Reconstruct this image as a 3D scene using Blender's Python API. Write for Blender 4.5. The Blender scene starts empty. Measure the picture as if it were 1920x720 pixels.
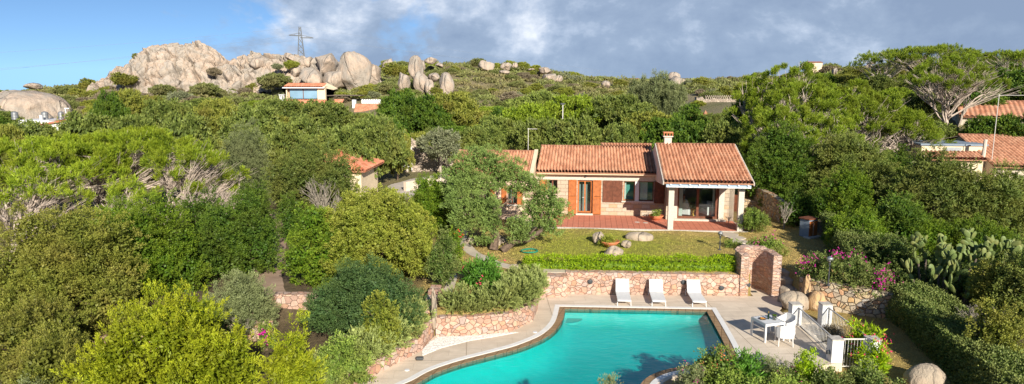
import bpy, bmesh, math, random
import numpy as np
from mathutils import Vector, Matrix, noise
from mathutils.geometry import tessellate_polygon

# ---------------------------------------------------------------- camera, light, exposure
SC = bpy.context.scene
COL = SC.collection
CAM_H = 9.75
PITCH = math.radians(9.2)
cam_d = bpy.data.cameras.new('camera')
cam_d.sensor_width = 36.0
cam_d.lens = 24.0
cam_d.clip_start = 0.2
cam_d.clip_end = 6000
cam = bpy.data.objects.new('camera', cam_d)
COL.objects.link(cam)
cam.location = (0, 0, CAM_H)
cam.rotation_euler = (math.radians(90) - PITCH, 0, 0)
SC.camera = cam

SUN_EL = math.radians(24.5)
SUN_AZ = math.radians(162.5)
sun_dir = Vector((math.sin(SUN_AZ) * math.cos(SUN_EL), math.cos(SUN_AZ) * math.cos(SUN_EL), math.sin(SUN_EL)))
sl = bpy.data.lights.new('sun', 'SUN')
sl.energy = 4.7
sl.angle = math.radians(0.5)
sl.color = (1.0, 0.93, 0.80)
so = bpy.data.objects.new('sun', sl)
COL.objects.link(so)
so.rotation_euler = sun_dir.to_track_quat('Z', 'Y').to_euler()
so.location = sun_dir * 60

SC.view_settings.view_transform = 'Standard'
SC.view_settings.look = 'None'
SC.view_settings.exposure = 0.72
SC.view_settings.gamma = 1
SC.view_settings.use_curve_mapping = False
SC.render.engine = 'CYCLES'
SC.cycles.max_bounces = 7
SC.cycles.diffuse_bounces = 3
SC.cycles.glossy_bounces = 3
SC.cycles.transmission_bounces = 5
SC.cycles.transparent_max_bounces = 8
SC.cycles.caustics_reflective = False
SC.cycles.caustics_refractive = False
SC.cycles.use_denoising = True


class NT:
    """tiny node helper"""
    def __init__(s, tree):
        s.t = tree
        tree.nodes.clear()

    def n(s, typ, ins=None, **kw):
        nd = s.t.nodes.new(typ)
        for k, v in kw.items():
            setattr(nd, k, v)
        for k, v in (ins or {}).items():
            sock = nd.inputs[k]
            if isinstance(v, bpy.types.NodeSocket):
                s.t.links.new(v, sock)
            else:
                if hasattr(sock.default_value, '__len__') and not hasattr(v, '__len__'):
                    v = [v] * len(sock.default_value)
                if hasattr(sock.default_value, '__len__') and len(sock.default_value) == 4 and len(v) == 3:
                    v = tuple(v) + (1,)
                sock.default_value = v
        return nd

    def math(s, op, a, b=0.0, clamp=False):
        return s.n('ShaderNodeMath', {0: a, 1: b}, operation=op, use_clamp=clamp).outputs[0]

    def mix(s, f, a, b, blend='MIX'):
        nd = s.n('ShaderNodeMix', data_type='RGBA', blend_type=blend)
        for i, v in ((0, f), (6, a), (7, b)):
            if isinstance(v, bpy.types.NodeSocket):
                s.t.links.new(v, nd.inputs[i])
            else:
                if i > 0 and len(v) == 3:
                    v = tuple(v) + (1,)
                nd.inputs[i].default_value = v
        return nd.outputs[2]

    def ramp(s, f, stops, interp='LINEAR'):
        nd = s.n('ShaderNodeValToRGB', {0: f})
        cr = nd.color_ramp
        cr.interpolation = interp
        while len(cr.elements) < len(stops):
            cr.elements.new(0.5)
        for e, (p, c) in zip(cr.elements, stops):
            e.position = p
            e.color = (c, c, c, 1) if not hasattr(c, '__len__') else (tuple(c) + (1,))[:4]
        return nd.outputs[0]

    def noise(s, vec, scale, detail=4, rough=0.55, dist=0.0):
        return s.n('ShaderNodeTexNoise', {'Vector': vec, 'Scale': scale, 'Detail': detail, 'Roughness': rough, 'Distortion': dist})

    def vor(s, vec, scale, feature='F1', rnd=1.0):
        return s.n('ShaderNodeTexVoronoi', {'Vector': vec, 'Scale': scale, 'Randomness': rnd}, feature=feature)

    def map(s, vec, scale=(1, 1, 1), loc=(0, 0, 0), rot=(0, 0, 0)):
        return s.n('ShaderNodeMapping', {'Vector': vec, 'Scale': scale, 'Location': loc, 'Rotation': rot}).outputs[0]

    def schlick(s, f0=0.02, normal=None):
        """two-sided Fresnel reflectance, the same from above and below the sheet"""
        geo = s.n('ShaderNodeNewGeometry')
        dt = s.n('ShaderNodeVectorMath', {0: geo.outputs['Incoming'], 1: normal if normal is not None else geo.outputs['Normal']}, operation='DOT_PRODUCT').outputs['Value']
        c = s.math('SUBTRACT', 1.0, s.math('ABSOLUTE', dt), clamp=True)
        nd = s.n('ShaderNodeMath', {0: s.math('POWER', c, 5.0), 1: 1 - f0, 2: f0}, operation='MULTIPLY_ADD', use_clamp=True)
        return nd.outputs[0]

    def bump(s, h, dist, strength=1.0):
        return s.n('ShaderNodeBump', {'Height': h, 'Distance': dist, 'Strength': strength}).outputs[0]


# ---- world: clear-sky model with a procedural cloud deck laid over it by direction
W = bpy.data.worlds.new('World')
SC.world = W
W.use_nodes = True
w = NT(W.node_tree)
tc = w.n('ShaderNodeTexCoord').outputs['Generated']
sep = w.n('ShaderNodeSeparateXYZ', {0: tc})
zc = w.math('MAXIMUM', sep.outputs[2], 0.015)
zl = w.math('MULTIPLY_ADD', zc, 1.6)
w.t.nodes[-1].inputs[2].default_value = 0.13
vv = w.n('ShaderNodeCombineXYZ', {0: sep.outputs[0], 1: sep.outputs[1], 2: zl}).outputs[0]
sky = w.n('ShaderNodeTexSky', {'Vector': vv}, sky_type='NISHITA', sun_disc=False, sun_elevation=SUN_EL, sun_rotation=SUN_AZ,
          altitude=50, air_density=1.0, dust_density=0.35, ozone_density=2.0)
skyc = w.mix(1.0, sky.outputs[0], (0.66, 0.80, 0.92), 'MULTIPLY')
cv = w.map(w.n('ShaderNodeCombineXYZ', {0: sep.outputs[0], 1: sep.outputs[1], 2: zc}).outputs[0], scale=(1, 1, 1.6))
big = w.noise(cv, 3.2, 8, 0.58, 0.2).outputs[0]
wisp = w.noise(cv, 9.0, 6, 0.62, 0.3).outputs[0]
side = w.n('ShaderNodeMapRange', {0: sep.outputs[0], 1: -0.62, 2: -0.05, 3: -0.27, 4: 0.17}).outputs[0]
high = w.n('ShaderNodeMapRange', {0: sep.outputs[2], 1: 0.35, 2: 0.8, 3: 0.0, 4: -0.3}).outputs[0]
cov = w.math('ADD', w.math('ADD', big, side), w.math('ADD', high, w.math('MULTIPLY', w.math('SUBTRACT', wisp, 0.5), 0.22)))
mask = w.ramp(cov, [(0.475, 0.0), (0.57, 1.0)])
lit = w.noise(w.map(cv, loc=(3.3, 1.2, 0.37)), 5.6, 9, 0.60, 0.15).outputs[0]
litb = w.math('SUBTRACT', lit, w.math('MULTIPLY', w.n('ShaderNodeMapRange', {0: sep.outputs[0], 1: 0.0, 2: 0.6, 3: 0.0, 4: 0.10}).outputs[0], 1.0))
ccol = w.ramp(litb, [(0.36, (1.75, 2.3, 3.3)), (0.47, (2.2, 2.8, 3.8)), (0.54, (3.2, 3.8, 4.8)), (0.64, (5.9, 6.2, 6.7))])
fin = w.mix(w.math('MULTIPLY', mask, 0.93), skyc, ccol)
bg = w.n('ShaderNodeBackground', {'Color': fin, 'Strength': 0.10})
w.n('ShaderNodeOutputWorld', {0: bg.outputs[0]})


# ---------------------------------------------------------------- pixel helper: a sight line meets a known plane
def ray(px, py):
    x, v, f = px - 960.0, 360.0 - py, 1280.0
    return (x, v * math.sin(PITCH) + f * math.cos(PITCH), v * math.cos(PITCH) - f * math.sin(PITCH))


def g(px, py, z=0.0):
    d = ray(px, py)
    t = (z - CAM_H) / d[2]
    return (d[0] * t, d[1] * t, z)


def at(px, py, Y):
    d = ray(px, py)
    t = Y / d[1]
    return (d[0] * t, Y, CAM_H + d[2] * t)


# ---------------------------------------------------------------- tagging / linking
def tag(o, label=None, cat=None, group=None, kind=None):
    if label: o['label'] = label
    if cat: o['category'] = cat
    if group: o['group'] = group
    if kind: o['kind'] = kind
    return o


def empty(name, loc=(0, 0, 0), rz=0.0, label=None, cat=None, group=None):
    o = bpy.data.objects.new(name, None)
    COL.objects.link(o)
    o.location = loc
    o.rotation_euler = (0, 0, rz)
    return tag(o, label, cat, group)


def link(name, me, m=None, parent=None, loc=(0, 0, 0), smooth=False, bevel=0.0):
    o = bpy.data.objects.new(name, me)
    COL.objects.link(o)
    if m is not None and len(me.materials) == 0:
        me.materials.append(m)
    if parent is not None:
        o.parent = parent
    o.location = loc
    if smooth:
        me.polygons.foreach_set('use_smooth', [True] * len(me.polygons))
    if bevel > 0:
        b = o.modifiers.new('bevel', 'BEVEL')
        b.width = bevel
        b.segments = 2
        b.limit_method = 'ANGLE'
    return o


def kids(o):
    return [c for c in bpy.data.objects if c.parent == o]


def copy_tree(o, chain, parent=None):
    """chain: list of (object, parent_index) gathered once by gather()"""
    made = []
    for ob, pi in chain:
        c = ob.copy()
        COL.objects.link(c)
        c.parent = made[pi] if pi >= 0 else None
        made.append(c)
    return made[0]


def gather(o):
    out = [(o, -1)]
    i = 0
    while i < len(out):
        for c in out[i][0].children:
            out.append((c, i))
        i += 1
    return out


class MB:
    def __init__(s):
        s.v, s.f = [], []

    def add(s, vs, fs):
        b = len(s.v)
        s.v += [tuple(p) for p in vs]
        s.f += [tuple(i + b for i in f) for f in fs]
        return s

    def box(s, x0, x1, y0, y1, z0, z1):
        return s.add([(x0, y0, z0), (x1, y0, z0), (x1, y1, z0), (x0, y1, z0), (x0, y0, z1), (x1, y0, z1), (x1, y1, z1), (x0, y1, z1)],
                     [(0, 3, 2, 1), (4, 5, 6, 7), (0, 1, 5, 4), (1, 2, 6, 5), (2, 3, 7, 6), (3, 0, 4, 7)])

    def tube(s, pts, rad, n=6, cap=True):
        P = [Vector(p) for p in pts]
        R = rad if hasattr(rad, '__len__') else [rad] * len(P)
        vs, fs = [], []
        for i, p in enumerate(P):
            d = (P[min(i + 1, len(P) - 1)] - P[max(i - 1, 0)])
            d = d.normalized() if d.length > 1e-9 else Vector((0, 0, 1))
            a = d.cross(Vector((0, 0, 1)) if abs(d.z) < 0.9 else Vector((1, 0, 0))).normalized()
            b = d.cross(a)
            for k in range(n):
                t = 2 * math.pi * k / n
                vs.append(p + (a * math.cos(t) + b * math.sin(t)) * R[i])
        for i in range(len(P) - 1):
            for k in range(n):
                k2 = (k + 1) % n
                fs.append((i * n + k, i * n + k2, (i + 1) * n + k2, (i + 1) * n + k))
        if cap:
            fs.append(tuple(range(n - 1, -1, -1)))
            fs.append(tuple((len(P) - 1) * n + k for k in range(n)))
        return s.add(vs, fs)

    def lathe(s, prof, n=20, c=(0, 0, 0)):
        vs, fs = [], []
        for r, z in prof:
            for k in range(n):
                t = 2 * math.pi * k / n
                vs.append((c[0] + r * math.cos(t), c[1] + r * math.sin(t), c[2] + z))
        m = len(prof)
        for i in range(m - 1):
            for k in range(n):
                k2 = (k + 1) % n
                fs.append((i * n + k, i * n + k2, (i + 1) * n + k2, (i + 1) * n + k))
        fs.append(tuple(range(n - 1, -1, -1)))
        fs.append(tuple((m - 1) * n + k for k in range(n)))
        return s.add(vs, fs)

    def prism(s, poly, z0, z1, holes=()):
        """vertical extrusion; z0 / z1 numbers or functions of (x, y)"""
        f0 = z0 if callable(z0) else (lambda x, y: z0)
        f1 = z1 if callable(z1) else (lambda x, y: z1)
        loops = [list(poly)] + [list(h) for h in holes]
        flat = [p for l in loops for p in l]
        tris = tessellate_polygon([[Vector((p[0], p[1], 0)) for p in l] for l in loops])
        n = len(flat)
        vs = [(p[0], p[1], f0(*p[:2])) for p in flat] + [(p[0], p[1], f1(*p[:2])) for p in flat]
        fs = []
        for a, b, c in tris:
            A, B, C_ = flat[a], flat[b], flat[c]
            cr = (B[0] - A[0]) * (C_[1] - A[1]) - (B[1] - A[1]) * (C_[0] - A[0])
            if cr < 0:
                b, c = c, b
            fs.append((a + n, b + n, c + n))
            fs.append((a, c, b))
        o = 0
        for l in loops:
            m = len(l)
            for i in range(m):
                j = (i + 1) % m
                fs.append((o + i, o + j, o + j + n, o + i + n))
            o += m
        return s.add(vs, fs)

    def mesh(s, name):
        me = bpy.data.meshes.new(name)
        me.from_pydata(s.v, [], s.f)
        me.validate()
        me.update()
        return me

    def build(s, name, m=None, parent=None, loc=(0, 0, 0), smooth=False, bevel=0.0, fix=True):
        me = s.mesh(name)
        if fix:
            b = bmesh.new()
            b.from_mesh(me)
            bmesh.ops.recalc_face_normals(b, faces=b.faces)
            b.to_mesh(me)
            b.free()
        return link(name, me, m, parent, loc, smooth, bevel)


# ---------------------------------------------------------------- materials
def mat(name):
    m = bpy.data.materials.new(name)
    m.use_nodes = True
    return m, NT(m.node_tree)


def out(t, sh, m=None):
    t.n('ShaderNodeOutputMaterial', {0: sh})


def pbr(t, col, rough=0.7, normal=None, metal=0.0, spec=0.3):
    ins = {'Base Color': col, 'Roughness': rough, 'Metallic': metal, 'Specular IOR Level': spec}
    if normal is not None:
        ins['Normal'] = normal
    return t.n('ShaderNodeBsdfPrincipled', ins).outputs[0]


def oc(t):
    return t.n('ShaderNodeTexCoord').outputs['Object']


def simple(name, col, rough=0.6, var=0.12, scale=6.0, metal=0.0, bump=0.004, bscale=40):
    m, t = mat(name)
    c = oc(t)
    nz = t.noise(c, scale, 5).outputs[0]
    lo = tuple(max(0, v * (1 - var * 1.6)) for v in col)
    hi = tuple(min(1, v * (1 + var)) for v in col)
    cc = t.ramp(nz, [(0.3, lo), (0.7, hi)])
    out(t, pbr(t, cc, rough, t.bump(t.noise(c, bscale, 3).outputs[0], bump), metal))
    return m


M = {}
M['white'] = simple('white_paint', (0.70, 0.70, 0.70), 0.5, 0.05, 3)
M['white_metal'] = simple('white_metal', (0.68, 0.68, 0.68), 0.35, 0.03, 3, bump=0.0005)
M['canvas'] = simple('white_canvas', (0.66, 0.65, 0.64), 0.8, 0.04, 8, bump=0.002, bscale=200)
M['cap_stone'] = simple('weathered_cap', (0.52, 0.47, 0.41), 0.85, 0.2, 9)
M['cream'] = simple('cream_plaster', (0.76, 0.62, 0.43), 0.9, 0.06, 2)
M['salmon'] = simple('salmon_plaster', (0.76, 0.56, 0.42), 0.9, 0.07, 2)
M['beige'] = simple('beige_plaster', (0.66, 0.55, 0.44), 0.9, 0.1, 2)
M['pillar'] = simple('pale_granite', (0.60, 0.53, 0.45), 0.85, 0.14, 14)
M['wood'] = simple('orange_wood', (0.44, 0.135, 0.035), 0.55, 0.18, 5)
M['dark_wood'] = simple('brown_wood', (0.17, 0.060, 0.032), 0.65, 0.25, 5)
M['grey_wood'] = simple('grey_wood', (0.13, 0.10, 0.08), 0.8, 0.25, 5)
M['steel'] = simple('grey_steel', (0.35, 0.36, 0.37), 0.45, 0.1, 4, metal=0.6)
M['dark_metal'] = simple('dark_metal', (0.06, 0.065, 0.07), 0.5, 0.1, 4)
M['rail'] = simple('pale_rail_paint', (0.62, 0.59, 0.54), 0.6, 0.1, 6)
M['terracotta'] = simple('terracotta', (0.62, 0.22, 0.10), 0.8, 0.12, 5)
M['blue_paint'] = simple('pale_blue_paint', (0.36, 0.47, 0.62), 0.7, 0.06, 5)
M['grey_panel'] = simple('grey_panel', (0.22, 0.27, 0.33), 0.6, 0.08, 4)
M['curtain'] = simple('pale_curtain', (0.62, 0.70, 0.66), 0.9, 0.06, 3)
M['teal'] = simple('teal_wall', (0.10, 0.32, 0.27), 0.9, 0.06, 3)
M['room'] = simple('room_wall', (0.24, 0.29, 0.27), 0.9, 0.1, 1)
M['dark'] = simple('dark_room', (0.02, 0.022, 0.025), 0.9, 0.1, 1)
M['hose'] = simple('green_hose', (0.02, 0.24, 0.15), 0.4, 0.1, 9)
M['skin'] = simple('skin', (0.50, 0.27, 0.19), 0.6, 0.05, 9)
M['hair'] = simple('hair', (0.10, 0.07, 0.05), 0.8, 0.2, 20)
M['shirt'] = simple('pale_shirt', (0.60, 0.66, 0.72), 0.9, 0.06, 9)
M['trousers'] = simple('dark_trousers', (0.06, 0.08, 0.12), 0.9, 0.1, 9)
M['bottle'] = simple('dark_bottle', (0.01, 0.03, 0.015), 0.15, 0.1, 9, bump=0)
M['gold'] = simple('gold_foil', (0.70, 0.42, 0.08), 0.35, 0.1, 9, metal=0.5)
M['fruit'] = simple('fruit', (0.55, 0.25, 0.05), 0.5, 0.3, 20)
M['bark'] = simple('bark', (0.15, 0.105, 0.075), 0.95, 0.35, 9, bump=0.03, bscale=25)
M['twig'] = simple('grey_twig', (0.50, 0.41, 0.34), 0.95, 0.25, 9, bump=0.01)
M['pale_trunk'] = simple('pale_trunk', (0.42, 0.35, 0.29), 0.95, 0.25, 9, bump=0.02)
M['dry'] = simple('dry_grey_stems', (0.30, 0.26, 0.21), 0.95, 0.25, 9)
M['magenta'] = simple('magenta_bracts', (0.50, 0.015, 0.26), 0.7, 0.25, 3)
M['pink'] = simple('pink_petals', (0.80, 0.05, 0.16), 0.7, 0.25, 3)
M['red'] = simple('red_petals', (0.70, 0.03, 0.03), 0.7, 0.2, 3)
M['pebble'] = simple('white_pebbles', (0.67, 0.65, 0.62), 0.85, 0.12, 12)
M['sea'] = simple('cable_grey', (0.26, 0.30, 0.36), 0.6, 0.05, 4)
M['water_glass'] = None


def m_glass(name, tint, rough=0.03, refl=0.9):
    m, t = mat(name)
    f = t.math('ADD', t.math('MULTIPLY', t.schlick(0.05), refl), 0.06, clamp=True)
    gl = t.n('ShaderNodeBsdfGlossy', {'Color': (1, 1, 1, 1), 'Roughness': rough}).outputs[0]
    tr = t.n('ShaderNodeBsdfTransparent', {'Color': tuple(tint) + (1,)}).outputs[0]
    out(t, t.n('ShaderNodeMixShader', {0: f, 1: tr, 2: gl}).outputs[0])
    return m


M['glass'] = m_glass('window_glass', (0.80, 0.86, 0.85))
M['blue_glass'] = simple('blue_tinted_panes', (0.20, 0.34, 0.46), 0.12, 0.1, 0.4, bump=0)
M['globe'] = m_glass('lamp_globe_glass', (0.7, 0.72, 0.72), 0.08, 1.5)


def m_rubble(name, cols, mortar, scale, sq=(1, 1, 1.25), depth=0.05, edge=0.045):
    m, t = mat(name)
    c = oc(t)
    warp = t.noise(c, 2.2, 3).outputs['Color']
    cw = t.n('ShaderNodeVectorMath', {0: c, 1: t.n('ShaderNodeVectorMath', {0: warp, 1: (0.16, 0.16, 0.16)}, operation='MULTIPLY').outputs[0]}, operation='ADD').outputs[0]
    mp = t.map(cw, scale=sq)
    v = t.vor(mp, scale)
    e = t.vor(mp, scale, 'DISTANCE_TO_EDGE').outputs['Distance']
    r = t.n('ShaderNodeSeparateColor', {0: v.outputs['Color']})
    k = len(cols)
    cc = t.ramp(r.outputs[0], [((i + 0.5) / k, cc_) for i, cc_ in enumerate(cols)])
    fine = t.noise(c, 14, 6, 0.7).outputs[0]
    cc = t.mix(0.85, cc, t.ramp(fine, [(0.25, 0.62), (0.75, 1.18)]), 'MULTIPLY')
    val = t.math('MULTIPLY_ADD', r.outputs[1], 0.32)
    t.t.nodes[-1].inputs[2].default_value = 0.76
    cc = t.mix(1.0, cc, t.n('ShaderNodeCombineColor', {0: val, 1: val, 2: val}).outputs[0], 'MULTIPLY')
    em = t.ramp(e, [(edge * 0.45, 1.0), (edge * 1.2, 0.0)])
    cc = t.mix(em, cc, mortar)
    h = t.math('ADD', t.ramp(e, [(0.0, 0.0), (edge * 2.6, 1.0)]), t.math('MULTIPLY', fine, 0.5))
    out(t, pbr(t, cc, 0.9, t.bump(h, depth)))
    return m


PINK = [(0.62, 0.38, 0.28), (0.56, 0.30, 0.21), (0.63, 0.45, 0.36), (0.57, 0.36, 0.28), (0.64, 0.48, 0.38), (0.62, 0.36, 0.23), (0.56, 0.42, 0.36)]
TAN = [(0.55, 0.42, 0.26), (0.48, 0.40, 0.31), (0.60, 0.38, 0.18), (0.44, 0.37, 0.30), (0.62, 0.50, 0.34), (0.42, 0.40, 0.38), (0.58, 0.34, 0.20)]
M['pink_rubble'] = m_rubble('pink_granite_rubble', PINK, (0.47, 0.31, 0.23), 4.3, depth=0.05, edge=0.017)
M['pink_block'] = m_rubble('pink_granite_blocks', PINK, (0.42, 0.28, 0.20), 5.5, sq=(0.7, 0.7, 1.5), depth=0.03)
M['tan_rubble'] = m_rubble('tan_granite_rubble', TAN, (0.17, 0.12, 0.085), 3.9, depth=0.06, edge=0.038)
M['old_rubble'] = m_rubble('weathered_rubble', [(0.50, 0.40, 0.31), (0.42, 0.34, 0.28), (0.56, 0.47, 0.38)], (0.22, 0.17, 0.13), 3.0)


def m_ashlar():
    m, t = mat('granite_ashlar')
    c = oc(t)
    s = t.n('ShaderNodeSeparateXYZ', {0: c})
    uv = t.n('ShaderNodeCombineXYZ', {0: t.math('ADD', s.outputs[0], s.outputs[1]), 1: s.outputs[2]}).outputs[0]
    b = t.n('ShaderNodeTexBrick', {'Vector': uv, 'Color1': (0.52, 0.435, 0.335, 1), 'Color2': (0.41, 0.335, 0.26, 1), 'Mortar': (0.33, 0.26, 0.20, 1),
            'Scale': 1.0, 'Mortar Size': 0.011, 'Mortar Smooth': 0.3, 'Bias': -0.1, 'Brick Width': 0.52, 'Row Height': 0.245})
    b.offset = 0.37
    v = t.n('ShaderNodeTexBrick', {'Vector': uv, 'Color1': (0, 0, 0, 1), 'Color2': (1, 1, 1, 1), 'Mortar': (0.2, 0.2, 0.2, 1),
            'Scale': 1.0, 'Mortar Size': 0.0, 'Bias': -0.35, 'Brick Width': 0.52, 'Row Height': 0.245})
    v.offset = 0.37
    low = t.n('ShaderNodeMapRange', {0: s.outputs[2], 1: 2.3, 2: 2.0, 3: 0.12, 4: 0.85}).outputs[0]
    cc = t.mix(t.math('MULTIPLY', v.outputs[0], low), b.outputs[0], (0.58, 0.35, 0.15))
    cc = t.mix(0.8, cc, t.ramp(t.noise(c, 16, 5, 0.7).outputs[0], [(0.25, 0.75), (0.75, 1.15)]), 'MULTIPLY')
    out(t, pbr(t, cc, 0.9, t.bump(t.math('ADD', t.math('MULTIPLY', b.outputs['Fac'], -1.0), t.math('MULTIPLY', t.noise(c, 30, 4).outputs[0], 0.6)), 0.015)))
    return m


M['ashlar'] = m_ashlar()


def m_tile(name, a, b, lich):
    m, t = mat(name)
    c = oc(t)
    at_ = t.n('ShaderNodeAttribute', attribute_name='tint').outputs['Color']
    s = t.n('ShaderNodeSeparateColor', {0: at_})
    cc = t.ramp(s.outputs[0], [(0.0, a), (0.55, tuple((x + y) / 2 for x, y in zip(a, b))), (1.0, b)])
    n1 = t.noise(c, 1.3, 6, 0.7).outputs[0]
    cc = t.mix(t.ramp(n1, [(0.48, 0.0), (0.75, 0.55)]), cc, lich)
    cc = t.mix(0.7, cc, t.ramp(t.noise(c, 22, 4).outputs[0], [(0.3, 0.72), (0.7, 1.12)]), 'MULTIPLY')
    out(t, pbr(t, cc, 0.85, t.bump(t.noise(c, 40, 3).outputs[0], 0.006)))
    return m


M['tile'] = m_tile('salmon_clay_tile', (0.32, 0.14, 0.08), (0.55, 0.28, 0.17), (0.44, 0.30, 0.20))
M['tile_red'] = m_tile('red_clay_tile', (0.42, 0.13, 0.065), (0.58, 0.25, 0.15), (0.55, 0.40, 0.30))
M['tile_old'] = m_tile('old_clay_tile', (0.36, 0.15, 0.085), (0.50, 0.25, 0.15), (0.45, 0.34, 0.24))


def m_leaf(name, base, tip, alt, altamt=0.5, trans=0.22, spec=0.25, nscale=0.9):
    """base / tip (young growth at the shoot ends) / alt (older patches of the crown)"""
    m, t = mat(name)
    a = t.n('ShaderNodeSeparateColor', {0: t.n('ShaderNodeAttribute', attribute_name='tint').outputs['Color']})
    c = oc(t)
    inf = t.n('ShaderNodeObjectInfo').outputs['Random']
    nz = t.noise(c, nscale, 3).outputs[0]
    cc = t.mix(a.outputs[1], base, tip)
    cc = t.mix(t.math('MULTIPLY', t.ramp(nz, [(0.45, 0.0), (0.65, 1.0)]), altamt), cc, alt)
    vr = t.math('MULTIPLY_ADD', a.outputs[0], 0.6)
    t.t.nodes[-1].inputs[2].default_value = 0.68
    vr = t.math('MULTIPLY', vr, t.math('ADD', t.math('MULTIPLY', inf, 0.25), 0.88))
    cc = t.mix(1.0, cc, t.n('ShaderNodeCombineColor', {0: vr, 1: vr, 2: vr}).outputs[0], 'MULTIPLY')
    p = pbr(t, cc, 0.55, spec=spec)
    tl = t.n('ShaderNodeBsdfTranslucent', {'Color': t.mix(1.0, cc, (1.25, 1.2, 0.55), 'MULTIPLY')}).outputs[0]
    out(t, t.n('ShaderNodeMixShader', {0: trans, 1: p, 2: tl}).outputs[0])
    return m


L = {}
L['juniper_olive'] = m_leaf('olive_brown_juniper_leaf', (0.125, 0.15, 0.022), (0.31, 0.32, 0.055), (0.30, 0.235, 0.06), 0.45)
L['lentisk'] = m_leaf('deep_green_leaf', (0.07, 0.145, 0.010), (0.215, 0.31, 0.022), (0.17, 0.20, 0.02), 0.45)
L['dark'] = m_leaf('dark_green_leaf', (0.045, 0.10, 0.012), (0.14, 0.22, 0.022), (0.13, 0.15, 0.02), 0.4)
L['lime'] = m_leaf('yellow_green_plume', (0.18, 0.235, 0.010), (0.44, 0.49, 0.024), (0.32, 0.31, 0.02), 0.5, 0.28)
L['pine'] = m_leaf('bright_pine_needle', (0.12, 0.20, 0.014), (0.33, 0.42, 0.028), (0.32, 0.34, 0.03), 0.45, 0.28)
L['pine_far'] = m_leaf('pine_needle', (0.12, 0.19, 0.015), (0.28, 0.37, 0.028), (0.24, 0.26, 0.03), 0.5, 0.28)
L['yellowgreen'] = m_leaf('yellow_green_leaf', (0.14, 0.18, 0.02), (0.33, 0.36, 0.05), (0.30, 0.28, 0.05), 0.5)
L['bluegreen'] = m_leaf('blue_green_leaf', (0.045, 0.095, 0.030), (0.12, 0.19, 0.055), (0.085, 0.13, 0.03), 0.4)
L['greygreen'] = m_leaf('grey_green_leaf', (0.15, 0.18, 0.075), (0.29, 0.33, 0.14), (0.21, 0.21, 0.10), 0.4)
L['juniper'] = m_leaf('juniper_leaf', (0.09, 0.13, 0.026), (0.235, 0.285, 0.06), (0.215, 0.21, 0.045), 0.6)
L['windjuniper'] = m_leaf('silvery_juniper_leaf', (0.115, 0.18, 0.04), (0.30, 0.42, 0.11), (0.25, 0.30, 0.08), 0.45)
L['olive'] = m_leaf('olive_tree_leaf', (0.17, 0.19, 0.10), (0.31, 0.33, 0.19), (0.23, 0.23, 0.12), 0.4)
L['hedge'] = m_leaf('bright_hedge_leaf', (0.155, 0.28, 0.006), (0.40, 0.54, 0.014), (0.27, 0.36, 0.015), 0.3)
L['hedge_dark'] = m_leaf('dense_hedge_leaf', (0.07, 0.125, 0.022), (0.24, 0.29, 0.08), (0.22, 0.22, 0.07), 0.45)
L['oleander'] = m_leaf('oleander_leaf', (0.07, 0.20, 0.018), (0.18, 0.38, 0.05), (0.16, 0.26, 0.03), 0.3)
L['rosemary'] = m_leaf('rosemary_leaf', (0.18, 0.225, 0.055), (0.40, 0.46, 0.15), (0.31, 0.32, 0.09), 0.5)
L['brown'] = m_leaf('dry_brown_leaf', (0.19, 0.15, 0.095), (0.30, 0.25, 0.17), (0.24, 0.20, 0.13), 0.4)
L['scrub'] = m_leaf('scrub_leaf', (0.13, 0.15, 0.045), (0.25, 0.28, 0.085), (0.27, 0.22, 0.11), 0.8, nscale=0.07)
L['cactus'] = m_leaf('cactus_pad', (0.22, 0.30, 0.09), (0.34, 0.42, 0.15), (0.42, 0.37, 0.11), 0.5, 0.05, 0.3, 2.0)
L['garden'] = m_leaf('garden_shrub_leaf', (0.11, 0.18, 0.03), (0.27, 0.36, 0.06), (0.27, 0.22, 0.07), 0.5)


def m_rock(name, cols, sc=1.0):
    m, t = mat(name)
    c = oc(t)
    n1 = t.noise(c, 0.28 * sc, 6, 0.6, 0.4).outputs[0]
    n2 = t.noise(t.map(c, scale=(1, 1, 0.35)), 1.1 * sc, 7, 0.65, 0.6).outputs[0]
    cc = t.ramp(n1, [(0.28, cols[0]), (0.45, cols[1]), (0.58, cols[2]), (0.72, cols[3])])
    cc = t.mix(0.75, cc, t.ramp(n2, [(0.25, 0.70), (0.5, 1.0), (0.75, 1.10)]), 'MULTIPLY')
    cr = t.vor(t.map(t.n('ShaderNodeVectorMath', {0: c, 1: t.n('ShaderNodeVectorMath', {0: t.noise(c, 0.35 * sc, 4).outputs['Color'], 1: (3 / sc, 3 / sc, 3 / sc)}, operation='MULTIPLY').outputs[0]}, operation='ADD').outputs[0], scale=(1, 1, 0.45), rot=(0.3, 0.5, 0.2)), 0.13 * sc, 'DISTANCE_TO_EDGE').outputs['Distance']
    crack = t.ramp(cr, [(0.0, 1.0), (0.012, 0.0)])
    streak = t.ramp(t.noise(t.map(c, scale=(1.6, 1.6, 0.22)), 0.8 * sc, 5, 0.6).outputs[0], [(0.52, 0.0), (0.68, 0.55)])
    cc = t.mix(streak, cc, (0.20, 0.17, 0.145))
    cc = t.mix(t.math('MULTIPLY', crack, 0.5), cc, (0.12, 0.10, 0.08))
    h = t.math('ADD', t.math('MULTIPLY', n2, 1.0), t.ramp(cr, [(0.0, 0.0), (0.03, .5)]))
    nn = t.bump(t.math('ADD', h, t.math('MULTIPLY', t.noise(c, 6 * sc, 4).outputs[0], 0.3)), 0.5 / sc, 0.7)
    out(t, pbr(t, cc, 0.92, nn))
    return m


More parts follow.
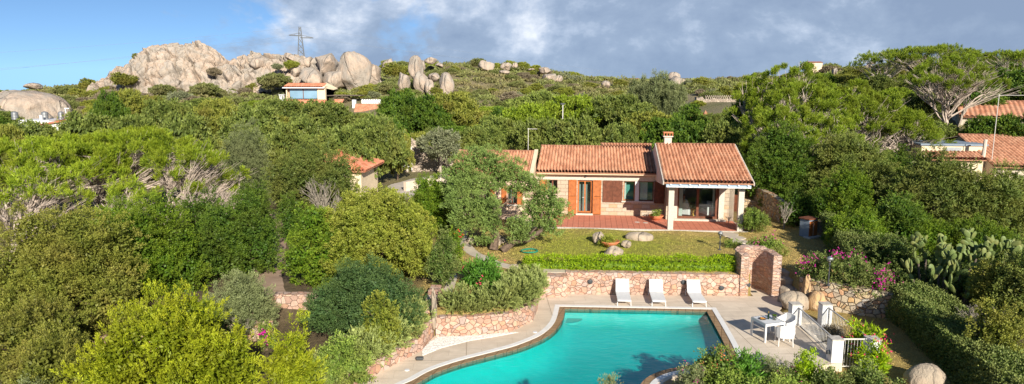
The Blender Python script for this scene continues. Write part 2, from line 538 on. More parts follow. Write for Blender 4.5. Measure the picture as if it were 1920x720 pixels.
M['granite'] = m_rock('weathered_pink_granite', [(0.31, 0.27, 0.23), (0.40, 0.345, 0.29), (0.46, 0.355, 0.275), (0.50, 0.43, 0.36)], 1.0)
M['granite_near'] = m_rock('garden_granite', [(0.30, 0.25, 0.20), (0.40, 0.33, 0.25), (0.46, 0.36, 0.27), (0.47, 0.40, 0.33)], 2.6)
M['granite_orange'] = m_rock('orange_granite', [(0.42, 0.28, 0.15), (0.58, 0.36, 0.18), (0.62, 0.42, 0.24), (0.56, 0.44, 0.32)], 2.6)

# ================================================================ TERRAIN
PXC = np.array([-900., -300, 0, 200, 400, 600, 800, 900, 1000, 1100, 1200, 1300, 1400, 1600, 1800, 2200, 2900])
YR = np.array([8., 14, 20, 26.2, 26.8, 35, 45, 60, 85, 110, 135, 160, 190, 225, 300, 450, 900, 1800, 5000])
#        8     14    20   27   35   45   60   85   110  135  160  190  225  300  450  900 1800 5000
TZ = np.array([
    [-.2, 0.0, 0.1, 0.15, 1.05, 1.1, 1.2, 1.8, 3.0, 4.0, 5.4, 6.0, 5.0, 3.0, 0., -8, -30, -45, -60],  # -900
    [-.2, 0.0, 0.1, 0.15, 1.05, 1.1, 1.2, 1.8, 3.0, 4.2, 5.6, 6.3, 5.4, 3.0, 0., -8, -30, -45, -60],  # -300
    [-.2, 0.0, 0.1, 0.15, 1.05, 1.1, 1.2, 1.9, 3.1, 4.3, 5.9, 6.7, 5.6, 3.0, 0., -8, -30, -45, -60],  # 0
    [-.2, 0.0, 0.1, 0.15, 1.05, 1.1, 1.2, 1.8, 2.8, 4.0, 6.2, 8.2, 7.0, 3.0, 0., -8, -30, -45, -60],  # 200
    [-.2, 0.0, 0.1, 0.15, 1.05, 1.1, 1.2, 1.7, 2.6, 4.4, 7.0, 9.2, 9.5, 6.0, 0., -8, -30, -45, -60],  # 400
    [-.3, 0.0, 0.2, 0.3, 1.0, 1.1, 1.2, 1.6, 2.8, 4.6, 6.8, 9.6, 11., 8.0, 0., -8, -30, -45, -60],  # 600
    [-.4, 0.0, 0.4, 0.9, 0.9, 1.05, 1.3, 1.8, 2.6, 4.2, 6.6, 10.6, 14.4, 11., 0., -8, -30, -45, -60],  # 800
    [-.8, -.4, 0.0, 0.9, 0.9, 1.05, 1.3, 1.9, 2.6, 4.0, 6.8, 10.5, 14.0, 13., 0., -8, -30, -45, -60],  # 900
    [-1., -.6, -.1, 0.9, 0.9, 1.05, 1.3, 1.9, 2.4, 3.8, 6.0, 9.2, 12.3, 12., 0., -8, -30, -45, -60],  # 1000
    [-1., -.6, -.1, 0.9, 0.9, 1.05, 1.3, 1.9, 2.4, 3.8, 5.6, 7.8, 10.2, 10.6, 0., -8, -30, -45, -60],  # 1100
    [-1., -.6, -.1, 0.9, 0.9, 1.05, 1.3, 1.9, 2.6, 4.2, 6.0, 7.8, 8.8, 9.0, 0., -8, -30, -45, -60],  # 1200
    [-1., -.6, -.1, 0.9, 0.9, 1.05, 1.3, 2.0, 3.6, 5.8, 7.8, 8.9, 9.3, 9.0, 0., -8, -30, -45, -60],  # 1300
    [-1., -.8, -.3, 0.9, 0.9, 1.10, 1.4, 2.2, 4.2, 6.2, 8.0, 9.2, 9.8, 9.0, 0., -8, -30, -45, -60],  # 1400
    [-1.2, -1., -.4, 0.9, 0.9, 1.15, 1.6, 3.3, 6.0, 9.0, 11.3, 11.5, 11., 9.0, 0., -8, -30, -45, -60],  # 1600
    [-1.2, -1., -.4, 0.7, 0.7, 1.15, 1.7, 4.7, 7.6, 10.8, 12.0, 12.0, 11., 9.0, 0., -8, -30, -45, -60],  # 1800
    [-1.2, -1., -.4, 0.7, 0.7, 1.2, 1.9, 4.8, 8.0, 11.2, 12.6, 12.0, 11., 9.0, 0., -8, -30, -45, -60],  # 2200
    [-1.2, -1., -.4, 0.7, 0.7, 1.2, 1.9, 4.8, 8.0, 11.2, 12.6, 12.0, 11., 9.0, 0., -8, -30, -45, -60],  # 2900
])

LOWER = [(1.45, 30.75), (11.1, 30.45), (10.95, 31.9), (12.75, 31.95), (12.9, 30.2), (13.0, 29.35), (15.75, 27.45), (15.9, 26.8), (15.5, 21.6), (15.2, 10),
         (-7.5, 10), (-5.1, 21.2), (-3.55, 23.9), (-3.2, 25.25), (-1.25, 25.5), (-.1, 26.0), (.8, 27.1), (1.2, 29.9)]


def in_poly(X, Y, poly):
    r = np.zeros(X.shape, bool)
    n = len(poly)
    for i in range(n):
        x1, y1 = poly[i]
        x2, y2 = poly[(i + 1) % n]
        c = ((y1 > Y) != (y2 > Y))
        with np.errstate(divide='ignore', invalid='ignore'):
            xi = (x2 - x1) * (Y - y1) / ((y2 - y1) if y2 != y1 else 1e-9) + x1
        r ^= (c & (X < xi))
    return r


def upper_z(X, Y):
    X = np.asarray(X, float)
    Y = np.asarray(Y, float)
    Yc = np.clip(Y, YR[0], YR[-1])
    px = 960 + 1280 * X / np.maximum(Yc, 8)
    px = np.clip(px, PXC[0], PXC[-1])
    i = np.clip(np.searchsorted(PXC, px) - 1, 0, len(PXC) - 2)
    j = np.clip(np.searchsorted(YR, Yc) - 1, 0, len(YR) - 2)
    a = (px - PXC[i]) / (PXC[i + 1] - PXC[i])
    b = (Yc - YR[j]) / (YR[j + 1] - YR[j])
    a = a * a * (3 - 2 * a) * 0.5 + a * 0.5
    z = (TZ[i, j] * (1 - a) + TZ[i + 1, j] * a) * (1 - b) + (TZ[i, j + 1] * (1 - a) + TZ[i + 1, j + 1] * a) * b
    amp = np.clip((Y - 50) / 60, 0, 1)
    z = z + amp * (0.35 * np.sin(X * 0.21 + 1.3 * np.sin(Y * .11)) + 0.3 * np.sin(Y * 0.17 + X * .09) + .2 * np.sin(X * .5 + Y * .43))
    z = z + 0.03 * np.sin(X * 1.3 + .7 * Y) + .02 * np.sin(2.1 * Y - X)
    return z


def lower_z(X, Y):
    return np.interp(Y, [10, 17, 21.6, 27], [-1.3, -.85, -.40, -.02]) + 0 * X


def gz(x, y):
    X, Y = np.array([x], float), np.array([y], float)
    if in_poly(X, Y, LOWER)[0]:
        return float(lower_z(X, Y)[0]) if (x > 11.3 or (x > 4.3 and y < 22.2)) else 0.0
    return float(upper_z(X, Y)[0])


DECK_PIT = [(-7.6, 10), (-5.0, 21.2), (-3.4, 24.0), (-3.05, 25.35), (-1.2, 25.6), (-.2, 26.0), (.7, 27.1), (1.35, 30.6), (11.0, 30.3), (11.2, 31.7), (12.3, 31.7), (12.6, 30.2), (12.5, 29.6), (11.4, 28.2), (11.3, 22.8), (8.3, 22.35), (6.2, 21.95), (5.0, 21.3), (4.5, 20.3), (4.2, 18.5), (4.2, 10)]


def build_ground():
    def axis(lo, hi, step, far_lo, far_hi, gr=1.16):
        a = list(np.arange(lo, hi, step))
        d, x = step, hi
        while x < far_hi:
            a.append(x)
            d *= gr
            x += d
        a.append(far_hi)
        d, x = step * gr, lo - step
        b = []
        while x > far_lo:
            b.append(x)
            d *= gr
            x -= d
        b.append(far_lo)
        return np.array(b[::-1] + a)
    xs = axis(-16, 22, 0.25, -4000, 4000, 1.045)
    ys = axis(12, 46, 0.25, -60, 5000, 1.035)
    X, Y = np.meshgrid(xs, ys)
    Z = upper_z(X, Y)
    lo = in_poly(X, Y, LOWER)
    Z = np.where(lo, lower_z(X, Y), Z)
    Z = np.where(in_poly(X, Y, DECK_PIT), -2.6, Z)
    hx = (X - 9.16) * math.cos(math.radians(-6.5)) + (Y - 39.0) * math.sin(math.radians(-6.5))
    hy = -(X - 9.16) * math.sin(math.radians(-6.5)) + (Y - 39.0) * math.cos(math.radians(-6.5))
    foot = ((hx > -8.3) & (hx < 4.3) & (hy > .15) & (hy < 10.9)) | ((hx > -12.9) & (hx < -8) & (hy > 2.1) & (hy < 8.6))
    Z = np.where(foot, np.minimum(Z, 1.0), Z)
    Z = np.where(Y < 10, np.minimum(Z, -1.5), Z)
    n, m_ = X.shape
    V = np.stack([X.ravel(), Y.ravel(), Z.ravel()], 1)
    I = np.arange(n * m_).reshape(n, m_)
    F = np.stack([I[:-1, :-1].ravel(), I[:-1, 1:].ravel(), I[1:, 1:].ravel(), I[1:, :-1].ravel()], 1)
    me = bpy.data.meshes.new('ground')
    me.vertices.add(len(V)); me.vertices.foreach_set('co', V.ravel())
    me.loops.add(F.size); me.loops.foreach_set('vertex_index', F.ravel().astype(np.int32))
    me.polygons.add(len(F)); me.polygons.foreach_set('loop_start', np.arange(0, F.size, 4, dtype=np.int32))
    me.update(calc_edges=True)
    m, t = mat('ground_turf_and_soil')
    c = oc(t)
    s = t.n('ShaderNodeSeparateXYZ', {0: c})
    n1 = t.noise(c, 0.42, 6, 0.65, 0.6).outputs[0]
    n2 = t.noise(c, 3.5, 6, 0.7).outputs[0]
    n3 = t.noise(c, 28, 4, 0.7).outputs[0]
    soil = t.ramp(n2, [(0.3, (0.17, 0.14, 0.08)), (0.7, (0.30, 0.25, 0.15))])
    dry = t.ramp(n2, [(0.3, (0.34, 0.24, 0.07)), (0.7, (0.48, 0.36, 0.13))])
    grn = t.ramp(n2, [(0.3, (0.21, 0.23, 0.028)), (0.7, (0.35, 0.34, 0.055))])
    # watered turf: greener in the middle of the lawn and beside the hedge
    dx = t.math('DIVIDE', t.math('SUBTRACT', s.outputs[0], 5.0), 4.8)
    dy = t.math('DIVIDE', t.math('SUBTRACT', s.outputs[1], 35.6), 3.4)
    gr_ = t.math('SUBTRACT', 1.0, t.math('SQRT', t.math('ADD', t.math('MULTIPLY', dx, dx), t.math('MULTIPLY', dy, dy))))
    gm = t.ramp(t.math('ADD', t.math('MULTIPLY', gr_, 0.55), t.math('MULTIPLY', n1, 1.1)), [(0.30, 0.0), (0.72, 0.95)])
    turf = t.mix(gm, dry, grn)
    turf = t.mix(0.8, turf, t.ramp(n3, [(0.25, 0.55), (0.75, 1.3)]), 'MULTIPLY')
    edge = t.n('ShaderNodeMapRange', {0: s.outputs[1], 1: 39.0, 2: 46.0, 3: 0.0, 4: 1.0}).outputs[0]
    left = t.n('ShaderNodeMapRange', {0: s.outputs[0], 1: -3.0, 2: -5.0, 3: 0.0, 4: 1.0}).outputs[0]
    sm = t.math('ADD', t.math('MAXIMUM', edge, left), t.math('MULTIPLY', t.math('SUBTRACT', n1, 0.62), 0.9), clamp=True)
    wild = t.mix(t.ramp(t.noise(c, 0.12, 5, 0.6).outputs[0], [(0.4, 0.0), (0.6, 0.7)]), soil, (0.12, 0.125, 0.045))
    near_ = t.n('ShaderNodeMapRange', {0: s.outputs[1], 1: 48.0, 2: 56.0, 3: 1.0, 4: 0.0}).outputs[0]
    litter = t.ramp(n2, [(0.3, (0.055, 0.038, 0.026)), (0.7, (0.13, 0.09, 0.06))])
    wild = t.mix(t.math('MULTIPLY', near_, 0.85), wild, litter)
    right = t.n('ShaderNodeMapRange', {0: s.outputs[0], 1: 16.6, 2: 17.6, 3: 0.0, 4: 1.0}).outputs[0]
    sm = t.math('MAXIMUM', sm, right)
    cc = t.mix(sm, turf, wild)
    out(t, pbr(t, cc, 0.95, t.bump(t.math('ADD', n3, t.math('MULTIPLY', n2, 1.5)), 0.05)))
    o = link('ground', me, m, smooth=True)
    tag(o, kind='structure')


build_ground()


# ---- paths
def ribbon(name, pts, w_, m, lift=0.03, label=None, kind='structure', wfun=None, thick=0.07):
    P = [Vector((p[0], p[1])) for p in pts]
    # catmull-rom densify
    Q = []
    for i in range(len(P) - 1):
        p0, p1, p2, p3 = P[max(i - 1, 0)], P[i], P[i + 1], P[min(i + 2, len(P) - 1)]
        for k in range(8):
            t = k / 8
            Q.append(0.5 * ((2 * p1) + (-p0 + p2) * t + (2 * p0 - 5 * p1 + 4 * p2 - p3) * t * t + (-p0 + 3 * p1 - 3 * p2 + p3) * t ** 3))
    Q.append(P[-1])
    mb = MB()
    vs, fs = [], []
    rnd = random.Random(5)
    for i, q in enumerate(Q):
        d = (Q[min(i + 1, len(Q) - 1)] - Q[max(i - 1, 0)]).normalized()
        nrm = Vector((-d.y, d.x))
        ww = w_ * (1 + 0.06 * rnd.uniform(-1, 1))
        for s_ in (-1, 1):
            p = q + nrm * ww * 0.5 * s_
            z = max(gz(p.x, p.y), gz(q.x, q.y)) + lift
            vs += [(p.x, p.y, z), (p.x, p.y, z - thick)]
    for i in range(len(Q) - 1):
        a, b = i * 4, i * 4 + 4
        fs += [(a, a + 2, b + 2, b), (a, b, b + 1, a + 1), (a + 2, a + 3, b + 3, b + 2)]
    mb.add(vs, fs)
    o = mb.build(name, m)
    return tag(o, kind=kind)


def m_paving(name, a, b, scale=1.0, slab=None):
    m, t = mat(name)
    c = oc(t)
    n1 = t.noise(t.map(c, scale=(1, 2.4, 1)), 1.1 * scale, 6, 0.62, 0.8).outputs[0]
    cc = t.ramp(n1, [(0.25, a), (0.5, tuple((x + y) / 2 for x, y in zip(a, b))), (0.75, b)])
    cc = t.mix(0.6, cc, t.ramp(t.noise(c, 30, 4, 0.7).outputs[0], [(0.3, 0.82), (0.7, 1.1)]), 'MULTIPLY')
    h = t.noise(c, 25, 4).outputs[0]
    if slab:
        br = t.n('ShaderNodeTexBrick', {'Vector': t.map(c, rot=(0, 0, slab[2]), loc=slab[3]), 'Color1': (1, 1, 1, 1), 'Color2': (0.9, 0.9, 0.9, 1), 'Mortar': (0.42, 0.38, 0.34, 1),
                 'Scale': 1.0, 'Mortar Size': 0.012, 'Brick Width': slab[0], 'Row Height': slab[1]})
        br.offset = slab[4] if len(slab) > 4 else 0.0
        cc = t.mix(1.0, cc, br.outputs[0], 'MULTIPLY')
        if slab[0] > 2:
            b2 = t.n('ShaderNodeTexBrick', {'Vector': t.map(c, rot=(0, 0, slab[2])), 'Color1': (1, 1, 1, 1), 'Color2': (0.88, 0.87, 0.86, 1), 'Mortar': (0.74, 0.72, 0.70, 1),
                     'Scale': 1.0, 'Mortar Size': 0.010, 'Brick Width': 1.18, 'Row Height': 0.6})
            cc = t.mix(0.75, cc, b2.outputs[0], 'MULTIPLY')
            st_ = t.noise(c, 0.55, 6, 0.7, 0.5).outputs[0]
            cc = t.mix(t.ramp(st_, [(0.5, 0.0), (0.72, 0.35)]), cc, (0.40, 0.34, 0.27))
    out(t, pbr(t, cc, 0.9, t.bump(h, 0.006)))
    return m


M['deck'] = m_paving('pale_granite_paving', (0.64, 0.53, 0.41), (0.82, 0.70, 0.565), 1.0, (3.55, 6.0, math.radians(-2.7), (0.55, 1.0, 0)))
M['path'] = m_paving('stone_path', (0.42, 0.35, 0.27), (0.62, 0.54, 0.43), 1.6)
M['dirt'] = m_paving('trodden_earth', (0.26, 0.17, 0.12), (0.40, 0.29, 0.21), 1.2)
M['drive'] = m_paving('pale_drive', (0.40, 0.34, 0.30), (0.56, 0.50, 0.44), 1.2)
M['brown_tile'] = m_paving('brown_coping_tile', (0.26, 0.165, 0.085), (0.38, 0.25, 0.14), 2.0, (0.3, 0.3, 0.3, (0, 0, 0)))
M['white_coping'] = simple('white_coping_stone', (0.74, 0.72, 0.69), 0.7, 0.05, 4)
M['terrace'] = m_paving('red_terrace_tile', (0.56, 0.18, 0.11), (0.68, 0.27, 0.17), 1.2, (0.33, 0.33, 0.0, (0, 0, 0)))

ribbon('garden_path', [(-2.9, 39.6), (-2.85, 37.6), (-2.5, 35.6), (-1.9, 33.9), (-0.9, 32.35), (0.3, 31.45), (1.4, 31.1), (2.6, 31.0)], 0.62, M['path'])
ribbon('dirt_path', [(-15.6, 44.5), (-14.2, 40.5), (-13.3, 37.6), (-12.2, 34), (-11.4, 31), (-10.4, 28.2), (-9.7, 26.9)], 1.15, M['dirt'], 0.03)
ribbon('side_path', [(-3.25, 31.6), (-2.75, 30.3), (-2.7, 29.0), (-2.75, 27.9)], 0.42, M['path'], 0.05)
ribbon('driveway', [(-9.6, 43.5), (-8.6, 50), (-8.2, 54), (-5.0, 58), (1, 59.5)], 2.6, M['drive'], 0.04)
for i, (x, y, a, b, r) in enumerate([(12.35, 38.0, .55, .62, .1), (12.5, 37.05, .52, .5, .4), (12.35, 36.2, .55, .48, -.3), (12.15, 35.35, .55, .42, .2), (12.1, 34.5, .5, .45, 0.5), (12.05, 33.7, .55, .4, .1)]):
    rnd = random.Random(i)
    poly = [(a * math.cos(t * math.pi / 4 + r) * rnd.uniform(.85, 1.1), b * math.sin(t * math.pi / 4 + r) * rnd.uniform(.85, 1.1)) for t in range(8)]
    o = MB().prism(poly, -0.06, 0.05).build('stepping_stone', M['path'], loc=(x, y, gz(x, y)), bevel=0.015)
    tag(o, ['pale irregular stepping stone against the porch base', 'second stepping stone out from the porch', 'pale stepping stone level with the lawn lamp',
            'pale stepping stone beside the small green ground plant', 'last but one stepping stone before the curved shower wall', 'pale stepping stone nearest the curved pink shower wall'][i], 'stepping stone', 'stepping stones from the porch to the pool')

# ================================================================ POOL
WATER = [(2.32, 28.53), (8.38, 28.18), (8.17, 26.0), (8.0, 24.47), (7.8, 23.3), (7.55, 22.75), (6.8, 22.62), (5.93, 22.44), (5.01, 22.0), (4.35, 21.3), (3.9, 20.2), (3.7, 19.0), (3.6, 17.2),
         (-4.6, 17.2), (-4.2, 19.2), (-3.6, 20.5), (-3.07, 21.17), (-2.54, 21.96), (-1.69, 22.71), (-.58, 23.46), (.2, 24.0), (.81, 24.58), (1.3, 25.15), (1.69, 25.85), (1.97, 26.6), (2.15, 27.39)]


def area(p):
    return 0.5 * sum(p[i][0] * p[(i + 1) % len(p)][1] - p[(i + 1) % len(p)][0] * p[i][1] for i in range(len(p)))


if area(WATER) < 0:
    WATER = WATER[::-1]


def offset(p, d):
    n = len(p)
    res = []
    for i in range(n):
        a, b, c = Vector(p[i - 1]), Vector(p[i]), Vector(p[(i + 1) % n])
        n1 = Vector(((b - a).y, -(b - a).x)).normalized()
        n2 = Vector(((c - b).y, -(c - b).x)).normalized()
        m_ = (n1 + n2)
        m_ = m_ / max(m_.length_squared, 0.3) * 2
        res.append(tuple(b + m_ * d))
    return res


def dens(p, k=4):
    """smooth the polygon sides a little with Catmull-Rom where the turn is gentle"""
    n = len(p)
    q = []
    for i in range(n):
        p0, p1, p2, p3 = [Vector(p[(i + j) % n]) for j in (-1, 0, 1, 2)]
        sharp = [(p1 - p0).angle(p2 - p1) > 0.75, (p2 - p1).angle(p3 - p2) > 0.75]
        if sharp[0]: p0 = p1 - (p2 - p1)
        if sharp[1]: p3 = p2 + (p2 - p1)
        for j in range(k):
            t = j / k
            q.append(tuple(0.5 * ((2 * p1) + (-p0 + p2) * t + (2 * p0 - 5 * p1 + 4 * p2 - p3) * t * t + (-p0 + 3 * p1 - 3 * p2 + p3) * t ** 3)))
    return q


WATER = dens(WATER)
W1 = offset(WATER, 0.27)
W2 = offset(WATER, 0.48)


def ring(inner, outer, z0, z1):
    mb = MB()
    n = len(inner)
    vs = [(x, y, z1) for x, y in inner] + [(x, y, z1) for x, y in outer] + [(x, y, z0) for x, y in inner] + [(x, y, z0) for x, y in outer]
    fs = []
    for i in range(n):
        j = (i + 1) % n
        fs += [(i, n + i, n + j, j), (n + i, 3 * n + i, 3 * n + j, n + j), (i, j, 2 * n + j, 2 * n + i), (2 * n + i, 2 * n + j, 3 * n + j, 3 * n + i)]
    return mb.add(vs, fs)


pool = empty('swimming_pool', (0, 0, 0), label='free form turquoise swimming pool with brown and white coping', cat='swimming pool')
m, t = mat('pool_render')
c = oc(t)
s = t.n('ShaderNodeSeparateXYZ', {0: c})
n1 = t.noise(t.map(c, scale=(1, 2.5, 1)), 1.3, 5, 0.6, 1.0).outputs[0]
ca = t.n('ShaderNodeTexVoronoi', {'Vector': t.map(c, scale=(1, 2.2, 1)), 'Scale': 2.6}, feature='SMOOTH_F1').outputs[0]
cc = t.ramp(n1, [(0.3, (0.0, 0.34, 0.33)), (0.7, (0.0, 0.395, 0.38))])
out(t, pbr(t, cc, 0.7, spec=0.1))
M['pool'] = m
n = len(WATER)
mb = MB()
pc = (2.2, 23.6)
rings = [(1.0, -0.03), (1.0, -0.40), (.90, -0.62), (.74, -0.85), (.5, -0.98), (.2, -1.02), (.001, -1.02)]
vs = []
cur = np.array(WATER, float)
for q, (k, z) in enumerate(rings):
    if q > 1:
        for _ in range(14):
            cur = (cur + np.roll(cur, 1, 0) * .5 + np.roll(cur, -1, 0) * .5) / 2
    vs += [(pc[0] + (x - pc[0]) * k, pc[1] + (y - pc[1]) * k, z) for x, y in cur]
fs = [(a * n + i, a * n + n + i, a * n + n + (i + 1) % n, a * n + (i + 1) % n) for a in range(len(rings) - 1) for i in range(n)]
mb.add(vs, fs)
tris = tessellate_polygon([[Vector((x, y, 0)) for x, y in WATER]])
mb.build('basin', M['pool'], pool, fix=False, smooth=True)
ring(WATER, W1, -0.2, -0.015).build('coping_tiles', M['brown_tile'], pool)
ring(W1, W2, -0.2, 0.006).build('coping_edge', M['white_coping'], pool)
# entry steps in the far left corner of the basin
mb = MB()
for r, z in ((.7, -0.42),):
    mb.prism([(2.36, 28.48)] + [(2.36 + r * math.cos(a), 28.48 - r * 0.95 * math.sin(a)) for a in np.linspace(-0.05, math.pi / 2 + .12, 9)], -1.3, z)
mb.build('entry_steps', M['pool'], pool)
mb = MB()
mb.box(5.62, 5.82, 26.6, 26.9, -0.2, -.16)
# water
m, t = mat('pool_water')
c = oc(t)
rip = t.math('ADD', t.noise(t.map(c, scale=(1, 1.8, 1)), 3.2, 4, 0.55, 0.6).outputs[0], t.math('MULTIPLY', t.noise(c, 11, 3).outputs[0], 0.25))
nb = t.bump(rip, 0.014, 0.8)
fr = t.schlick(0.02, nb)
gl = t.n('ShaderNodeBsdfGlossy', {'Color': (1, 1, 1, 1), 'Roughness': 0.06, 'Normal': nb}).outputs[0]
tr = t.n('ShaderNodeBsdfTransparent', {'Color': (0.45, 0.99, 0.98, 1)}).outputs[0]
out(t, t.n('ShaderNodeMixShader', {0: fr, 1: tr, 2: gl}).outputs[0])
M['water'] = m
mb = MB()
mb.add([(x, y, -0.12) for x, y in WATER], [tuple(q) for q in tris])
up_ = Vector(mb.v[mb.f[0][1]]) - Vector(mb.v[mb.f[0][0]])
if up_.cross(Vector(mb.v[mb.f[0][2]]) - Vector(mb.v[mb.f[0][0]])).z < 0:
    mb.f = [f[::-1] for f in mb.f]
o = mb.build('pool_water', M['water'], fix=False)
tag(o, kind='structure')

# ---- deck
W3 = offset(WATER, 0.62)
rim = [W3[i] for i, p in enumerate(WATER) if 3.55 < p[0] < 7.9 and p[1] < 22.85]
rim = sorted(rim, key=lambda p: -(p[1] + .8 * p[0]))
DECK = [(-6.3, 18.0), (-4.95, 21.1), (-3.35, 23.85), (-3.0, 25.3), (-1.2, 25.4), (-.1, 25.85), (.85, 26.95), (1.32, 30.55), (11.1, 30.25), (11.15, 31.75), (12.35, 31.75), (12.62, 30.2), (12.55, 29.8), (11.55, 28.3),
        (11.6, 22.7), (10.3, 22.35), (9.0, 22.15)] + rim + [(rim[-1][0], 16.2), (-6.3, 16.2)]
mb = MB().prism(DECK, -0.4, 0.0, holes=[W2])
tag(mb.build('pool_deck', M['deck']), kind='structure')
# white pebble bed: many small stones, beyond counting
rng = np.random.default_rng(3)
PEB = [(0.25, 25.62), (-.35, 25.55), (-1.25, 25.3), (-2.85, 25.12), (-3.12, 24.6), (-3.3, 23.75), (-3.22, 23.3), (-2.6, 24.05), (-1.6, 24.75), (-.6, 25.2)]
X = rng.uniform(-3.4, 0.3, 9000); Y = rng.uniform(23.2, 25.7, 9000)
k = in_poly(X, Y, PEB)
X, Y = X[k][:3200], Y[k][:3200]
base = np.array([(1, 0, 0), (0, 1, 0), (-1, 0, 0), (0, -1, 0), (.55, .55, .7), (-.55, .5, .7), (-.5, -.55, .65), (.5, -.5, .7)])
bf = [(0, 1, 4), (1, 5, 4), (1, 2, 5), (2, 6, 5), (2, 3, 6), (3, 7, 6), (3, 0, 7), (0, 4, 7), (4, 5, 6, 7)]
mb = MB().prism(PEB, -.02, .012)
for x, y in zip(X, Y):
    s_ = rng.uniform(.018, .036)
    a = rng.uniform(0, 6.28)
    R = np.array([[math.cos(a), -math.sin(a), 0], [math.sin(a), math.cos(a), 0], [0, 0, 1]])
    P = (base * [s_ * rng.uniform(.9, 1.5), s_, s_ * .8]) @ R.T + [x, y, 0.012]
    mb.add(P.tolist(), bf)
tag(mb.build('pebble_bed', M['pebble'], fix=False), kind='stuff', label='bed of white pebbles between wall and pool deck')


# ================================================================ WALLS
def wall_line(name, pts, th, zb, zt, m, label, cat='wall', side=1, group=None, cap=0.0, wob=0.02):
    """a masonry wall along a polyline; thickness grows to the left (side=1) of travel"""
    P = [Vector(p) for p in pts]
    n = len(P)
    N = []
    for i in range(n):
        d = (P[min(i + 1, n - 1)] - P[max(i - 1, 0)]).normalized()
        N.append(Vector((-d.y, d.x)) * side)
    zb = zb if hasattr(zb, '__len__') else [zb] * n
    zt = zt if hasattr(zt, '__len__') else [zt] * n
    # resample
    A, B, ZB, ZT = [], [], [], []
    rnd = random.Random(len(label))
    for i in range(n - 1):
        k = max(1, int((P[i + 1] - P[i]).length / 0.35))
        for j in range(k + (i == n - 2)):
            t = j / k
            a = P[i].lerp(P[i + 1], t)
            nn = N[i].lerp(N[i + 1], t).normalized()
            A.append(a); B.append(a + nn * th)
            ZB.append(zb[i] * (1 - t) + zb[i + 1] * t)
            ZT.append(zt[i] * (1 - t) + zt[i + 1] * t + rnd.uniform(-wob, wob))
    mb = MB()
    vs, fs = [], []
    for i in range(len(A)):
        vs += [(A[i].x, A[i].y, ZB[i]), (A[i].x, A[i].y, ZT[i] - 0.03), (A[i].x + (B[i].x - A[i].x) * .06, A[i].y + (B[i].y - A[i].y) * .06, ZT[i]),
               (B[i].x, B[i].y, ZT[i]), (B[i].x, B[i].y, ZB[i])]
    for i in range(len(A) - 1):
        a, b = i * 5, i * 5 + 5
        for q in range(4):
            fs.append((a + q, b + q, b + q + 1, a + q + 1))
    fs.append((0, 1, 2, 3, 4))
    e = (len(A) - 1) * 5
    fs.append((e + 4, e + 3, e + 2, e + 1, e))
    mb.add(vs, fs)
    return tag(mb.build(name, m), label, cat, group)


PR = M['pink_rubble']
wall_line('terrace_wall', [(2.5, 30.62), (6.8, 30.45), (10.5, 30.3)], 0.45, -.2, [1.02, 1.0, 0.98], PR, 'long low pink granite wall between clipped lawn hedge and sun loungers', 'stone wall')
wall_line('wall_end_block', [(1.22, 30.12), (2.52, 30.05)], 0.85, -.2, [.97, .97], PR, 'stepped pink stone wall end where the garden path meets the deck', 'stone wall')
wall_line('planter_wall', [(-2.95, 25.2), (-1.24, 25.28), (0.0, 25.78), (.85, 26.9), (1.1, 28.3), (1.24, 30.1)], 0.3, -.2, [.78, .78, .76, .74, .8, .95], PR, 'curved pink stone wall holding the grey green rosemary mass', 'stone wall')
wall_line('retaining_wall', [(-6.2, 18.6), (-4.9, 21.2), (-3.28, 23.86)], 0.3, -.2, [.45, .45, .5], PR, 'low pink stone edging under the spiky lavender hedge at the deck', 'stone wall')
wall_line('stone_buttress', [(-3.3, 23.9), (-3.05, 25.25), (-3.0, 26.0), (-2.95, 27.6)], 0.42, -.2, [.5, .75, 1.25, 1.4], PR, 'rising pink stone wall with tall pointed stone beside the ivy shrub', 'stone wall', wob=.06)
wall_line('lower_garden_wall', [(-9.8, 26.55), (-6.6, 26.35)], 0.45, -.1, 1.25, M['pink_rubble'], 'pale pink stone wall at the foot of the dirt path', 'stone wall')
wall_line('boundary_wall', [(-17, 22.2), (-9.0, 24.6)], 0.35, -.1, .85, M['pink_rubble'], 'low stone wall half hidden by lime foliage on the left', 'stone wall')
wall_line('curved_retaining_wall', [(12.85, 29.5), (12.95, 28.95), (13.4, 28.45), (14.4, 27.85), (15.75, 27.15)], 0.5, -.5, [1.15, 1.22, 1.22, 1.15, 1.08], M['tan_rubble'], 'tan dry stone retaining wall below the magenta bougainvillea', 'stone wall', wob=.04)
# shower enclosure: open curved wall
cx, cy, R_ = 11.36, 31.0, 0.52
pts = [(cx - R_, 30.22)] + [(cx - R_ * math.cos(a), cy + R_ * math.sin(a)) for a in np.linspace(0, math.pi, 17)] + [(cx + R_, 30.1)]
wall_line('shower_enclosure', pts, 0.38, -.1, [1.95] * 5 + [2.02] * 9 + [1.95] * 5, M['pink_block'], 'curved pink stone shower enclosure open toward the pool', 'shower enclosure')
o = MB()
o.lathe([(.04, 0), (.04, .02)], 12, (11.36, 30.9, .0)).box(11.23, 11.49, 30.78, 31.04, 0.002, .012)
tag(o.build('shower_drain', M['dark_metal']), 'small dark drain grate on the shower floor', 'drain')
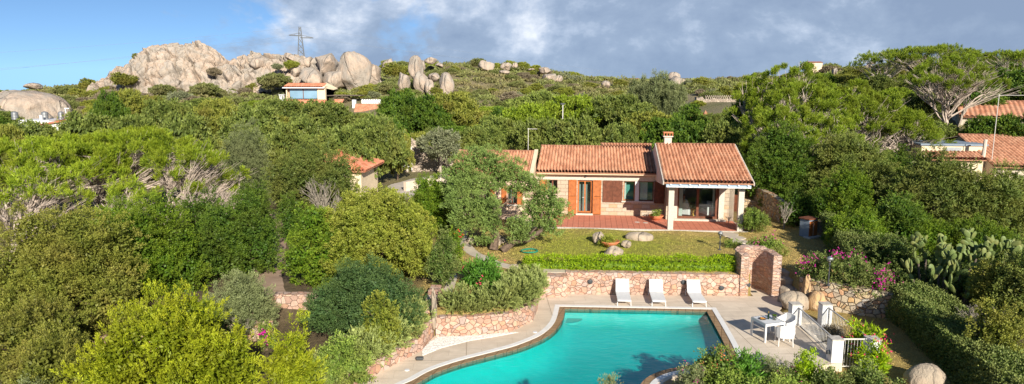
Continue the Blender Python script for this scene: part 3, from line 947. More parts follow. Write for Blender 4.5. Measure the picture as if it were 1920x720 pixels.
# rock steps beside the shower
for i, (x, y, z, a, b, h, lab) in enumerate([(12.55, 29.45, .0, .62, .42, .34, 'lowest rough rock step beside the curved shower wall'), (12.78, 30.05, .2, .55, .40, .40, 'second rough rock step up from the deck by the shower'),
                                     (12.98, 30.65, .45, .6, .40, .40, 'third rough rock step, left of the bougainvillea'), (13.1, 31.25, .7, .62, .42, .36, 'topmost rock step at the edge of the dry lawn')]):
    rnd = random.Random(i + 40)
    poly = [(a * math.cos(k * math.pi / 4) * rnd.uniform(.85, 1.1), b * math.sin(k * math.pi / 4) * rnd.uniform(.85, 1.1)) for k in range(8)]
    tag(MB().prism(poly, -0.5, h).build('rock_step', M['granite_near'], loc=(x, y, z - .1), bevel=0.05), lab, 'stone step', 'rock steps up to the lawn')
# back garden walls behind the villa
wall_line('back_garden_wall', [(-12.2, 58.5), (-10.6, 60.6), (-9.3, 60.8)], 0.5, 0.8, [3.3, 4.5, 4.6], M['old_rubble'], 'tall stone wall left of the white garden gate', 'stone wall', wob=.06)
wall_line('stepped_wall', [(-9.0, 60.8), (-7.6, 61), (-6.0, 61.4), (-2, 62), (4, 63)], 0.5, 0.8, [4.75, 3.9, 3.5, 3.7, 3.8], M['old_rubble'], 'long stone wall behind the olive tree with shadowed face', 'stone wall', wob=.05)
wall_line('side_stone_wall', [(16.9, 49.5), (16.45, 46), (16.55, 42.5), (16.65, 40.6)], 0.4, 0.8, [3.0, 2.9, 2.8, 2.55], M['tan_rubble'], 'tall tan stone wall right of the villa running away', 'stone wall', side=-1)
wall_line('service_yard_wall', [(13.95, 45.4), (14.7, 44.4), (16.3, 43.9)], 0.35, 0.8, [2.7, 2.15, 1.95], M['tan_rubble'], 'low curved stone wall joining the villa to the tall wall', 'stone wall')
wall_line('terrace_field_wall', [at(1306, 190, 112)[:2], at(1340, 188, 113)[:2], at(1390, 186, 114)[:2]], 0.6, 5.0, [7.2, 6.8, 7.2], M['old_rubble'], 'pale stone wall with diamond lattice across the bare slope', 'stone wall', wob=.25)
wall_line('ridge_field_wall', [at(1400, 178, 121)[:2], at(1440, 172, 124)[:2]], 0.6, 6.0, [7.9, 8.3], M['old_rubble'], 'short stone wall on the slope right of the lattice wall', 'stone wall', wob=.2)
wall_line('drive_edge_wall', [(-8.0, 51.0), (-6.6, 52.6), (-4.4, 53.3)], 0.3, 1.0, [2.25, 2.3, 2.3], M['beige'], 'smooth cream garden wall beside the curving driveway', 'garden wall', wob=0.0)
wall_line('right_yard_wall', [at(1690, 245, 60)[:2], at(1790, 240, 59)[:2]], 0.3, 3.0, [5.3, 5.5], M['old_rubble'], 'dark low yard wall between dead trunks and far roof', 'stone wall')

# garden gate in the back wall
gt = empty('garden_gate', (-9.15, 60.7, 1.9), label='small white metal garden gate in the high stone wall', cat='gate')
MB().box(-.55, -.49, -.03, .03, 0, 2.4).box(.15, .21, -.03, .03, 0, 2.1).box(-.49, .15, -.02, .02, 1.9, 1.95).box(-.49, .15, -.02, .02, .3, .35).build('gate_frame', M['white_metal'], gt)
mb = MB()
for i in range(6):
    mb.box(-.44 + i * .1, -.42 + i * .1, -.01, .01, .35, 2.1)
    mb.tube([(-.44 + i * .1, 0, 1.2 + .1 * (i % 2)), (-.4 + i * .1, 0, 1.5), (-.44 + i * .1, 0, 1.75)], .02, 5)
mb.build('gate_bars', M['white_metal'], gt)
# lattice fence on the field wall
a, b = Vector(at(1322, 184, 112.8)), Vector(at(1378, 180, 113.8))
mb = MB()
for i in range(14):
    p = a.lerp(b, i / 14); q = a.lerp(b, (i + 1) / 14)
    mb.tube([(p.x, p.y, 6.6), (q.x, q.y, 7.5)], .04, 4)
    mb.tube([(p.x, p.y, 7.5), (q.x, q.y, 6.6)], .04, 4)
tag(mb.build('lattice_fence', M['twig']), 'wooden diamond lattice fence between the pale stone wall ends', 'fence')

# ================================================================ VILLA
HO, HA = (9.16, 39.0), math.radians(-6.5)


def tile_roof(U0, U1, V0, V1, z0, z1, name, m, parent, pitch=0.205, rowl=0.37, thick=0.05, seed=0, ns=8, along='V', r=0.098, zr=None):
    """barrel tiles: rounded ridges running down the slope, each course stepped. rows run from (V0,z0) eave to (V1,z1) ridge.
    along='U' : slope runs along U (V0..V1 is then the width)"""
    rnd = np.random.default_rng(seed)
    nc = max(1, round((U1 - U0) / pitch)); p = (U1 - U0) / nc
    Ls = math.hypot(V1 - V0, z1 - z0)
    nr = max(1, round(Ls / rowl))
    us = np.linspace(U0, U1, nc * ns + 1)
    ph = (us - U0) / p * 2 * math.pi
    prof = r * (0.5 - 0.5 * np.cos(ph)) ** 0.8 * 1.5
    tl, tz = [], []
    for i in range(nr):
        tl += [i / nr, (i + 0.97) / nr]
        tz += [0.058, 0.002]
    tl[-1] = 1.0
    nv = np.array([-(z1 - z0), V1 - V0]) / Ls     # (V, z) normal
    n_t = len(tl)
    T = np.array(tl)[:, None]
    wob = rnd.normal(0, 0.0035, (n_t, nc + 1)).repeat(ns, axis=1)[:, :len(us)]
    hgt = prof[None, :] + np.array(tz)[:, None] + wob
    V = V0 + (V1 - V0) * T + nv[0] * hgt
    Z = z0 + (z1 - z0) * T + nv[1] * hgt
    U = np.broadcast_to(us[None, :], V.shape)
    co = np.stack([U, V, Z], -1).reshape(-1, 3)
    n0 = len(co)
    I = np.arange(n0).reshape(n_t, len(us))
    F = np.stack([I[:-1, :-1].ravel(), I[:-1, 1:].ravel(), I[1:, 1:].ravel(), I[1:, :-1].ravel()], 1)
    tint = rnd.random((n_t // 2 + 1, nc + 1))
    tt = np.zeros((n_t, len(us)))
    for i in range(n_t):
        tt[i] = tint[i // 2].repeat(ns)[:len(us)]
    # underside slab
    sl_ = np.array([[U0, V0, z0 - thick], [U1, V0, z0 - thick], [U1, V1, z1 - thick], [U0, V1, z1 - thick], [U0, V0, z0 + .02], [U1, V0, z0 + .02], [U1, V1, z1 + .02], [U0, V1, z1 + .02]])
    co = np.concatenate([co, sl_])
    faces = F.tolist() + [[n0 + q for q in f] for f in ([0, 3, 2, 1], [0, 1, 5, 4], [1, 2, 6, 5], [2, 3, 7, 6], [3, 0, 4, 7])]
    # eave lip: close the front of each course
    me = bpy.data.meshes.new(name)
    me.from_pydata(co.tolist(), [], faces)
    ca_ = me.color_attributes.new('tint', 'FLOAT_COLOR', 'POINT')
    col = np.zeros((len(co), 4), np.float32); col[:, 3] = 1
    col[:n0, 0] = tt.ravel(); col[n0:, 0] = .4
    ca_.data.foreach_set('color', col.ravel())
    me.update()
    o = link(name, me, m, parent)
    me.polygons.foreach_set('use_smooth', [True] * len(F) + [False] * 5)
    return o


def ridge_caps(U0, U1, V, z, m, parent, name='ridge_tiles', r=0.11, step=0.4):
    mb = MB()
    n = max(1, int((U1 - U0) / step))
    d = (U1 - U0) / n
    for i in range(n):
        a, b = U0 + i * d, U0 + (i + 1.06) * d
        vs, fs = [], []
        for j, (u, rr) in enumerate(((a, r * 1.08), (b, r * .92))):
            for k in range(9):
                t = math.pi * k / 8
                vs.append((u, V + rr * math.cos(t), z + rr * math.sin(t) * .9))
        fs = [(k, k + 1, 9 + k + 1, 9 + k) for k in range(8)] + [tuple(range(9)), tuple(range(17, 8, -1))]
        mb.add(vs, fs)
    o = mb.build(name, m, parent)
    return o


def walls(parent, name, m, poly, z0, ztop, th=0.3):
    pass


def wall_with_holes(U0, U1, z0, z1, holes, V, th, m, parent, name='wall', axis='U'):
    """panel in the U-z plane from V to V+th with rectangular openings"""
    mb = MB()
    us = sorted({U0, U1, *[h[0] for h in holes], *[h[1] for h in holes]})
    for a, b in zip(us[:-1], us[1:]):
        hs = sorted([h for h in holes if h[0] < (a + b) / 2 < h[1]], key=lambda h: h[2])
        z = z0
        for h in hs:
            if h[2] > z:
                mb.box(a, b, V, V + th, z, h[2])
            z = h[3]
        if z < z1:
            mb.box(a, b, V, V + th, z, z1)
    # merge
    o = mb.build(name, m, parent)
    b = bmesh.new(); b.from_mesh(o.data)
    bmesh.ops.remove_doubles(b, verts=b.verts, dist=1e-4)
    kill = []
    seen = {}
    for f in b.faces:
        k = tuple(sorted(v.index for v in f.verts))
        if k in seen: kill += [f, seen[k]]
        seen[k] = f
    bmesh.ops.delete(b, geom=list(set(kill)), context='FACES')
    b.to_mesh(o.data); b.free()
    return o


def shutter(parent, U0, U1, z0, z1, V, m, panels=2, slat=False, name='shutter'):
    mb = MB()
    w_ = 0.07
    mb.box(U0, U0 + w_, V - .045, V, z0, z1).box(U1 - w_, U1, V - .045, V, z0, z1)
    hs = [z0, z1 - .08]
    mid = z0 + (z1 - z0) * .48
    for z in ([z0, mid, z1 - .08] if panels == 2 else [z0, z1 - .08]):
        mb.box(U0 + w_, U1 - w_, V - .042, V - .003, z, z + .09)
    o = mb.build(name, m, parent)
    pb = MB()
    if slat:
        k = int((U1 - U0 - 2 * w_) / .075)
        d = (U1 - U0 - 2 * w_) / k
        for i in range(k):
            pb.box(U0 + w_ + i * d + .005, U0 + w_ + (i + 1) * d - .005, V - .03, V - .012, z0 + .09, z1 - .08)
        pb.box(U0 + w_, U1 - w_, V - .014, V - .004, z0 + .09, z1 - .08)
    else:
        z = z0 + .09
        while z < z1 - .1:
            if not (mid - .02 < z < mid + .07):
                pb.add([(U0 + w_, V - .035, z), (U1 - w_, V - .035, z), (U1 - w_, V - .01, z + .05), (U0 + w_, V - .01, z + .05)], [(0, 1, 2, 3)])
            z += .052
    pb.build('slats', M['dark_wood'] if slat else m, o, fix=False)
    return o


def window(parent, U0, U1, z0, z1, V, m, mull=0, name='window', fw=.055, back=None, curt=None, depth=.5):
    """frame + glass pane + short lit recess behind; sits inside a wall opening whose face is at V"""
    y = V + .12
    mb = MB()
    mb.box(U0 + .002, U0 + fw, y, y + .06, z0 + .002, z1 - .002).box(U1 - fw, U1 - .002, y, y + .06, z0 + .002, z1 - .002)
    mb.box(U0 + fw, U1 - fw, y, y + .06, z1 - fw, z1 - .002).box(U0 + fw, U1 - fw, y, y + .06, z0 + .002, z0 + fw)
    for k in range(mull):
        c_ = U0 + (U1 - U0) * (k + 1) / (mull + 1)
        mb.box(c_ - .045, c_ + .045, y - .003, y + .058, z0 + fw, z1 - fw)
    o = mb.build(name, m, parent)
    gp = MB().add([(U0 + fw, y + .03, z0 + fw), (U1 - fw, y + .03, z0 + fw), (U1 - fw, y + .03, z1 - fw), (U0 + fw, y + .03, z1 - fw)], [(0, 1, 2, 3)])
    gp.build('pane', M['glass'], o, fix=False)
    d = MB()
    d.add([(U0, y + .1, z0), (U1, y + .1, z0), (U1, y + depth, z0), (U0, y + depth, z0), (U0, y + .1, z1), (U1, y + .1, z1), (U1, y + depth, z1), (U0, y + depth, z1)],
          [(0, 1, 2, 3), (4, 7, 6, 5), (3, 2, 6, 7), (0, 3, 7, 4), (1, 5, 6, 2)])
    d.build('room_interior', back or M['room'], o, fix=False)
    if curt:
        for a, b in curt:
            mb = MB()
            k = 10
            vs, fs = [], []
            for i in range(k + 1):
                u = a + (b - a) * i / k
                vs += [(u, y + .16 + .015 * (i % 2), z0), (u, y + .16 + .015 * (i % 2), z1)]
            fs = [(2 * i, 2 * i + 2, 2 * i + 3, 2 * i + 1) for i in range(k)]
            mb.add(vs, fs).build('curtain', M['curtain'], o, fix=False)
    return o


V_ = empty('villa', (HO[0], HO[1], 0), HA, label='single storey granite villa with salmon barrel tile roofs and wooden shutters', cat='villa')
FZ = 1.22
ash = M['ashlar']
# main wing front wall
holesM = [(-7.34, -6.71, 2.55, 3.47), (-5.41, -4.46, FZ, 3.48), (-3.68, -2.62, 2.2, 3.46), (-2.48, -1.76, 2.2, 3.46), (-1.50, -.58, 2.2, 3.46)]
wall_with_holes(-8.1, .12, .9, 4.02, holesM, 3.9, .34, ash, V_)
MB().box(-8.1, .12, 3.87, 3.897, 3.5, 3.93).build('lintel_band', M['pillar'], V_)
# wing: walls
wall_with_holes(.12, 4.22, .9, 4.2, [(.80, 3.30, FZ + .1, 3.36)], 2.9, .3, ash, V_)
wy = MB()
wy.add([(.12, 2.9, .9), (.12, 3.9, .9), (.12, 3.9, 4.35), (.12, 2.9, 4.35), (.42, 2.9, .9), (.42, 3.9, .9), (.42, 3.9, 4.35), (.42, 2.9, 4.35)],
       [(0, 3, 2, 1), (4, 5, 6, 7), (3, 7, 6, 2)])
wy.build('side_wall', ash, V_)
MB().prism([(4.22, 2.9), (4.22, 9.2), (3.92, 9.2), (3.92, 3.2), (3.92, 2.9)], .6, 4.25).build('side_wall', M['beige'], V_)
MB().box(-8.1, 4.2, 10.9, 11.2, .6, 4.0).build('rear_wall', M['beige'], V_)
# gable triangles
mb = MB()
for u, a in ((4.2, 0), (-.28, 0)):
    mb.add([(u, -.35, 3.98), (u, 5.1, 5.62), (u, 9.4, 4.3), (u, 9.4, 3.6), (u, 3.0, 3.6), (u, -.35, 3.9), (u - .22, -.35, 3.98), (u - .22, 5.1, 5.62), (u - .22, 9.4, 4.3), (u - .22, 9.4, 3.6), (u - .22, 3.0, 3.6), (u - .22, -.35, 3.9)],
           [(0, 1, 2, 3, 4, 5), (11, 10, 9, 8, 7, 6), (0, 6, 7, 1), (1, 7, 8, 2), (0, 5, 11, 6), (5, 4, 10, 11)])
mb.build('gable_wall', M['beige'], V_)
# roofs
tile_roof(-.42, 4.5, -.62, 5.05, 4.06, 5.72, 'roof', M['tile'], V_, seed=1)
tile_roof(-.42, 4.5, 9.4, 5.15, 4.35, 5.72, 'roof', M['tile'], V_, seed=2)
ridge_caps(-.42, 4.5, 5.1, 5.74, M['tile'], V_)
tile_roof(-8.05, -.45, 3.38, 7.75, 4.02, 5.27, 'roof', M['tile'], V_, seed=3)
tile_roof(-3.9, -.45, 7.7, 8.25, 5.255, 5.41, 'roof', M['tile'], V_, seed=4)
tile_roof(-8.05, -.45, 11.3, 7.85, 4.0, 5.27, 'roof', M['tile'], V_, seed=5)
ridge_caps(-8.05, -3.9, 7.8, 5.29, M['tile'], V_)
ridge_caps(-3.92, -.45, 8.28, 5.43, M['tile'], V_)
tile_roof(-13.4, -8.32, 1.35, 5.3, 3.98, 5.12, 'roof', M['tile'], V_, seed=6)
tile_roof(-13.4, -8.32, 9.0, 5.4, 3.9, 5.12, 'roof', M['tile'], V_, seed=7)
ridge_caps(-13.4, -8.3, 5.35, 5.14, M['tile'], V_)
# cornices and verge strips
MB().box(-8.02, -.45, 3.42, 3.9, 3.90, 3.965).box(-8.02, -.45, 3.5, 3.9, 3.86, 3.9).build('cornice', M['cream'], V_, bevel=.01)
mb = MB()
mb.add([(-8.32, 1.3, 3.9), (-8.08, 1.3, 3.9), (-8.08, 1.3, 4.12), (-8.32, 1.3, 4.12), (-8.32, 5.35, 5.06), (-8.08, 5.35, 5.06), (-8.08, 5.35, 5.30), (-8.32, 5.35, 5.30)],
       [(0, 1, 2, 3), (4, 7, 6, 5), (0, 4, 5, 1), (1, 5, 6, 2), (2, 6, 7, 3), (3, 7, 4, 0)])
mb.build('verge_strip', M['cream'], V_)
mb = MB()
for u in (4.5, -.5):
    mb.add([(u, -.6, 3.95), (u + .07, -.6, 3.95), (u + .07, -.6, 4.13), (u, -.6, 4.13), (u, 5.1, 5.62), (u + .07, 5.1, 5.62), (u + .07, 5.1, 5.80), (u, 5.1, 5.80)],
           [(0, 1, 2, 3), (4, 7, 6, 5), (0, 4, 5, 1), (1, 5, 6, 2), (2, 6, 7, 3), (3, 7, 4, 0)])
mb.build('verge_strip', M['cap_stone'], V_)
# left wing walls (salmon plaster)
holesL = [(-9.72, -9.12, 2.2, 3.32), (-11.45, -10.85, 2.2, 3.42)]
wall_with_holes(-13.1, -8.1, .9, 3.95, holesL, 1.8, .3, M['salmon'], V_)
mb = MB().prism([(-8.1, 1.8), (-8.1, 3.9), (-8.4, 3.9), (-8.4, 2.1), (-8.4, 1.8)], .9, 3.96)
mb.add([(-8.105, 1.4, 3.9), (-8.105, 3.96, 3.9), (-8.105, 3.96, 4.6), (-8.305, 1.4, 3.9), (-8.305, 3.96, 3.9), (-8.305, 3.96, 4.6)], [(0, 1, 2), (3, 5, 4), (0, 2, 5, 3), (0, 3, 4, 1)])
mb.build('side_wall', M['cream'], V_)
MB().prism([(-13.1, 1.8), (-12.8, 1.8), (-12.8, 9), (-13.1, 9)], .9, 3.96).build('side_wall', M['salmon'], V_)
MB().box(-13.3, -8.3, 1.42, 1.8, 3.87, 3.93).build('cornice', M['cream'], V_)
for u0, u1, z1 in ((-9.72, -9.12, 3.32), (-11.45, -10.85, 3.42)):
    wdw = window(V_, u0, u1, 2.2, z1, 1.8, M['dark_wood'], 1)
    MB().box(u0 - .1, u1 + .1, 1.7, 1.8, 2.1, 2.19).build('sill', M['cap_stone'], wdw)
    shutter(V_, u1 + .03, u1 + .36, 2.2, z1, 1.78, M['wood'])
    shutter(V_, u0 - .36, u0 - .03, 2.2, z1, 1.78, M['wood'])
# windows and doors, main wing
window(V_, -7.34, -6.71, 2.55, 3.47, 3.9, M['dark_wood'], 1)
shutter(V_, -7.86, -7.36, 2.5, 3.47, 3.88, M['wood'])
dr = window(V_, -5.41, -4.46, FZ + .12, 3.48, 3.9, M['wood'], 1, name='french_door', fw=.10)
MB().tube([(-4.99, 3.99, 2.35), (-4.99, 3.94, 2.35), (-5.1, 3.94, 2.36)], .013, 6).build('handle', M['white_metal'], dr)
shutter(V_, -5.98, -5.47, FZ + .06, 3.5, 3.86, M['wood'])
shutter(V_, -4.42, -3.90, FZ + .06, 3.5, 3.86, M['wood'])
MB().box(-5.5, -4.4, 3.72, 3.9, FZ + .0, FZ + .11).build('doorstep', M['pillar'], V_, bevel=.01)
window(V_, -3.68, -2.62, 2.2, 3.46, 3.9, M['dark_wood'])
shutter(V_, -3.78, -3.17, 2.1, 3.48, 3.865, M['dark_wood'], 1, True)
shutter(V_, -3.155, -2.55, 2.1, 3.48, 3.865, M['dark_wood'], 1, True)
window(V_, -2.48, -1.76, 2.2, 3.46, 3.9, M['wood'], 0, back=M['teal'], curt=[(-2.46, -2.3)])
window(V_, -1.50, -.58, 2.2, 3.46, 3.9, M['dark_wood'], 0, curt=[(-1.48, -.95)], back=M['teal'])
MB().box(-1.755, -1.505, 3.86, 3.897, 2.14, 3.46).build('white_reveal', M['white'], V_)
MB().box(-2.6, -.4, 3.80, 3.9, 2.10, 2.195).build('sill', M['pillar'], V_, bevel=.01)
sh = shutter(V_, -.56, .08, 2.08, 3.48, 3.82, M['dark_wood'], 1, True)
# wing glazing
sd = empty('sliding_door'); sd.parent = V_
mb = MB()
z0, z1, y = FZ + .1, 3.36, 2.98
mb.box(.80, .90, y, y + .12, z0, z1).box(3.12, 3.30, y, y + .12, z0, z1).box(.9, 3.12, y, y + .12, z1 - .07, z1).box(.9, 3.12, y, y + .12, z0, z0 + .13).box(1.97, 2.12, y - .004, y + .116, z0 + .13, z1 - .07)
mb.build('door_frame', M['dark_wood'], sd)
for a, b in ((.9, 1.97), (2.12, 3.12)):
    MB().add([(a, y + .06, z0 + .13), (b, y + .06, z0 + .13), (b, y + .06, z1 - .07), (a, y + .06, z1 - .07)], [(0, 1, 2, 3)]).build('pane', M['glass'], sd, fix=False)
MB().box(1.9, 1.93, y - .03, y, 2.1, 2.5).build('handle', M['dark_metal'], sd)
MB().box(.3, 3.75, 2.62, 2.9, FZ - .02, FZ + .1).build('threshold_step', M['pillar'], V_, bevel=.01)
MB().box(.42, .80, 2.84, 2.899, FZ, 3.9).box(3.30, 3.62, 2.84, 2.899, FZ, 3.9).build('pier_cladding', M['pillar'], V_)
# room behind the sliding door
mb = MB()
mb.add([(.42, 3.25, z0), (3.92, 3.25, z0), (3.92, 8.5, z0), (.42, 8.5, z0), (.42, 3.25, 3.9), (3.92, 3.25, 3.9), (3.92, 8.5, 3.9), (.42, 8.5, 3.9)],
       [(0, 1, 2, 3), (4, 7, 6, 5), (3, 2, 6, 7), (0, 3, 7, 4), (1, 5, 6, 2)])
mb.build('living_room', M['room'], V_, fix=False)
for a, b in ((.95, 1.17), (2.98, 3.12)):
    mb = MB(); vs, fs = [], []
    for i in range(9):
        u = a + (b - a) * i / 8
        vs += [(u, 3.28 + .03 * (i % 2), z0), (u, 3.28 + .03 * (i % 2), 3.32)]
    mb.add(vs, [(2 * i, 2 * i + 2, 2 * i + 3, 2 * i + 1) for i in range(8)]).build('curtain', M['curtain'], V_, fix=False)
# columns and beam of the porch
for u in (-.08, 3.86):
    MB().box(u, u + .32, 0.0, .32, FZ - .02, 3.82).build('porch_column', M['pillar'], V_, bevel=.02)
bm_ = MB().box(-.28, 4.35, -.06, .28, 3.82, 3.97)
bm_.build('eave_beam', M['white'], V_)
MB().box(-.30, 4.40, -.52, -.49, 3.80, 4.03).build('fascia_board', M['blue_paint'], V_)
MB().box(-.30, 4.40, -.489, -.06, 3.94, 3.965).build('soffit', M['white'], V_)
mb = MB()
for i in range(19):
    u = -.28 + i * .2465
    mb.add([(u, -.545, 3.79), (u + .2465, -.545, 3.79), (u + .21, -.545, 3.845), (u + .123, -.545, 3.872), (u + .036, -.545, 3.845), (u, -.521, 3.79), (u + .2465, -.521, 3.79), (u + .21, -.521, 3.845), (u + .123, -.521, 3.872), (u + .036, -.521, 3.845)],
           [(0, 1, 2, 3, 4), (9, 8, 7, 6, 5), (4, 3, 8, 9), (3, 2, 7, 8), (2, 1, 6, 7), (0, 4, 9, 5), (1, 0, 5, 6)])
mb.build('scalloped_trim', M['white'], V_)
for i in range(9):
    u = -.1 + i * .535
    MB().box(u, u + .09, -.60, -.522, 3.93, 4.0).build('rafter_end', M['white'], V_)
MB().box(.12, 3.92, -.04, 2.9, 3.8, 3.815).build('porch_ceiling', M['white'], V_)
# chimney
MB().box(.1, .56, 5.0, 5.4, 5.5, 6.22).build('chimney_stack', M['pillar'], V_, bevel=.01)
ch = MB().box(.02, .64, 4.92, 5.48, 6.22, 6.29).build('chimney_cap', M['pillar'], V_, bevel=.01)
mb = MB()
for i in range(4):
    mb.box(.05 + i * .18, .09 + i * .18, 4.96, 5.44, 6.29, 6.48)
mb.add([(.03, 4.93, 6.47), (.63, 4.93, 6.47), (.63, 5.47, 6.47), (.03, 5.47, 6.47), (.03, 4.93, 6.54), (.63, 4.93, 6.54), (.63, 5.47, 6.54), (.03, 5.47, 6.54)],
       [(0, 3, 2, 1), (4, 5, 6, 7), (0, 1, 5, 4), (1, 2, 6, 5), (2, 3, 7, 6), (3, 0, 4, 7)])
mb.build('tile_vents', M['terracotta'], ch)
# bulkhead lamp under eave and terrace
lp = MB().lathe([(.0, 0), (.07, .01), (.08, .05), (.05, .1), (0, .115)], 14).build('eave_lamp', M['dark_metal'], V_, loc=(-4.91, 3.8, 3.70), smooth=True)
MB().prism([(-8.0, -.12), (4.5, -.12), (4.5, 2.9), (.12, 2.9), (.12, 3.9), (-8.1, 3.9), (-8.1, 1.8), (-8.6, 1.8), (-8.6, .2)], .85, FZ - .012).build('terrace_edge', M['cap_stone'], V_, bevel=.01)
MB().prism([(-7.9, .05), (4.2, .05), (4.2, 2.88), (.14, 2.88), (.14, 3.88), (-8.08, 3.88), (-8.08, 1.2)], FZ - .008, FZ).build('terrace_floor', M['terrace'], V_)
for u, v in ((-1.7, 1.9), (-1.2, 1.75)):
    MB().lathe([(.16, 0), (.16, .006)], 18).build('floor_cover', M['pillar'], V_, loc=(u, v, FZ + .001))
# annex at the right side (wooden gate)
gg = empty('service_gate', (14.35, 44.1, 0), math.radians(-35), label='brown wooden service gate in the wall right of the villa', cat='gate')
mb = MB()
for i in range(7):
    mb.box(-.5 + i * .145, -.365 + i * .145, -.02, .02, 1.2, 2.45)
mb.build('gate_boards', M['dark_wood'], gg)
MB().box(-.58, -.505, -.04, .05, 1.1, 2.55).box(.52, .6, -.04, .05, 1.1, 2.55).build('gate_frame', M['wood'], gg)


def hl(u, v, z=0):
    """villa-local to world"""
    a = HA
    return (HO[0] + u * math.cos(a) - v * math.sin(a), HO[1] + u * math.sin(a) + v * math.cos(a), z)


# furniture in the living room
def armchair(u, v, rz, label):
    t = empty('armchair', hl(u, v, FZ + .1), HA + rz, label, 'armchair', 'white armchairs seen through the glass')
    MB().box(-.38, .38, -.36, .36, .12, .42).build('seat', M['white'], t, bevel=.03)
    MB().box(-.40, .40, .26, .42, .12, .88).build('backrest', M['white'], t, bevel=.04)
    MB().box(-.46, -.36, -.36, .36, .1, .62).box(.36, .46, -.36, .36, .1, .62).build('armrest', M['white'], t, bevel=.03)
    return t


armchair(1.35, 3.95, math.radians(160), 'white armchair behind the left glass with a person sitting in it')
armchair(2.82, 4.1, math.radians(-60), 'white armchair at the right edge of the sliding door')
rt = empty('wicker_table', hl(1.86, 3.72, FZ + .1), 0, 'small rattan side table with orange items behind the glass', 'side table')
MB().lathe([(.2, .42), (.24, .44), (.24, .47), (.2, .48)], 16).build('table_top', M['wood'], rt)
MB().lathe([(.15, 0), (.07, .2), (.15, .42)], 12).build('base', M['gold'], rt)


# ---- person seated inside
def skin_body(name, verts, edges, radii, m, parent, loc=(0, 0, 0), root=0):
    me = bpy.data.meshes.new(name)
    me.from_pydata(verts, edges, [])
    o = link(name, me, m, parent, loc)
    sk = o.modifiers.new('skin', 'SKIN')
    o.modifiers.new('sub', 'SUBSURF').levels = 1
    o.modifiers['sub'].render_levels = 1
    if not me.skin_vertices:
        me.skin_vertices.new()
    for i, r in enumerate(radii):
        me.skin_vertices[0].data[i].radius = (r, r) if not hasattr(r, '__len__') else r
    me.skin_vertices[0].data[root].use_root = True
    return o


pe = empty('person', hl(1.36, 3.92, FZ + .1), HA + math.radians(150), 'seated person in a pale shirt facing right behind the left glass', 'person')
# facing -Y locally, seat at .44
bv = [(0, .08, .50), (0, .12, .72), (0, .13, .94), (0, .09, 1.07), (0, .07, 1.16),            # pelvis spine neck
      (.19, .12, .99), (.24, -.02, .76), (.20, -.24, .72), (.19, -.31, .73),                      # right arm
      (-.19, .12, .99), (-.24, -.02, .76), (-.20, -.24, .72), (-.19, -.31, .73),
      (.1, .0, .50), (.12, -.40, .52), (.12, -.43, .10), (.12, -.55, .05),
      (-.1, .0, .50), (-.12, -.40, .52), (-.12, -.43, .10), (-.12, -.55, .05)]
be = [(0, 1), (1, 2), (2, 3), (3, 4), (2, 5), (5, 6), (6, 7), (7, 8), (2, 9), (9, 10), (10, 11), (11, 12), (0, 13), (13, 14), (14, 15), (15, 16), (0, 17), (17, 18), (18, 19), (19, 20)]
br = [(.16, .12), (.14, .11), (.15, .11), .06, .05, .06, .045, .033, .028, .06, .045, .033, .028, .085, .065, .045, .04, .085, .065, .045, .04]
body = skin_body('body', bv, be, br, M['skin'], pe)
hd = MB()
hv = []
hd.lathe([(0.0, -.115), (.05, -.105), (.072, -.05), (.082, .02), (.078, .07), (.05, .11), (0, .12)], 16, (0, .05, 1.27))
hd.add([(-.012, -.03, 1.26), (.012, -.03, 1.26), (0, -.055, 1.25), (0, -.03, 1.29)], [(0, 2, 3), (2, 1, 3), (0, 1, 2)])
hd.build('head', M['skin'], pe, smooth=True)
MB().lathe([(.088, -.02), (.09, .04), (.08, .09), (.05, .128), (0, .137)], 16, (0, .065, 1.27)).build('hair', M['hair'], pe, smooth=True)
skin_body('shirt', [bv[0], bv[1], bv[2], bv[3], bv[5], bv[6], bv[9], bv[10]], [(0, 1), (1, 2), (2, 3), (2, 4), (4, 5), (2, 6), (6, 7)], [(.17, .13), (.155, .125), (.165, .125), .07, .075, .06, .075, .06], M['shirt'], pe)
skin_body('trousers', [bv[0], bv[13], bv[14], bv[15], bv[17], bv[18], bv[19]], [(0, 1), (1, 2), (2, 3), (0, 4), (4, 5), (5, 6)], [(.17, .13), .1, .078, .06, .1, .078, .06], M['trousers'], pe)
for sx in (1, -1):
    fv, fe, fr_ = [(sx * .19, -.31, .73), (sx * .19, -.36, .735)], [(0, 1)], [.028, .03]
    for q, (dx, L_) in enumerate(((-.028, .055), (-.010, .065), (.010, .062), (.028, .05))):
        b0 = len(fv)
        fv += [(sx * .19 + dx, -.385, .735), (sx * .19 + dx * 1.1, -.385 - L_ * .6, .735), (sx * .19 + dx * 1.1, -.385 - L_, .715)]
        fe += [(1, b0), (b0, b0 + 1), (b0 + 1, b0 + 2)]
        fr_ += [.009, .0085, .007]
    b0 = len(fv)
    fv += [(sx * .19 - sx * .045, -.35, .74), (sx * .19 - sx * .055, -.385, .73)]
    fe += [(0, b0), (b0, b0 + 1)]
    fr_ += [.011, .009]
    skin_body('hand', fv, fe, fr_, M['skin'], pe)


# ---- antennas and poles
def antenna(x, y, z, h, arm, label, ry=0.0):
    t = empty('tv_antenna', (x, y, z), ry, label, 'antenna')
    MB().tube([(0, 0, 0), (0.01, 0, h)], .022, 6).build('mast', M['rail'], t)
    mb = MB().tube([(-.05, 0, h - .06), (arm, 0, h - .06)], .018, 5)
    n = int(abs(arm) / .14)
    for i in range(n):
        u = arm * (i + 1) / n
        mb.tube([(u, -.22, h - .06), (u, .22, h - .06)], .006, 4)
    mb.build('boom', M['rail'], t)
    return t


x, y, _ = hl(-8.95, 7.6)
antenna(x, y, 5.0, 1.55, .62, 'thin white television antenna at the left end of the villa ridge')


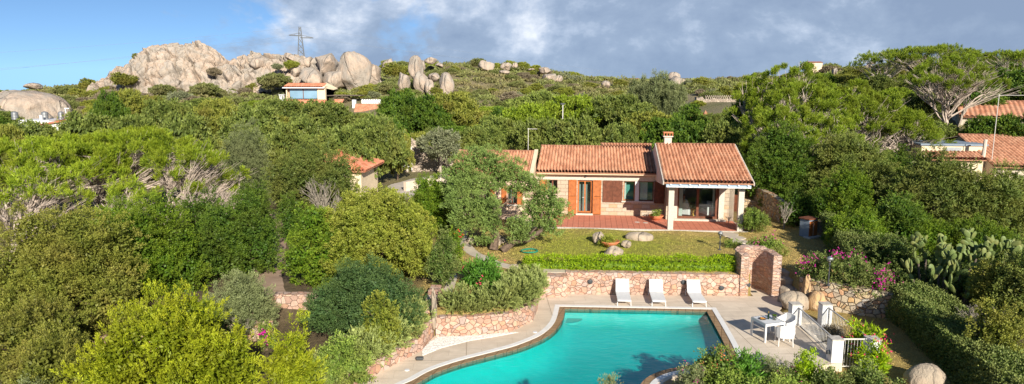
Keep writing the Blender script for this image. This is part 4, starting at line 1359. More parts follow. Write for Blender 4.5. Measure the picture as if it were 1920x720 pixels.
# ---- garden lamps
def globe_lamp(x, y, z, h, label, r=.13):
    t = empty('garden_lamp', (x, y, z), 0, label, 'garden lamp')
    MB().lathe([(.09, 0), (.09, .03), (.03, .06), (.025, h - .12), (.05, h - .08), (.06, h - .03), (.02, h)], 12).build('post', M['dark_metal'], t)
    MB().lathe([(0.02, -r), (r * .7, -r * .7), (r, 0), (r * .7, r * .7), (.0, r)], 18, (0, 0, h + r * .9)).build('globe', M['globe'], t, smooth=True)
    MB().lathe([(.0, 0), (.03, .02), (.035, .08), (.0, .12)], 10, (0, 0, h + .02)).build('bulb', M['white'], t, smooth=True)
    MB().lathe([(r * .98, 0), (r * .75, r * .6), (.03, r * .92), (0, r * .94)], 18, (0, 0, h + r * .95)).build('hood', M['steel'], t, smooth=True)
    return t


globe_lamp(10.84, 34.7, gz(10.84, 34.7), .72, 'low globe lamp on dark post on the lawn near the porch path', .14)
globe_lamp(13.55, 28.25, 1.12, 1.0, 'globe lamp on grey post standing in the magenta bougainvillea', .15)
fl = empty('flood_lamp_pole', at(1055, 224, 66), 0, 'tall grey lamp pole rising from the dark trees behind the villa', 'lamp pole')
MB().tube([(0, 0, -2), (0, 0, 1.45)], .05, 8).build('pole', M['rail'], fl)
MB().box(-.22, .22, -.12, .15, 1.42, 1.56).build('lamp_head', M['dark_metal'], fl, bevel=.02)
f2 = empty('flood_lamp_pole', at(1660, 200, 70), 0, 'x', 'lamp pole')
bpy.data.objects.remove(f2)


# ---- wall lights
for px, py, lab in ((1107, 530, 'dark oval wall light left of the first sun lounger'), (1281, 529, 'dark wall light just left of the third sun lounger back'),
                    (1351, 539, 'dark oval wall light right of the third sun lounger'), (1400, 533, 'dark round wall light beside the shower enclosure')):
    p = at(px, py, 30.45)
    yy = np.interp(p[0], [2.5, 6.8, 10.5], [30.62, 30.45, 30.3]) - .01
    t = empty('wall_light', (p[0], yy, p[2] + .02), 0, lab, 'wall light', 'wall lights along the pink terrace wall')
    MB().lathe([(.11, 0), (.12, .03), (.1, .06), (.04, .08), (0, .085)], 14).build('housing', M['dark_metal'], t).rotation_euler = (math.radians(90), 0, 0)
    MB().box(-.12, .12, -.085, -.02, .03, .06).build('visor', M['dark_metal'], t)

# ---- stones on the lawn
def rock_mesh(name, rx, ry, rz, seed, sub=4, cuts=8, rough=.10, flat=0.0, cutlo=.62, cuthi=.92):
    b = bmesh.new()
    bmesh.ops.create_icosphere(b, subdivisions=sub, radius=1)
    co = np.array([v.co[:] for v in b.verts])
    rnd = np.random.default_rng(seed)
    for i in range(cuts):
        n_ = rnd.normal(size=3); n_ /= np.linalg.norm(n_)
        d = rnd.uniform(cutlo, cuthi)
        dot = co @ n_
        ov = np.maximum(0, dot - d)
        co = co - n_[None] * (ov * .88)[:, None]
    of = Vector(rnd.uniform(-50, 50, 3))
    for i, v in enumerate(b.verts):
        p = Vector(co[i])
        k = noise.fractal(p * 1.3 + of, .9, 2.1, 5) * rough
        q = noise.noise(p * .8 + of * 2) * rough * 1.2
        p = p * (1 + k + q)
        v.co = (p.x * rx, p.y * ry, p.z * rz)
    me = bpy.data.meshes.new(name)
    b.to_mesh(me); b.free()
    me.polygons.foreach_set('use_smooth', [True] * len(me.polygons))
    return me


def rock(x, y, z, rx, ry, rz, seed, label, m='granite_near', rot=0, cat='boulder', name='boulder', group=None, **k):
    o = link(name, rock_mesh(name, rx, ry, rz, seed, **k), M[m], None, (x, y, z))
    o.rotation_euler = (0, 0, rot)
    return tag(o, label, cat, group)


L0 = gz(6, 36)
rock(7.06, 37.0, L0 + .1, .78, .45, .36, 3, 'large flat pale boulder on the lawn before the terrace', rot=-.15)
rock(4.66, 36.35, L0 + .18, .34, .34, .42, 4, 'squat rounded stone left of the lawn terracotta bowl')
rock(6.05, 35.2, L0 + .12, .28, .24, .26, 5, 'small pale egg shaped stone right of the lawn bowl')
rock(5.1, 33.5, L0 + .1, .5, .35, .35, 6, 'low stone half buried behind the clipped lawn hedge')
rock(12.25, 28.55, .28, .66, .5, .5, 8, 'big rounded grey boulder behind the white gate pillars', rough=.06)
rock(13.17, 28.35, .28, .40, .36, .55, 9, 'upright orange boulder at the foot of the tan retaining wall', m='granite_orange', rough=.04, cuts=4)
rock(12.72, 28.45, .12, .2, .2, .3, 10, 'small narrow stone wedged between the two big boulders')
rock(12.95, 28.95, .7, .18, .25, .75, 11, 'tall orange slab leaning at the left end of the tan wall', m='granite_orange', rough=.05)
rock(13.85, 21.55, -.30, .72, .6, .78, 12, 'big pale boulder on the grass at the lower right', rough=.07, sub=5, cuts=6)
rock(13.35, 34.3, gz(13.35, 34.3) + .2, .25, .5, .5, 14, 'leaning slab of stone behind the small bougainvillea')
rock(-3.0, 25.15, 1.15, .12, .15, .85, 15, 'tall narrow pointed stone set on the buttress wall', m='granite_near', rough=.05)
rock(-1.6, 31.3, .95, .35, .2, .25, 16, 'low edging stone left of the lawn hedge end')
rock(.15, 31.75, .95, .35, .18, .16, 17, 'edging stones where lawn hedge meets the path')
for i, (dx, dy) in enumerate(((-.5, -.1), (.25, .25), (.1, -.3))):
    p = g(920 + dx * 40, 455, 1.1)
    rock(p[0] + dx, p[1] + dy, 1.15, .35, .3, .28, 60 + i, ['grey stone under the windswept juniper, left', 'grey stone under the windswept juniper behind its trunk', 'pale stone nearest the windswept juniper trunk'][i])


# ---- terracotta bowls
def bowl(x, y, z, r, label):
    t = empty('planter_bowl', (x, y, z), 0, label, 'planter')
    MB().lathe([(r * .45, 0), (r * .5, .02), (r * .85, .14), (r, .24), (r * 1.06, .25), (r * 1.06, .30), (r * .96, .30), (r * .9, .24), (0.01, .22)], 24).build('bowl', M['terracotta'], t, smooth=False)
    return t


bowl_lawn = bowl(5.2, 35.35, L0 - .01, .48, 'terracotta bowl planted with yellow green shrub on the lawn')
x, y, _ = hl(-.50, 2.75)
bowl_terr = bowl(x, y, FZ, .44, 'terracotta bowl with a small plant on the red terrace')
t = empty('garden_hose', (.9, 34.35, gz(.9, 34.35) + .02), 0, 'coiled green hose lying on the lawn beside the juniper', 'hose')
mb = MB()
pts = [((.42 + .04 * math.sin(a * 1.7)) * math.cos(a), (.42 + .05 * math.sin(a * 2.3)) * math.sin(a), .01 + .012 * (a / 6.28)) for a in np.linspace(0, 6.28 * 4, 110)]
mb.tube(pts, .016, 5).build('coil', M['hose'], t)

# ---- utility cabinet
t = empty('utility_cabinet', (16.55, 37.3, gz(16.5, 37.3)), math.radians(28), 'small masonry meter cabinet with tile top and wooden doors by the hedge', 'cabinet')
MB().box(-.35, .35, -.3, .3, -.1, 1.0).build('body', M['grey_panel'], t)
MB().box(-.41, .41, -.36, .36, 1.0, 1.08).build('tile_top', M['dark_wood'], t, bevel=.02)
MB().box(-.5, .45, -.55, -.1, -.1, .08).build('base_slab', M['pillar'], t)
for a in (-.33, .01):
    mb = MB()
    for i in range(3):
        mb.box(a + i * .105, a + .095 + i * .105, -.325, -.3, .1, .92)
    mb.build('door', M['wood'], t)
MB().box(-.025, .005, -.335, -.3, .1, .95).build('door_post', M['pillar'], t)

# ================================================================ POOLSIDE FURNITURE
def lounger(x, y, rz, label):
    t = empty('sun_lounger', (x, y, 0), rz, label, 'sun lounger', 'white sun loungers along the terrace wall')
    S = .31
    t.scale = (.9, .92, .92)
    fr = MB().tube([(-.32, 0.1, S), (-.32, -1.22, S - .03)], .022, 6).tube([(.32, .1, S), (.32, -1.22, S - .03)], .022, 6).tube([(-.32, -1.22, S - .03), (.32, -1.22, S - .03)], .02, 6)
    fr.tube([(-.32, .1, S), (-.32, .62, S)], .02, 6).tube([(.32, .1, S), (.32, .62, S)], .02, 6)
    fr.build('frame', M['white_metal'], t)
    vs, fs = [], []
    prof = [(0.02, S + .02), (-.2, S + .012), (-.7, S + .0), (-1.05, S + .0), (-1.2, S - .01), (-1.25, S - .05)]
    for i, (yy, zz) in enumerate(prof):
        vs += [(-.305, yy, zz), (.305, yy, zz), (-.305, yy, zz - .02), (.305, yy, zz - .02)]
    for i in range(len(prof) - 1):
        a, b = 4 * i, 4 * i + 4
        fs += [(a, a + 1, b + 1, b), (a + 2, b + 2, b + 3, a + 3), (a, b, b + 2, a + 2), (a + 1, a + 3, b + 3, b + 1)]
    MB().add(vs, fs + [(0, 2, 3, 1)]).build('seat_sling', M['canvas'], t)
    bt = (.40, S + .56)
    MB().add([(-.305, .02, S + .03), (.305, .02, S + .03), (.305, bt[0], bt[1]), (-.305, bt[0], bt[1]), (-.305, .05, S + .01), (.305, .05, S + .01), (.305, bt[0] + .02, bt[1] - .02), (-.305, bt[0] + .02, bt[1] - .02)],
             [(0, 1, 2, 3), (7, 6, 5, 4), (0, 4, 5, 1), (3, 2, 6, 7), (0, 3, 7, 4), (1, 5, 6, 2)]).build('backrest', M['canvas'], t)
    MB().tube([(-.325, .02, S), (-.325, bt[0], bt[1]), (.325, bt[0], bt[1]), (.325, .02, S)], .02, 6).build('back_frame', M['white_metal'], t)
    MB().tube([(-.3, bt[0] * .6, S + .34), (-.3, .58, S)], .012, 5).tube([(.3, bt[0] * .6, S + .34), (.3, .58, S)], .012, 5).build('back_strut', M['white_metal'], t)
    for sx in (-1, 1):
        MB().tube([(sx * .32, -1.08, S - .02), (sx * .33, -1.16, 0)], .02, 6).build('leg', M['white_metal'], t)
        MB().tube([(sx * .32, .5, S), (sx * .33, .58, 0)], .02, 6).build('leg', M['white_metal'], t)
    return t


lounger(5.03, 29.93, math.radians(-5), 'leftmost of the three white sun loungers by the pink wall')
lounger(6.55, 29.85, math.radians(-5.5), 'middle one of the three white sun loungers')
lounger(8.26, 29.78, math.radians(-3), 'rightmost white sun lounger, angled slightly, nearest the shower')

tb = empty('patio_table', (9.83, 25.08, 0), math.radians(17), 'square white patio table on the paving by the railing', 'table')
mb = MB()
for i in range(7):
    mb.box(-.43 + i * .1235, -.43 + i * .1235 + .117, -.43, .43, .715, .74)
mb.build('table_top', M['white_metal'], tb, bevel=.004)
MB().box(-.44, .44, -.44, -.40, .64, .74).box(-.44, .44, .40, .44, .64, .74).box(-.44, -.40, -.40, .40, .64, .74).box(.40, .44, -.40, .40, .64, .74).build('apron', M['white_metal'], tb)
for sx in (-1, 1):
    for sy in (-1, 1):
        MB().box(*sorted((sx * .443, sx * .375)), *sorted((sy * .443, sy * .375)), 0, .71).build('leg', M['white_metal'], tb, bevel=.004)


def tub_chair(x, y, rz, label):
    t = empty('patio_chair', (x, y, 0), rz, label, 'chair', 'white woven chairs at the patio table')
    MB().box(-.24, .24, -.25, .22, .38, .44).build('seat', M['canvas'], t, bevel=.02)
    # wrapped shell: arms rise into the back
    path = [(-.27, -.27), (-.285, -.05), (-.28, .16), (-.2, .26), (0, .28), (.2, .26), (.28, .16), (.285, -.05), (.27, -.27)]
    top = [.62, .64, .70, .80, .83, .80, .70, .64, .62]
    vs, fs = [], []
    for (a, b), z in zip(path, top):
        n_ = Vector((a, b)).normalized() * .035
        vs += [(a, b, .33), (a * 1.07, b * 1.07, z), (a * 1.07 + n_.x, b * 1.07 + n_.y, z), (a + n_.x, b + n_.y, .33)]
    for i in range(len(path) - 1):
        a, b = 4 * i, 4 * i + 4
        fs += [(a, a + 1, b + 1, b), (a + 1, a + 2, b + 2, b + 1), (a + 2, a + 3, b + 3, b + 2), (a + 3, a, b, b + 3)]
    fs += [(0, 3, 2, 1), (32, 33, 34, 35)]
    MB().add(vs, fs).build('woven_shell', M['canvas'], t, smooth=False)
    for sx in (-1, 1):
        MB().tube([(sx * .25, -.23, .38), (sx * .27, -.26, 0)], [.024, .017], 6).build('leg', M['canvas'], t)
        MB().tube([(sx * .24, .22, .38), (sx * .26, .27, 0)], [.024, .017], 6).build('leg', M['canvas'], t)
    return t


tub_chair(10.22, 24.42, math.radians(17 + 155), 'white woven tub chair in front of the patio table, back to the garden')
tub_chair(10.62, 25.35, math.radians(17 - 80), 'white woven tub chair on the far right side of the patio table')


def on_table(dx, dy):
    a = math.radians(17)
    return (9.83 + dx * math.cos(a) - dy * math.sin(a), 25.08 + dx * math.sin(a) + dy * math.cos(a), .742)


x, y, z = on_table(.02, .02)
t = empty('wine_bottle', (x, y, z), 0, 'dark wine bottle with gold foil neck on the patio table', 'bottle')
MB().lathe([(.035, 0), (.038, .01), (.038, .17), (.014, .23), (.013, .25)], 14).build('glass_body', M['bottle'], t, smooth=True)
MB().lathe([(.0145, 0), (.0145, .06), (.016, .065), (.0, .07)], 12, (0, 0, .245)).build('foil_neck', M['gold'], t)
x, y, z = on_table(.2, -.1)
t = empty('ice_bucket', (x, y, z), 0, 'glass ice bucket with green leaves right of the bottle', 'ice bucket')
MB().lathe([(.075, 0), (.09, .17), (.096, .18), (.086, .172), (.07, .01)], 18).build('bucket', M['globe'], t)
mb = MB()
for i in range(9):
    a = i * 2.4
    mb.tube([(.03 * math.cos(a), .03 * math.sin(a), .02), (.06 * math.cos(a), .06 * math.sin(a), .2)], [.012, .02], 5)
mb.build('leaves', L['hedge'], t)
x, y, z = on_table(-.2, .08)
t = empty('fruit_plate', (x, y, z), 0, 'dark plate of small food left of the bottle on the table', 'plate')
MB().lathe([(.06, 0), (.14, .015), (.15, .022), (.0, .012)], 20).build('plate', M['dark_metal'], t)
mb = MB()
for i in range(8):
    a = i * 2.4; r = .02 + .012 * i
    mb.lathe([(.0, 0), (.028, .014), (.026, .034), (0, .048)], 8, (r * math.cos(a), r * math.sin(a), .014))
mb.build('food', M['fruit'], t)
for px, py, lab in ((1003, 623, 'round white deck spot cap on the paving by the curved planter wall'), (763, 694, 'round white deck spot cap on the paving at lower left')):
    p = g(px, py, 0)
    tag(MB().lathe([(.09, 0), (.085, .02), (0, .025)], 16).build('deck_spot', M['white_metal'], loc=(p[0], p[1], .001)), lab, 'deck light')
p = g(787, 668, .15)
tag(MB().box(-.13, .13, -.08, .08, 0, .11).build('floor_lamp', M['dark_metal'], loc=(p[0], p[1], .02), bevel=.03), 'small dark garden spotlight at the corner of the pebble bed', 'garden spotlight')

# ---- gate passage
PZ = [at(1490, 571, 26.42)[2], at(1569, 637, 22.70)[2]]
PIL = {'bl': (11.50, 26.6, PZ[0], 0.0), 'br': (12.72, 26.6, PZ[0], -.05), 'fl': (11.40, 22.9, PZ[1], -.4), 'fr': (12.70, 22.9, PZ[1], -.45)}
labs = {'bl': 'far left white gate pillar beside the boulders', 'br': 'far right white gate pillar before the tan retaining wall', 'fl': 'near left white gate pillar with a small dark lamp',
        'fr': 'near right white gate pillar beside the pink bougainvillea'}
for k, (x, y, zt, zb) in PIL.items():
    t = empty('gate_pillar', (x, y, 0), 0, labs[k], 'pillar', 'white pillars of the pool gate')
    MB().box(-.20, .20, -.20, .20, zb, zt - .05).build('shaft', M['white'], t, bevel=.008)
    MB().box(-.22, .22, -.22, .22, zt - .05, zt).build('cap', M['cap_stone'], t, bevel=.008)
    if k in ('bl', 'br'):
        MB().box(.06, .16, -.30, -.2, zb, zt - .1).build('rail_post', M['white'], t)


def railing(p, q, z0, z1, label, name='railing', bars=None, cat='railing'):
    P, Q = Vector(p), Vector(q)
    t = empty(name, (p[0], p[1], 0), 0, label, cat)
    d = Q - P
    R = lambda k, z: (d.x * k, d.y * k, z)
    za, zb = (z0[0], z0[1]), (z1[0], z1[1])
    MB().tube([R(0, za[1]), R(1, zb[1])], .028, 6).build('top_rail', M['rail'], t)
    MB().tube([R(0, za[0]), R(1, zb[0])], .02, 6).build('bottom_rail', M['rail'], t)
    n_ = bars or int(d.length / .115)
    for i in range(1, n_):
        k = i / n_
        MB().tube([R(k, za[0] * (1 - k) + zb[0] * k), R(k, za[1] * (1 - k) + zb[1] * k)], .0085, 5, cap=False).build('baluster', M['rail'], t)
    return t


railing((11.55, 26.38), (11.42, 23.1), (.10, PZ[0] - .12), (.08, PZ[1] - .1), 'left sloping metal railing of the gate passage beside the paving')
railing((12.74, 26.38), (12.70, 23.1), (.0, PZ[0] - .12), (-.1, PZ[1] - .1), 'right metal railing of the gate passage against the dry shrubs')
railing((11.62, 22.86), (12.48, 22.86), (-.2, PZ[1] - .04), (-.2, PZ[1] - .04), 'pale barred metal gate between the two near white pillars', 'pool_gate', 8, 'gate')
tag(MB().box(11.60, 11.72, 23.1, 26.4, -.3, .05).build('kerb', M['pillar'], bevel=.01), 'stone kerb under the left gate railing', 'kerb')
tag(MB().box(12.60, 12.72, 23.1, 26.4, -.5, -.02).build('kerb', M['pillar'], bevel=.01), 'stone kerb under the right gate railing', 'kerb')
st = empty('garden_steps', (12.16, 24.8, 0), 0, 'stone steps with white risers between the two gate railings', 'steps')
mb, mw = MB(), MB()
for i, (y0, y1, z) in enumerate([(0.6, 1.9, -.02), (-.2, .6, -.16), (-1.0, -.2, -.30), (-2.2, -1.0, -.42)]):
    mb.box(-.43, .43, y0, y1, z - .3, z)
    mw.box(-.43, .43, y0 - .012, y0, z - .14, z - .03)
mb.build('treads', M['deck'], st); mw.build('risers', M['white'], st)
tag(MB().prism([(12.0, 26.7), (12.6, 26.7), (12.55, 28.0), (12.2, 28.1), (11.6, 28.0), (11.6, 26.7)], -.1, .004).build('landing_slab', M['path']), kind='structure')
x, y, zt, _ = PIL['fl']
tag(MB().lathe([(.05, 0), (.07, .03), (.07, .1), (.04, .14), (0, .15)], 12).build('pillar_lamp', M['dark_metal'], loc=(x - .25, y - .02, .25)), 'small dark lamp fixed to the near left gate pillar', 'lamp')


# ================================================================ OTHER BUILDINGS
def bisect(o, pts_normals):
    b = bmesh.new(); b.from_mesh(o.data)
    for co, no in pts_normals:
        bmesh.ops.bisect_plane(b, geom=list(b.verts) + list(b.edges) + list(b.faces), plane_co=co, plane_no=no, clear_outer=True)
    b.to_mesh(o.data); b.free()


# garage with hip roof
ga = empty('garage', (-12.45, 48.6, 0), math.radians(-3), label='small cream outbuilding with red hipped tile roof', cat='outbuilding')
MB().box(-2.25, 2.25, -2.25, 2.25, 1.0, 3.62).build('wall', M['cream'], ga)
MB().box(-2.5, 2.5, -2.5, 2.5, 3.62, 3.70).build('cornice', M['cream'], ga, bevel=.01)
zE = 3.72
for k in range(4):
    o = tile_roof(-2.65, 2.65, -2.65, 0, zE, zE + 1.15, 'roof', M['tile_red'], ga, seed=20 + k, pitch=.24, rowl=.38)
    bisect(o, [((0, 0, 0), (1, 1, 0)), ((0, 0, 0), (-1, 1, 0))])
    o.rotation_euler = (0, 0, k * math.pi / 2)
for sx in (-1, 1):
    for sy in (-1, 1):
        MB().tube([(sx * 2.65, sy * 2.65, zE + .05), (0, 0, zE + 1.22)], .09, 8).build('hip_tiles', M['tile_red'], ga)


def simple_house(name, loc, rz, label, w_, d, zb, ze, pitch, wall, roofm, front=None, both=True, over=.35, cat='house', ns=3, tp=.26, rowl=.5, gl=True, seed=0):
    t = empty(name, loc, rz, label, cat)
    MB().box(-w_ / 2, w_ / 2, 0, d, zb, ze).build('wall', wall, t)
    h = (d / 2) * pitch
    if gl:
        MB().add([(-w_ / 2, 0, ze), (-w_ / 2, d, ze), (-w_ / 2, d / 2, ze + h), (w_ / 2, 0, ze), (w_ / 2, d, ze), (w_ / 2, d / 2, ze + h)], [(0, 2, 1), (3, 4, 5), (0, 3, 5, 2), (1, 2, 5, 4)]).build('gable_wall', wall, t)
    o_ = over
    tile_roof(-w_ / 2 - .1, w_ / 2 + .1, -o_, d / 2, ze - o_ * pitch + .06, ze + h + .06, 'roof', roofm, t, pitch=tp, rowl=rowl, ns=ns, seed=seed, r=.07)
    tile_roof(-w_ / 2 - .1, w_ / 2 + .1, d + o_, d / 2, ze - o_ * pitch + .06, ze + h + .06, 'roof', roofm, t, pitch=tp, rowl=rowl, ns=ns, seed=seed + 1, r=.07)
    ridge_caps(-w_ / 2 - .1, w_ / 2 + .1, d / 2, ze + h + .08, roofm, t)
    return t


# neighbour on the right, roof facing the camera
p = at(1905, 322, 43.0)
n1 = simple_house('neighbour_house', (p[0] + 4.9, p[1] + .8, 0), math.radians(-14), 'neighbouring house with broad brown tile roof at the right edge', 10, 13.0, .8, p[2] + .1, .235, M['beige'], M['tile'], tp=.24, ns=6, rowl=.4, cat='house')
pp = at(1872, 268, 45.0)
t = MB().tube([(-5.15, 1.6, 3.9), (-5.1, 1.6, pp[2] + .1)], [.13, .12], 8).build('flue_pipe', M['pillar'], n1)
antenna(pp[0] + .25, 45.8, 3.7, 5.2, 1.9, 'tall thin antenna mast with long boom beside the neighbouring roof')
t = empty('flat_annex', at(1772, 292, 48), math.radians(-8), 'low cream annex with flat dark roof edge at the right', 'annex')
MB().box(-1.6, 2.6, 0, 3, -2.5, .72).build('wall', M['cream'], t)
MB().box(-1.7, 2.7, -.1, 3.1, .72, .84).build('roof_slab', M['grey_panel'], t)
MB().box(.0, 1.0, -.02, 0, .25, .6).build('vent_grille', M['steel'], t)
t = empty('tiled_lean_to', at(1790, 294, 45.8), math.radians(-8), 'narrow strip of clay tiles below the flat cream annex', 'lean-to roof')
tile_roof(-1.75, 1.7, -.6, .9, -.15, .22, 'roof', M['tile'], t, pitch=.24, seed=31)
MB().box(-1.7, 1.65, -.3, .9, -2.2, -.12).build('wall', M['cream'], t)
p = at(1858, 222, 62)
simple_house('neighbour_cottage', (p[0] + 4.0, p[1] + 2.2, 0), math.radians(-28), 'cottage roof of faded clay tiles further back at the right edge', 9, 8.5, 3.5, p[2], .30, M['beige'], M['tile_old'], tp=.42, ns=6, rowl=.6, seed=5)
# cream house under the rocks
t = empty('hill_house', at(537, 186, 122), 0, 'cream hillside house with wide blue glass front below the boulders', 'house')
k = 122 / 1280 * 1.01
wd = 72 * k
MB().box(0, 2.0 * k * 1, 0, 6, -1, 2.05).box(wd * .80, wd, 0, 6, -1, 2.25).box(0, wd, .8, 6, -1, 2.0).build('wall', M['cream'], t)
w1 = MB().box(.55, wd * .80, .25, .32, .1, 1.85).build('window', M['blue_glass'], t)
MB().box(.5, .6, .2, .35, .0, 1.9).box(wd * .80 - .1, wd * .80 - .01, .2, .35, 0, 1.9).box(wd * .42, wd * .42 + .12, .2, .35, 0.05, 1.87).box(.6, wd * .8 - .1, .2, .35, 1.82, 1.9).build('frame', M['dark_wood'], w1)
tile_roof(-.3, wd * .95, -.6, 2.4, 2.12, 2.75, 'roof', M['tile_red'], t, pitch=.3, rowl=.5, ns=3, seed=40)
MB().add([(-.4, -.7, 1.92), (wd * 1.0, -.7, 1.92), (wd * 1.0, -.7, 2.1), (-.4, -.7, 2.1), (-.4, .1, 1.92), (wd, .1, 1.92), (wd, .1, 2.1), (-.4, .1, 2.1)], [(0, 1, 2, 3), (0, 4, 5, 1), (3, 2, 6, 7), (0, 3, 7, 4), (1, 5, 6, 2)]).build('eave_board', M['white'], t)
MB().add([(wd * .93, -.2, 2.2), (wd * .93, 2.6, 2.95), (wd * 1.14, 5, 1.9), (wd * 1.14, 2.0, 1.6), (wd * 1.14, 5, 1.7), (wd * .93, -.2, 2.05)], [(0, 3, 2, 1), (0, 5, 3), (3, 4, 2)]).build('roof_wing', M['cream'], t)
MB().box(wd * 1.0, wd + 6.0, 1.0, 5, .55, .68).build('pergola_roof', M['grey_wood'], t)
tile_roof(-.6, 3.8 * 1.9, -3.2, -.1, -1.25, -.12, 'roof', M['tile_red'], t, pitch=.3, rowl=.5, ns=3, seed=41)
tile_roof(8.5, 10.2, -2.2, .1, -.9, -.05, 'roof', M['tile_red'], t, pitch=.3, rowl=.5, ns=3, seed=43)
# orange roofs and white crenellated terrace wall to its right
t = empty('orange_roof_house', at(662, 214, 114), math.radians(6), 'house with two faded orange tile roofs among the trees', 'house')
tile_roof(0, 4.4, 0, 3.6, -.15, 1.55, 'roof', M['tile_old'], t, pitch=.3, rowl=.5, ns=3, seed=45)
tile_roof(4.3, 6.6, -.2, 2.4, -.05, .85, 'roof', M['tile_red'], t, pitch=.3, rowl=.5, ns=3, seed=46)
MB().add([(4.35, -.4, -.1), (4.1, 3.6, 1.66), (5.6, 2.4, .9), (4.6, -.4, -.1), (4.1, 3.6, 1.4)], [(0, 3, 2, 1), (0, 1, 4)]).build('verge_strip', M['cream'], t)
MB().box(.2, 6.4, 1.0, 3.0, -3, -.25).build('wall', M['cream'], t)
t = empty('white_terrace_house', at(678, 200, 119), 0, 'bright white terrace wall with scalloped top beside the orange roofs', 'terrace wall')
mb = MB().box(0, 5.0, 0, .3, -2.0, 1.15).box(5.0, 6.2, -.4, .3, -2.0, .85)
for i in range(12):
    mb.box(.05 + i * .41, .28 + i * .41, 0, .3, 1.15, 1.27)
mb.box(-1.5, -.9, -.5, .3, -1.5, 1.2)
mb.build('wall', M['white'], t)
MB().box(3.4, 4.8, -.8, -.6, -.6, .1).build('flower_box', M['magenta'], t)
MB().box(4.9, 5.7, -.82, -.6, -.6, -.1).build('blue_shutter', simple('blue_shutter_paint', (.03, .16, .55)), t)
t = empty('cottage_chimney', at(529, 184, 118), 0, 'small white chimney pot left of the cream hillside house', 'chimney')
MB().box(-.35, .35, -.3, .3, -1.8, .1).box(-.35, -.22, -.3, .3, .1, .5).box(-.06, .06, -.3, .3, .1, .5).box(.22, .35, -.3, .3, .1, .5).box(-.45, .45, -.4, .4, .5, .62).build('stack', M['white'], t)
# white house at far left
t = empty('white_house', at(70, 231, 92), 0, 'low white house with orange roof and roof tanks at far left', 'house')
MB().box(-2.6, 1.6, 0, 4, -3, .42).box(.4, .7, -.05, .25, .42, 1.1).build('wall', M['white'], t)
MB().add([(.4, -.2, -.1), (5.4, -.4, .75), (5.6, 2.5, .8), (.6, 3.5, .5), (.4, -.2, -.3), (5.4, -.4, .5), (5.6, 2.5, .6), (.6, 3.5, .2)], [(0, 1, 2, 3), (0, 4, 5, 1), (1, 5, 6, 2)]).build('roof', M['tile_red'], t)
MB().box(1.6, 5.2, .1, 3, -3, .2).build('wall', M['white'], t)
for x, r in ((-4.0, .42), (.1, .42), (2.3, .35)):
    MB().lathe([(r, 0), (r, .25), (r * .9, .27), (r, .3), (r, .6), (r * .9, .62), (r, .65), (r, .95), (.1, 1.1)], 14, (x, 1.5, .42)).build('water_tank', M['steel'], t)
t = empty('utility_pole', at(125, 228, 88), 0, 'white pole with small crossarm above the far left house', 'pole')
MB().tube([(0, 0, -1.5), (0, 0, 1.75)], .06, 6).build('pole', M['white'], t)
MB().box(-.12, .5, -.04, .04, 1.62, 1.75).build('crossarm', M['white'], t)
# distant bits
t = empty('stone_chimney_house', at(1310, 221, 84), 0, 'weathered tile roof with pyramid chimney among the trees behind the villa', 'house')
tile_roof(-1.7, .6, -1.2, 1.0, -.1, .45, 'roof', M['tile_old'], t, pitch=.3, rowl=.5, ns=3, seed=50)
MB().box(-1.6, .5, -.9, 1, -2.5, -.12).build('wall', M['old_rubble'], t)
MB().add([(.45, -.35, 0), (1.15, -.35, 0), (1.15, .35, 0), (.45, .35, 0), (.55, -.25, .5), (1.05, -.25, .5), (1.05, .25, .5), (.55, .25, .5), (.8, 0, .95)],
         [(0, 1, 5, 4), (1, 2, 6, 5), (2, 3, 7, 6), (3, 0, 4, 7), (4, 5, 8), (5, 6, 8), (6, 7, 8), (7, 4, 8)]).build('chimney', M['tile_old'], t)
for px, py, D, w_, h_, lab in ((1190, 151, 218, 1.3, .5, 'tiny pink house on the ridge gap behind the villa'), (1531, 118, 150, 1.3, .1, 'pale house just showing above the right hand pines')):
    t = empty('distant_house', at(px, py, D), 0, lab, 'house')
    MB().box(-w_, w_, 0, 3, -2, h_).build('wall', M['salmon'], t)
    MB().add([(-w_ - .2, -.2, h_), (w_ + .2, -.2, h_), (w_ + .2, 3.2, h_), (-w_ - .2, 3.2, h_), (-w_ - .2, 1.5, h_ + .25), (w_ + .2, 1.5, h_ + .25)], [(0, 1, 5, 4), (3, 4, 5, 2), (0, 4, 3), (1, 2, 5)]).build('roof', M['tile_red'], t)
    MB().box(-w_ * .6, -w_ * .3, -.03, 0, h_ * .2, h_ * .7).build('window', M['dark'], t)

# ---- pylon and wires
D = 400
pb_, ptop = at(565, 112, D), at(565, 50, D)
py_ = empty('electricity_pylon', (pb_[0], pb_[1], -4), math.radians(20), 'steel lattice electricity pylon on the skyline behind the boulders', 'pylon')
H = ptop[2] + 4
mb = MB()
def hw(z): return np.interp(z, [0, H * .55, H], [3.4, 2.0, .45])
zs = np.linspace(0, H, 15)
for a, b in zip(zs[:-1], zs[1:]):
    A = [(sx * hw(a), sy * hw(a), a) for sx, sy in ((1, 1), (-1, 1), (-1, -1), (1, -1))]
    B = [(sx * hw(b), sy * hw(b), b) for sx, sy in ((1, 1), (-1, 1), (-1, -1), (1, -1))]
    for i in range(4):
        mb.tube([A[i], B[i]], .22, 4).tube([A[i], B[(i + 1) % 4]], .1, 4).tube([A[(i + 1) % 4], B[i]], .1, 4)
mb.build('lattice_mast', M['steel'], py_)
arms = [(H - 6.2, 7.2), (H - 5.0, -6.2)]
ends = []
for z, l_ in arms:
    MB().tube([(0, 0, z), (l_, 0, z + .2)], .26, 4).tube([(0, 0, z + 1.6), (l_, 0, z + .2)], .14, 4).tube([(l_ * .5, 0, z), (l_ * .5, 0, z + .9)], .1, 4).build('crossarm', M['steel'], py_)
a = math.radians(20)
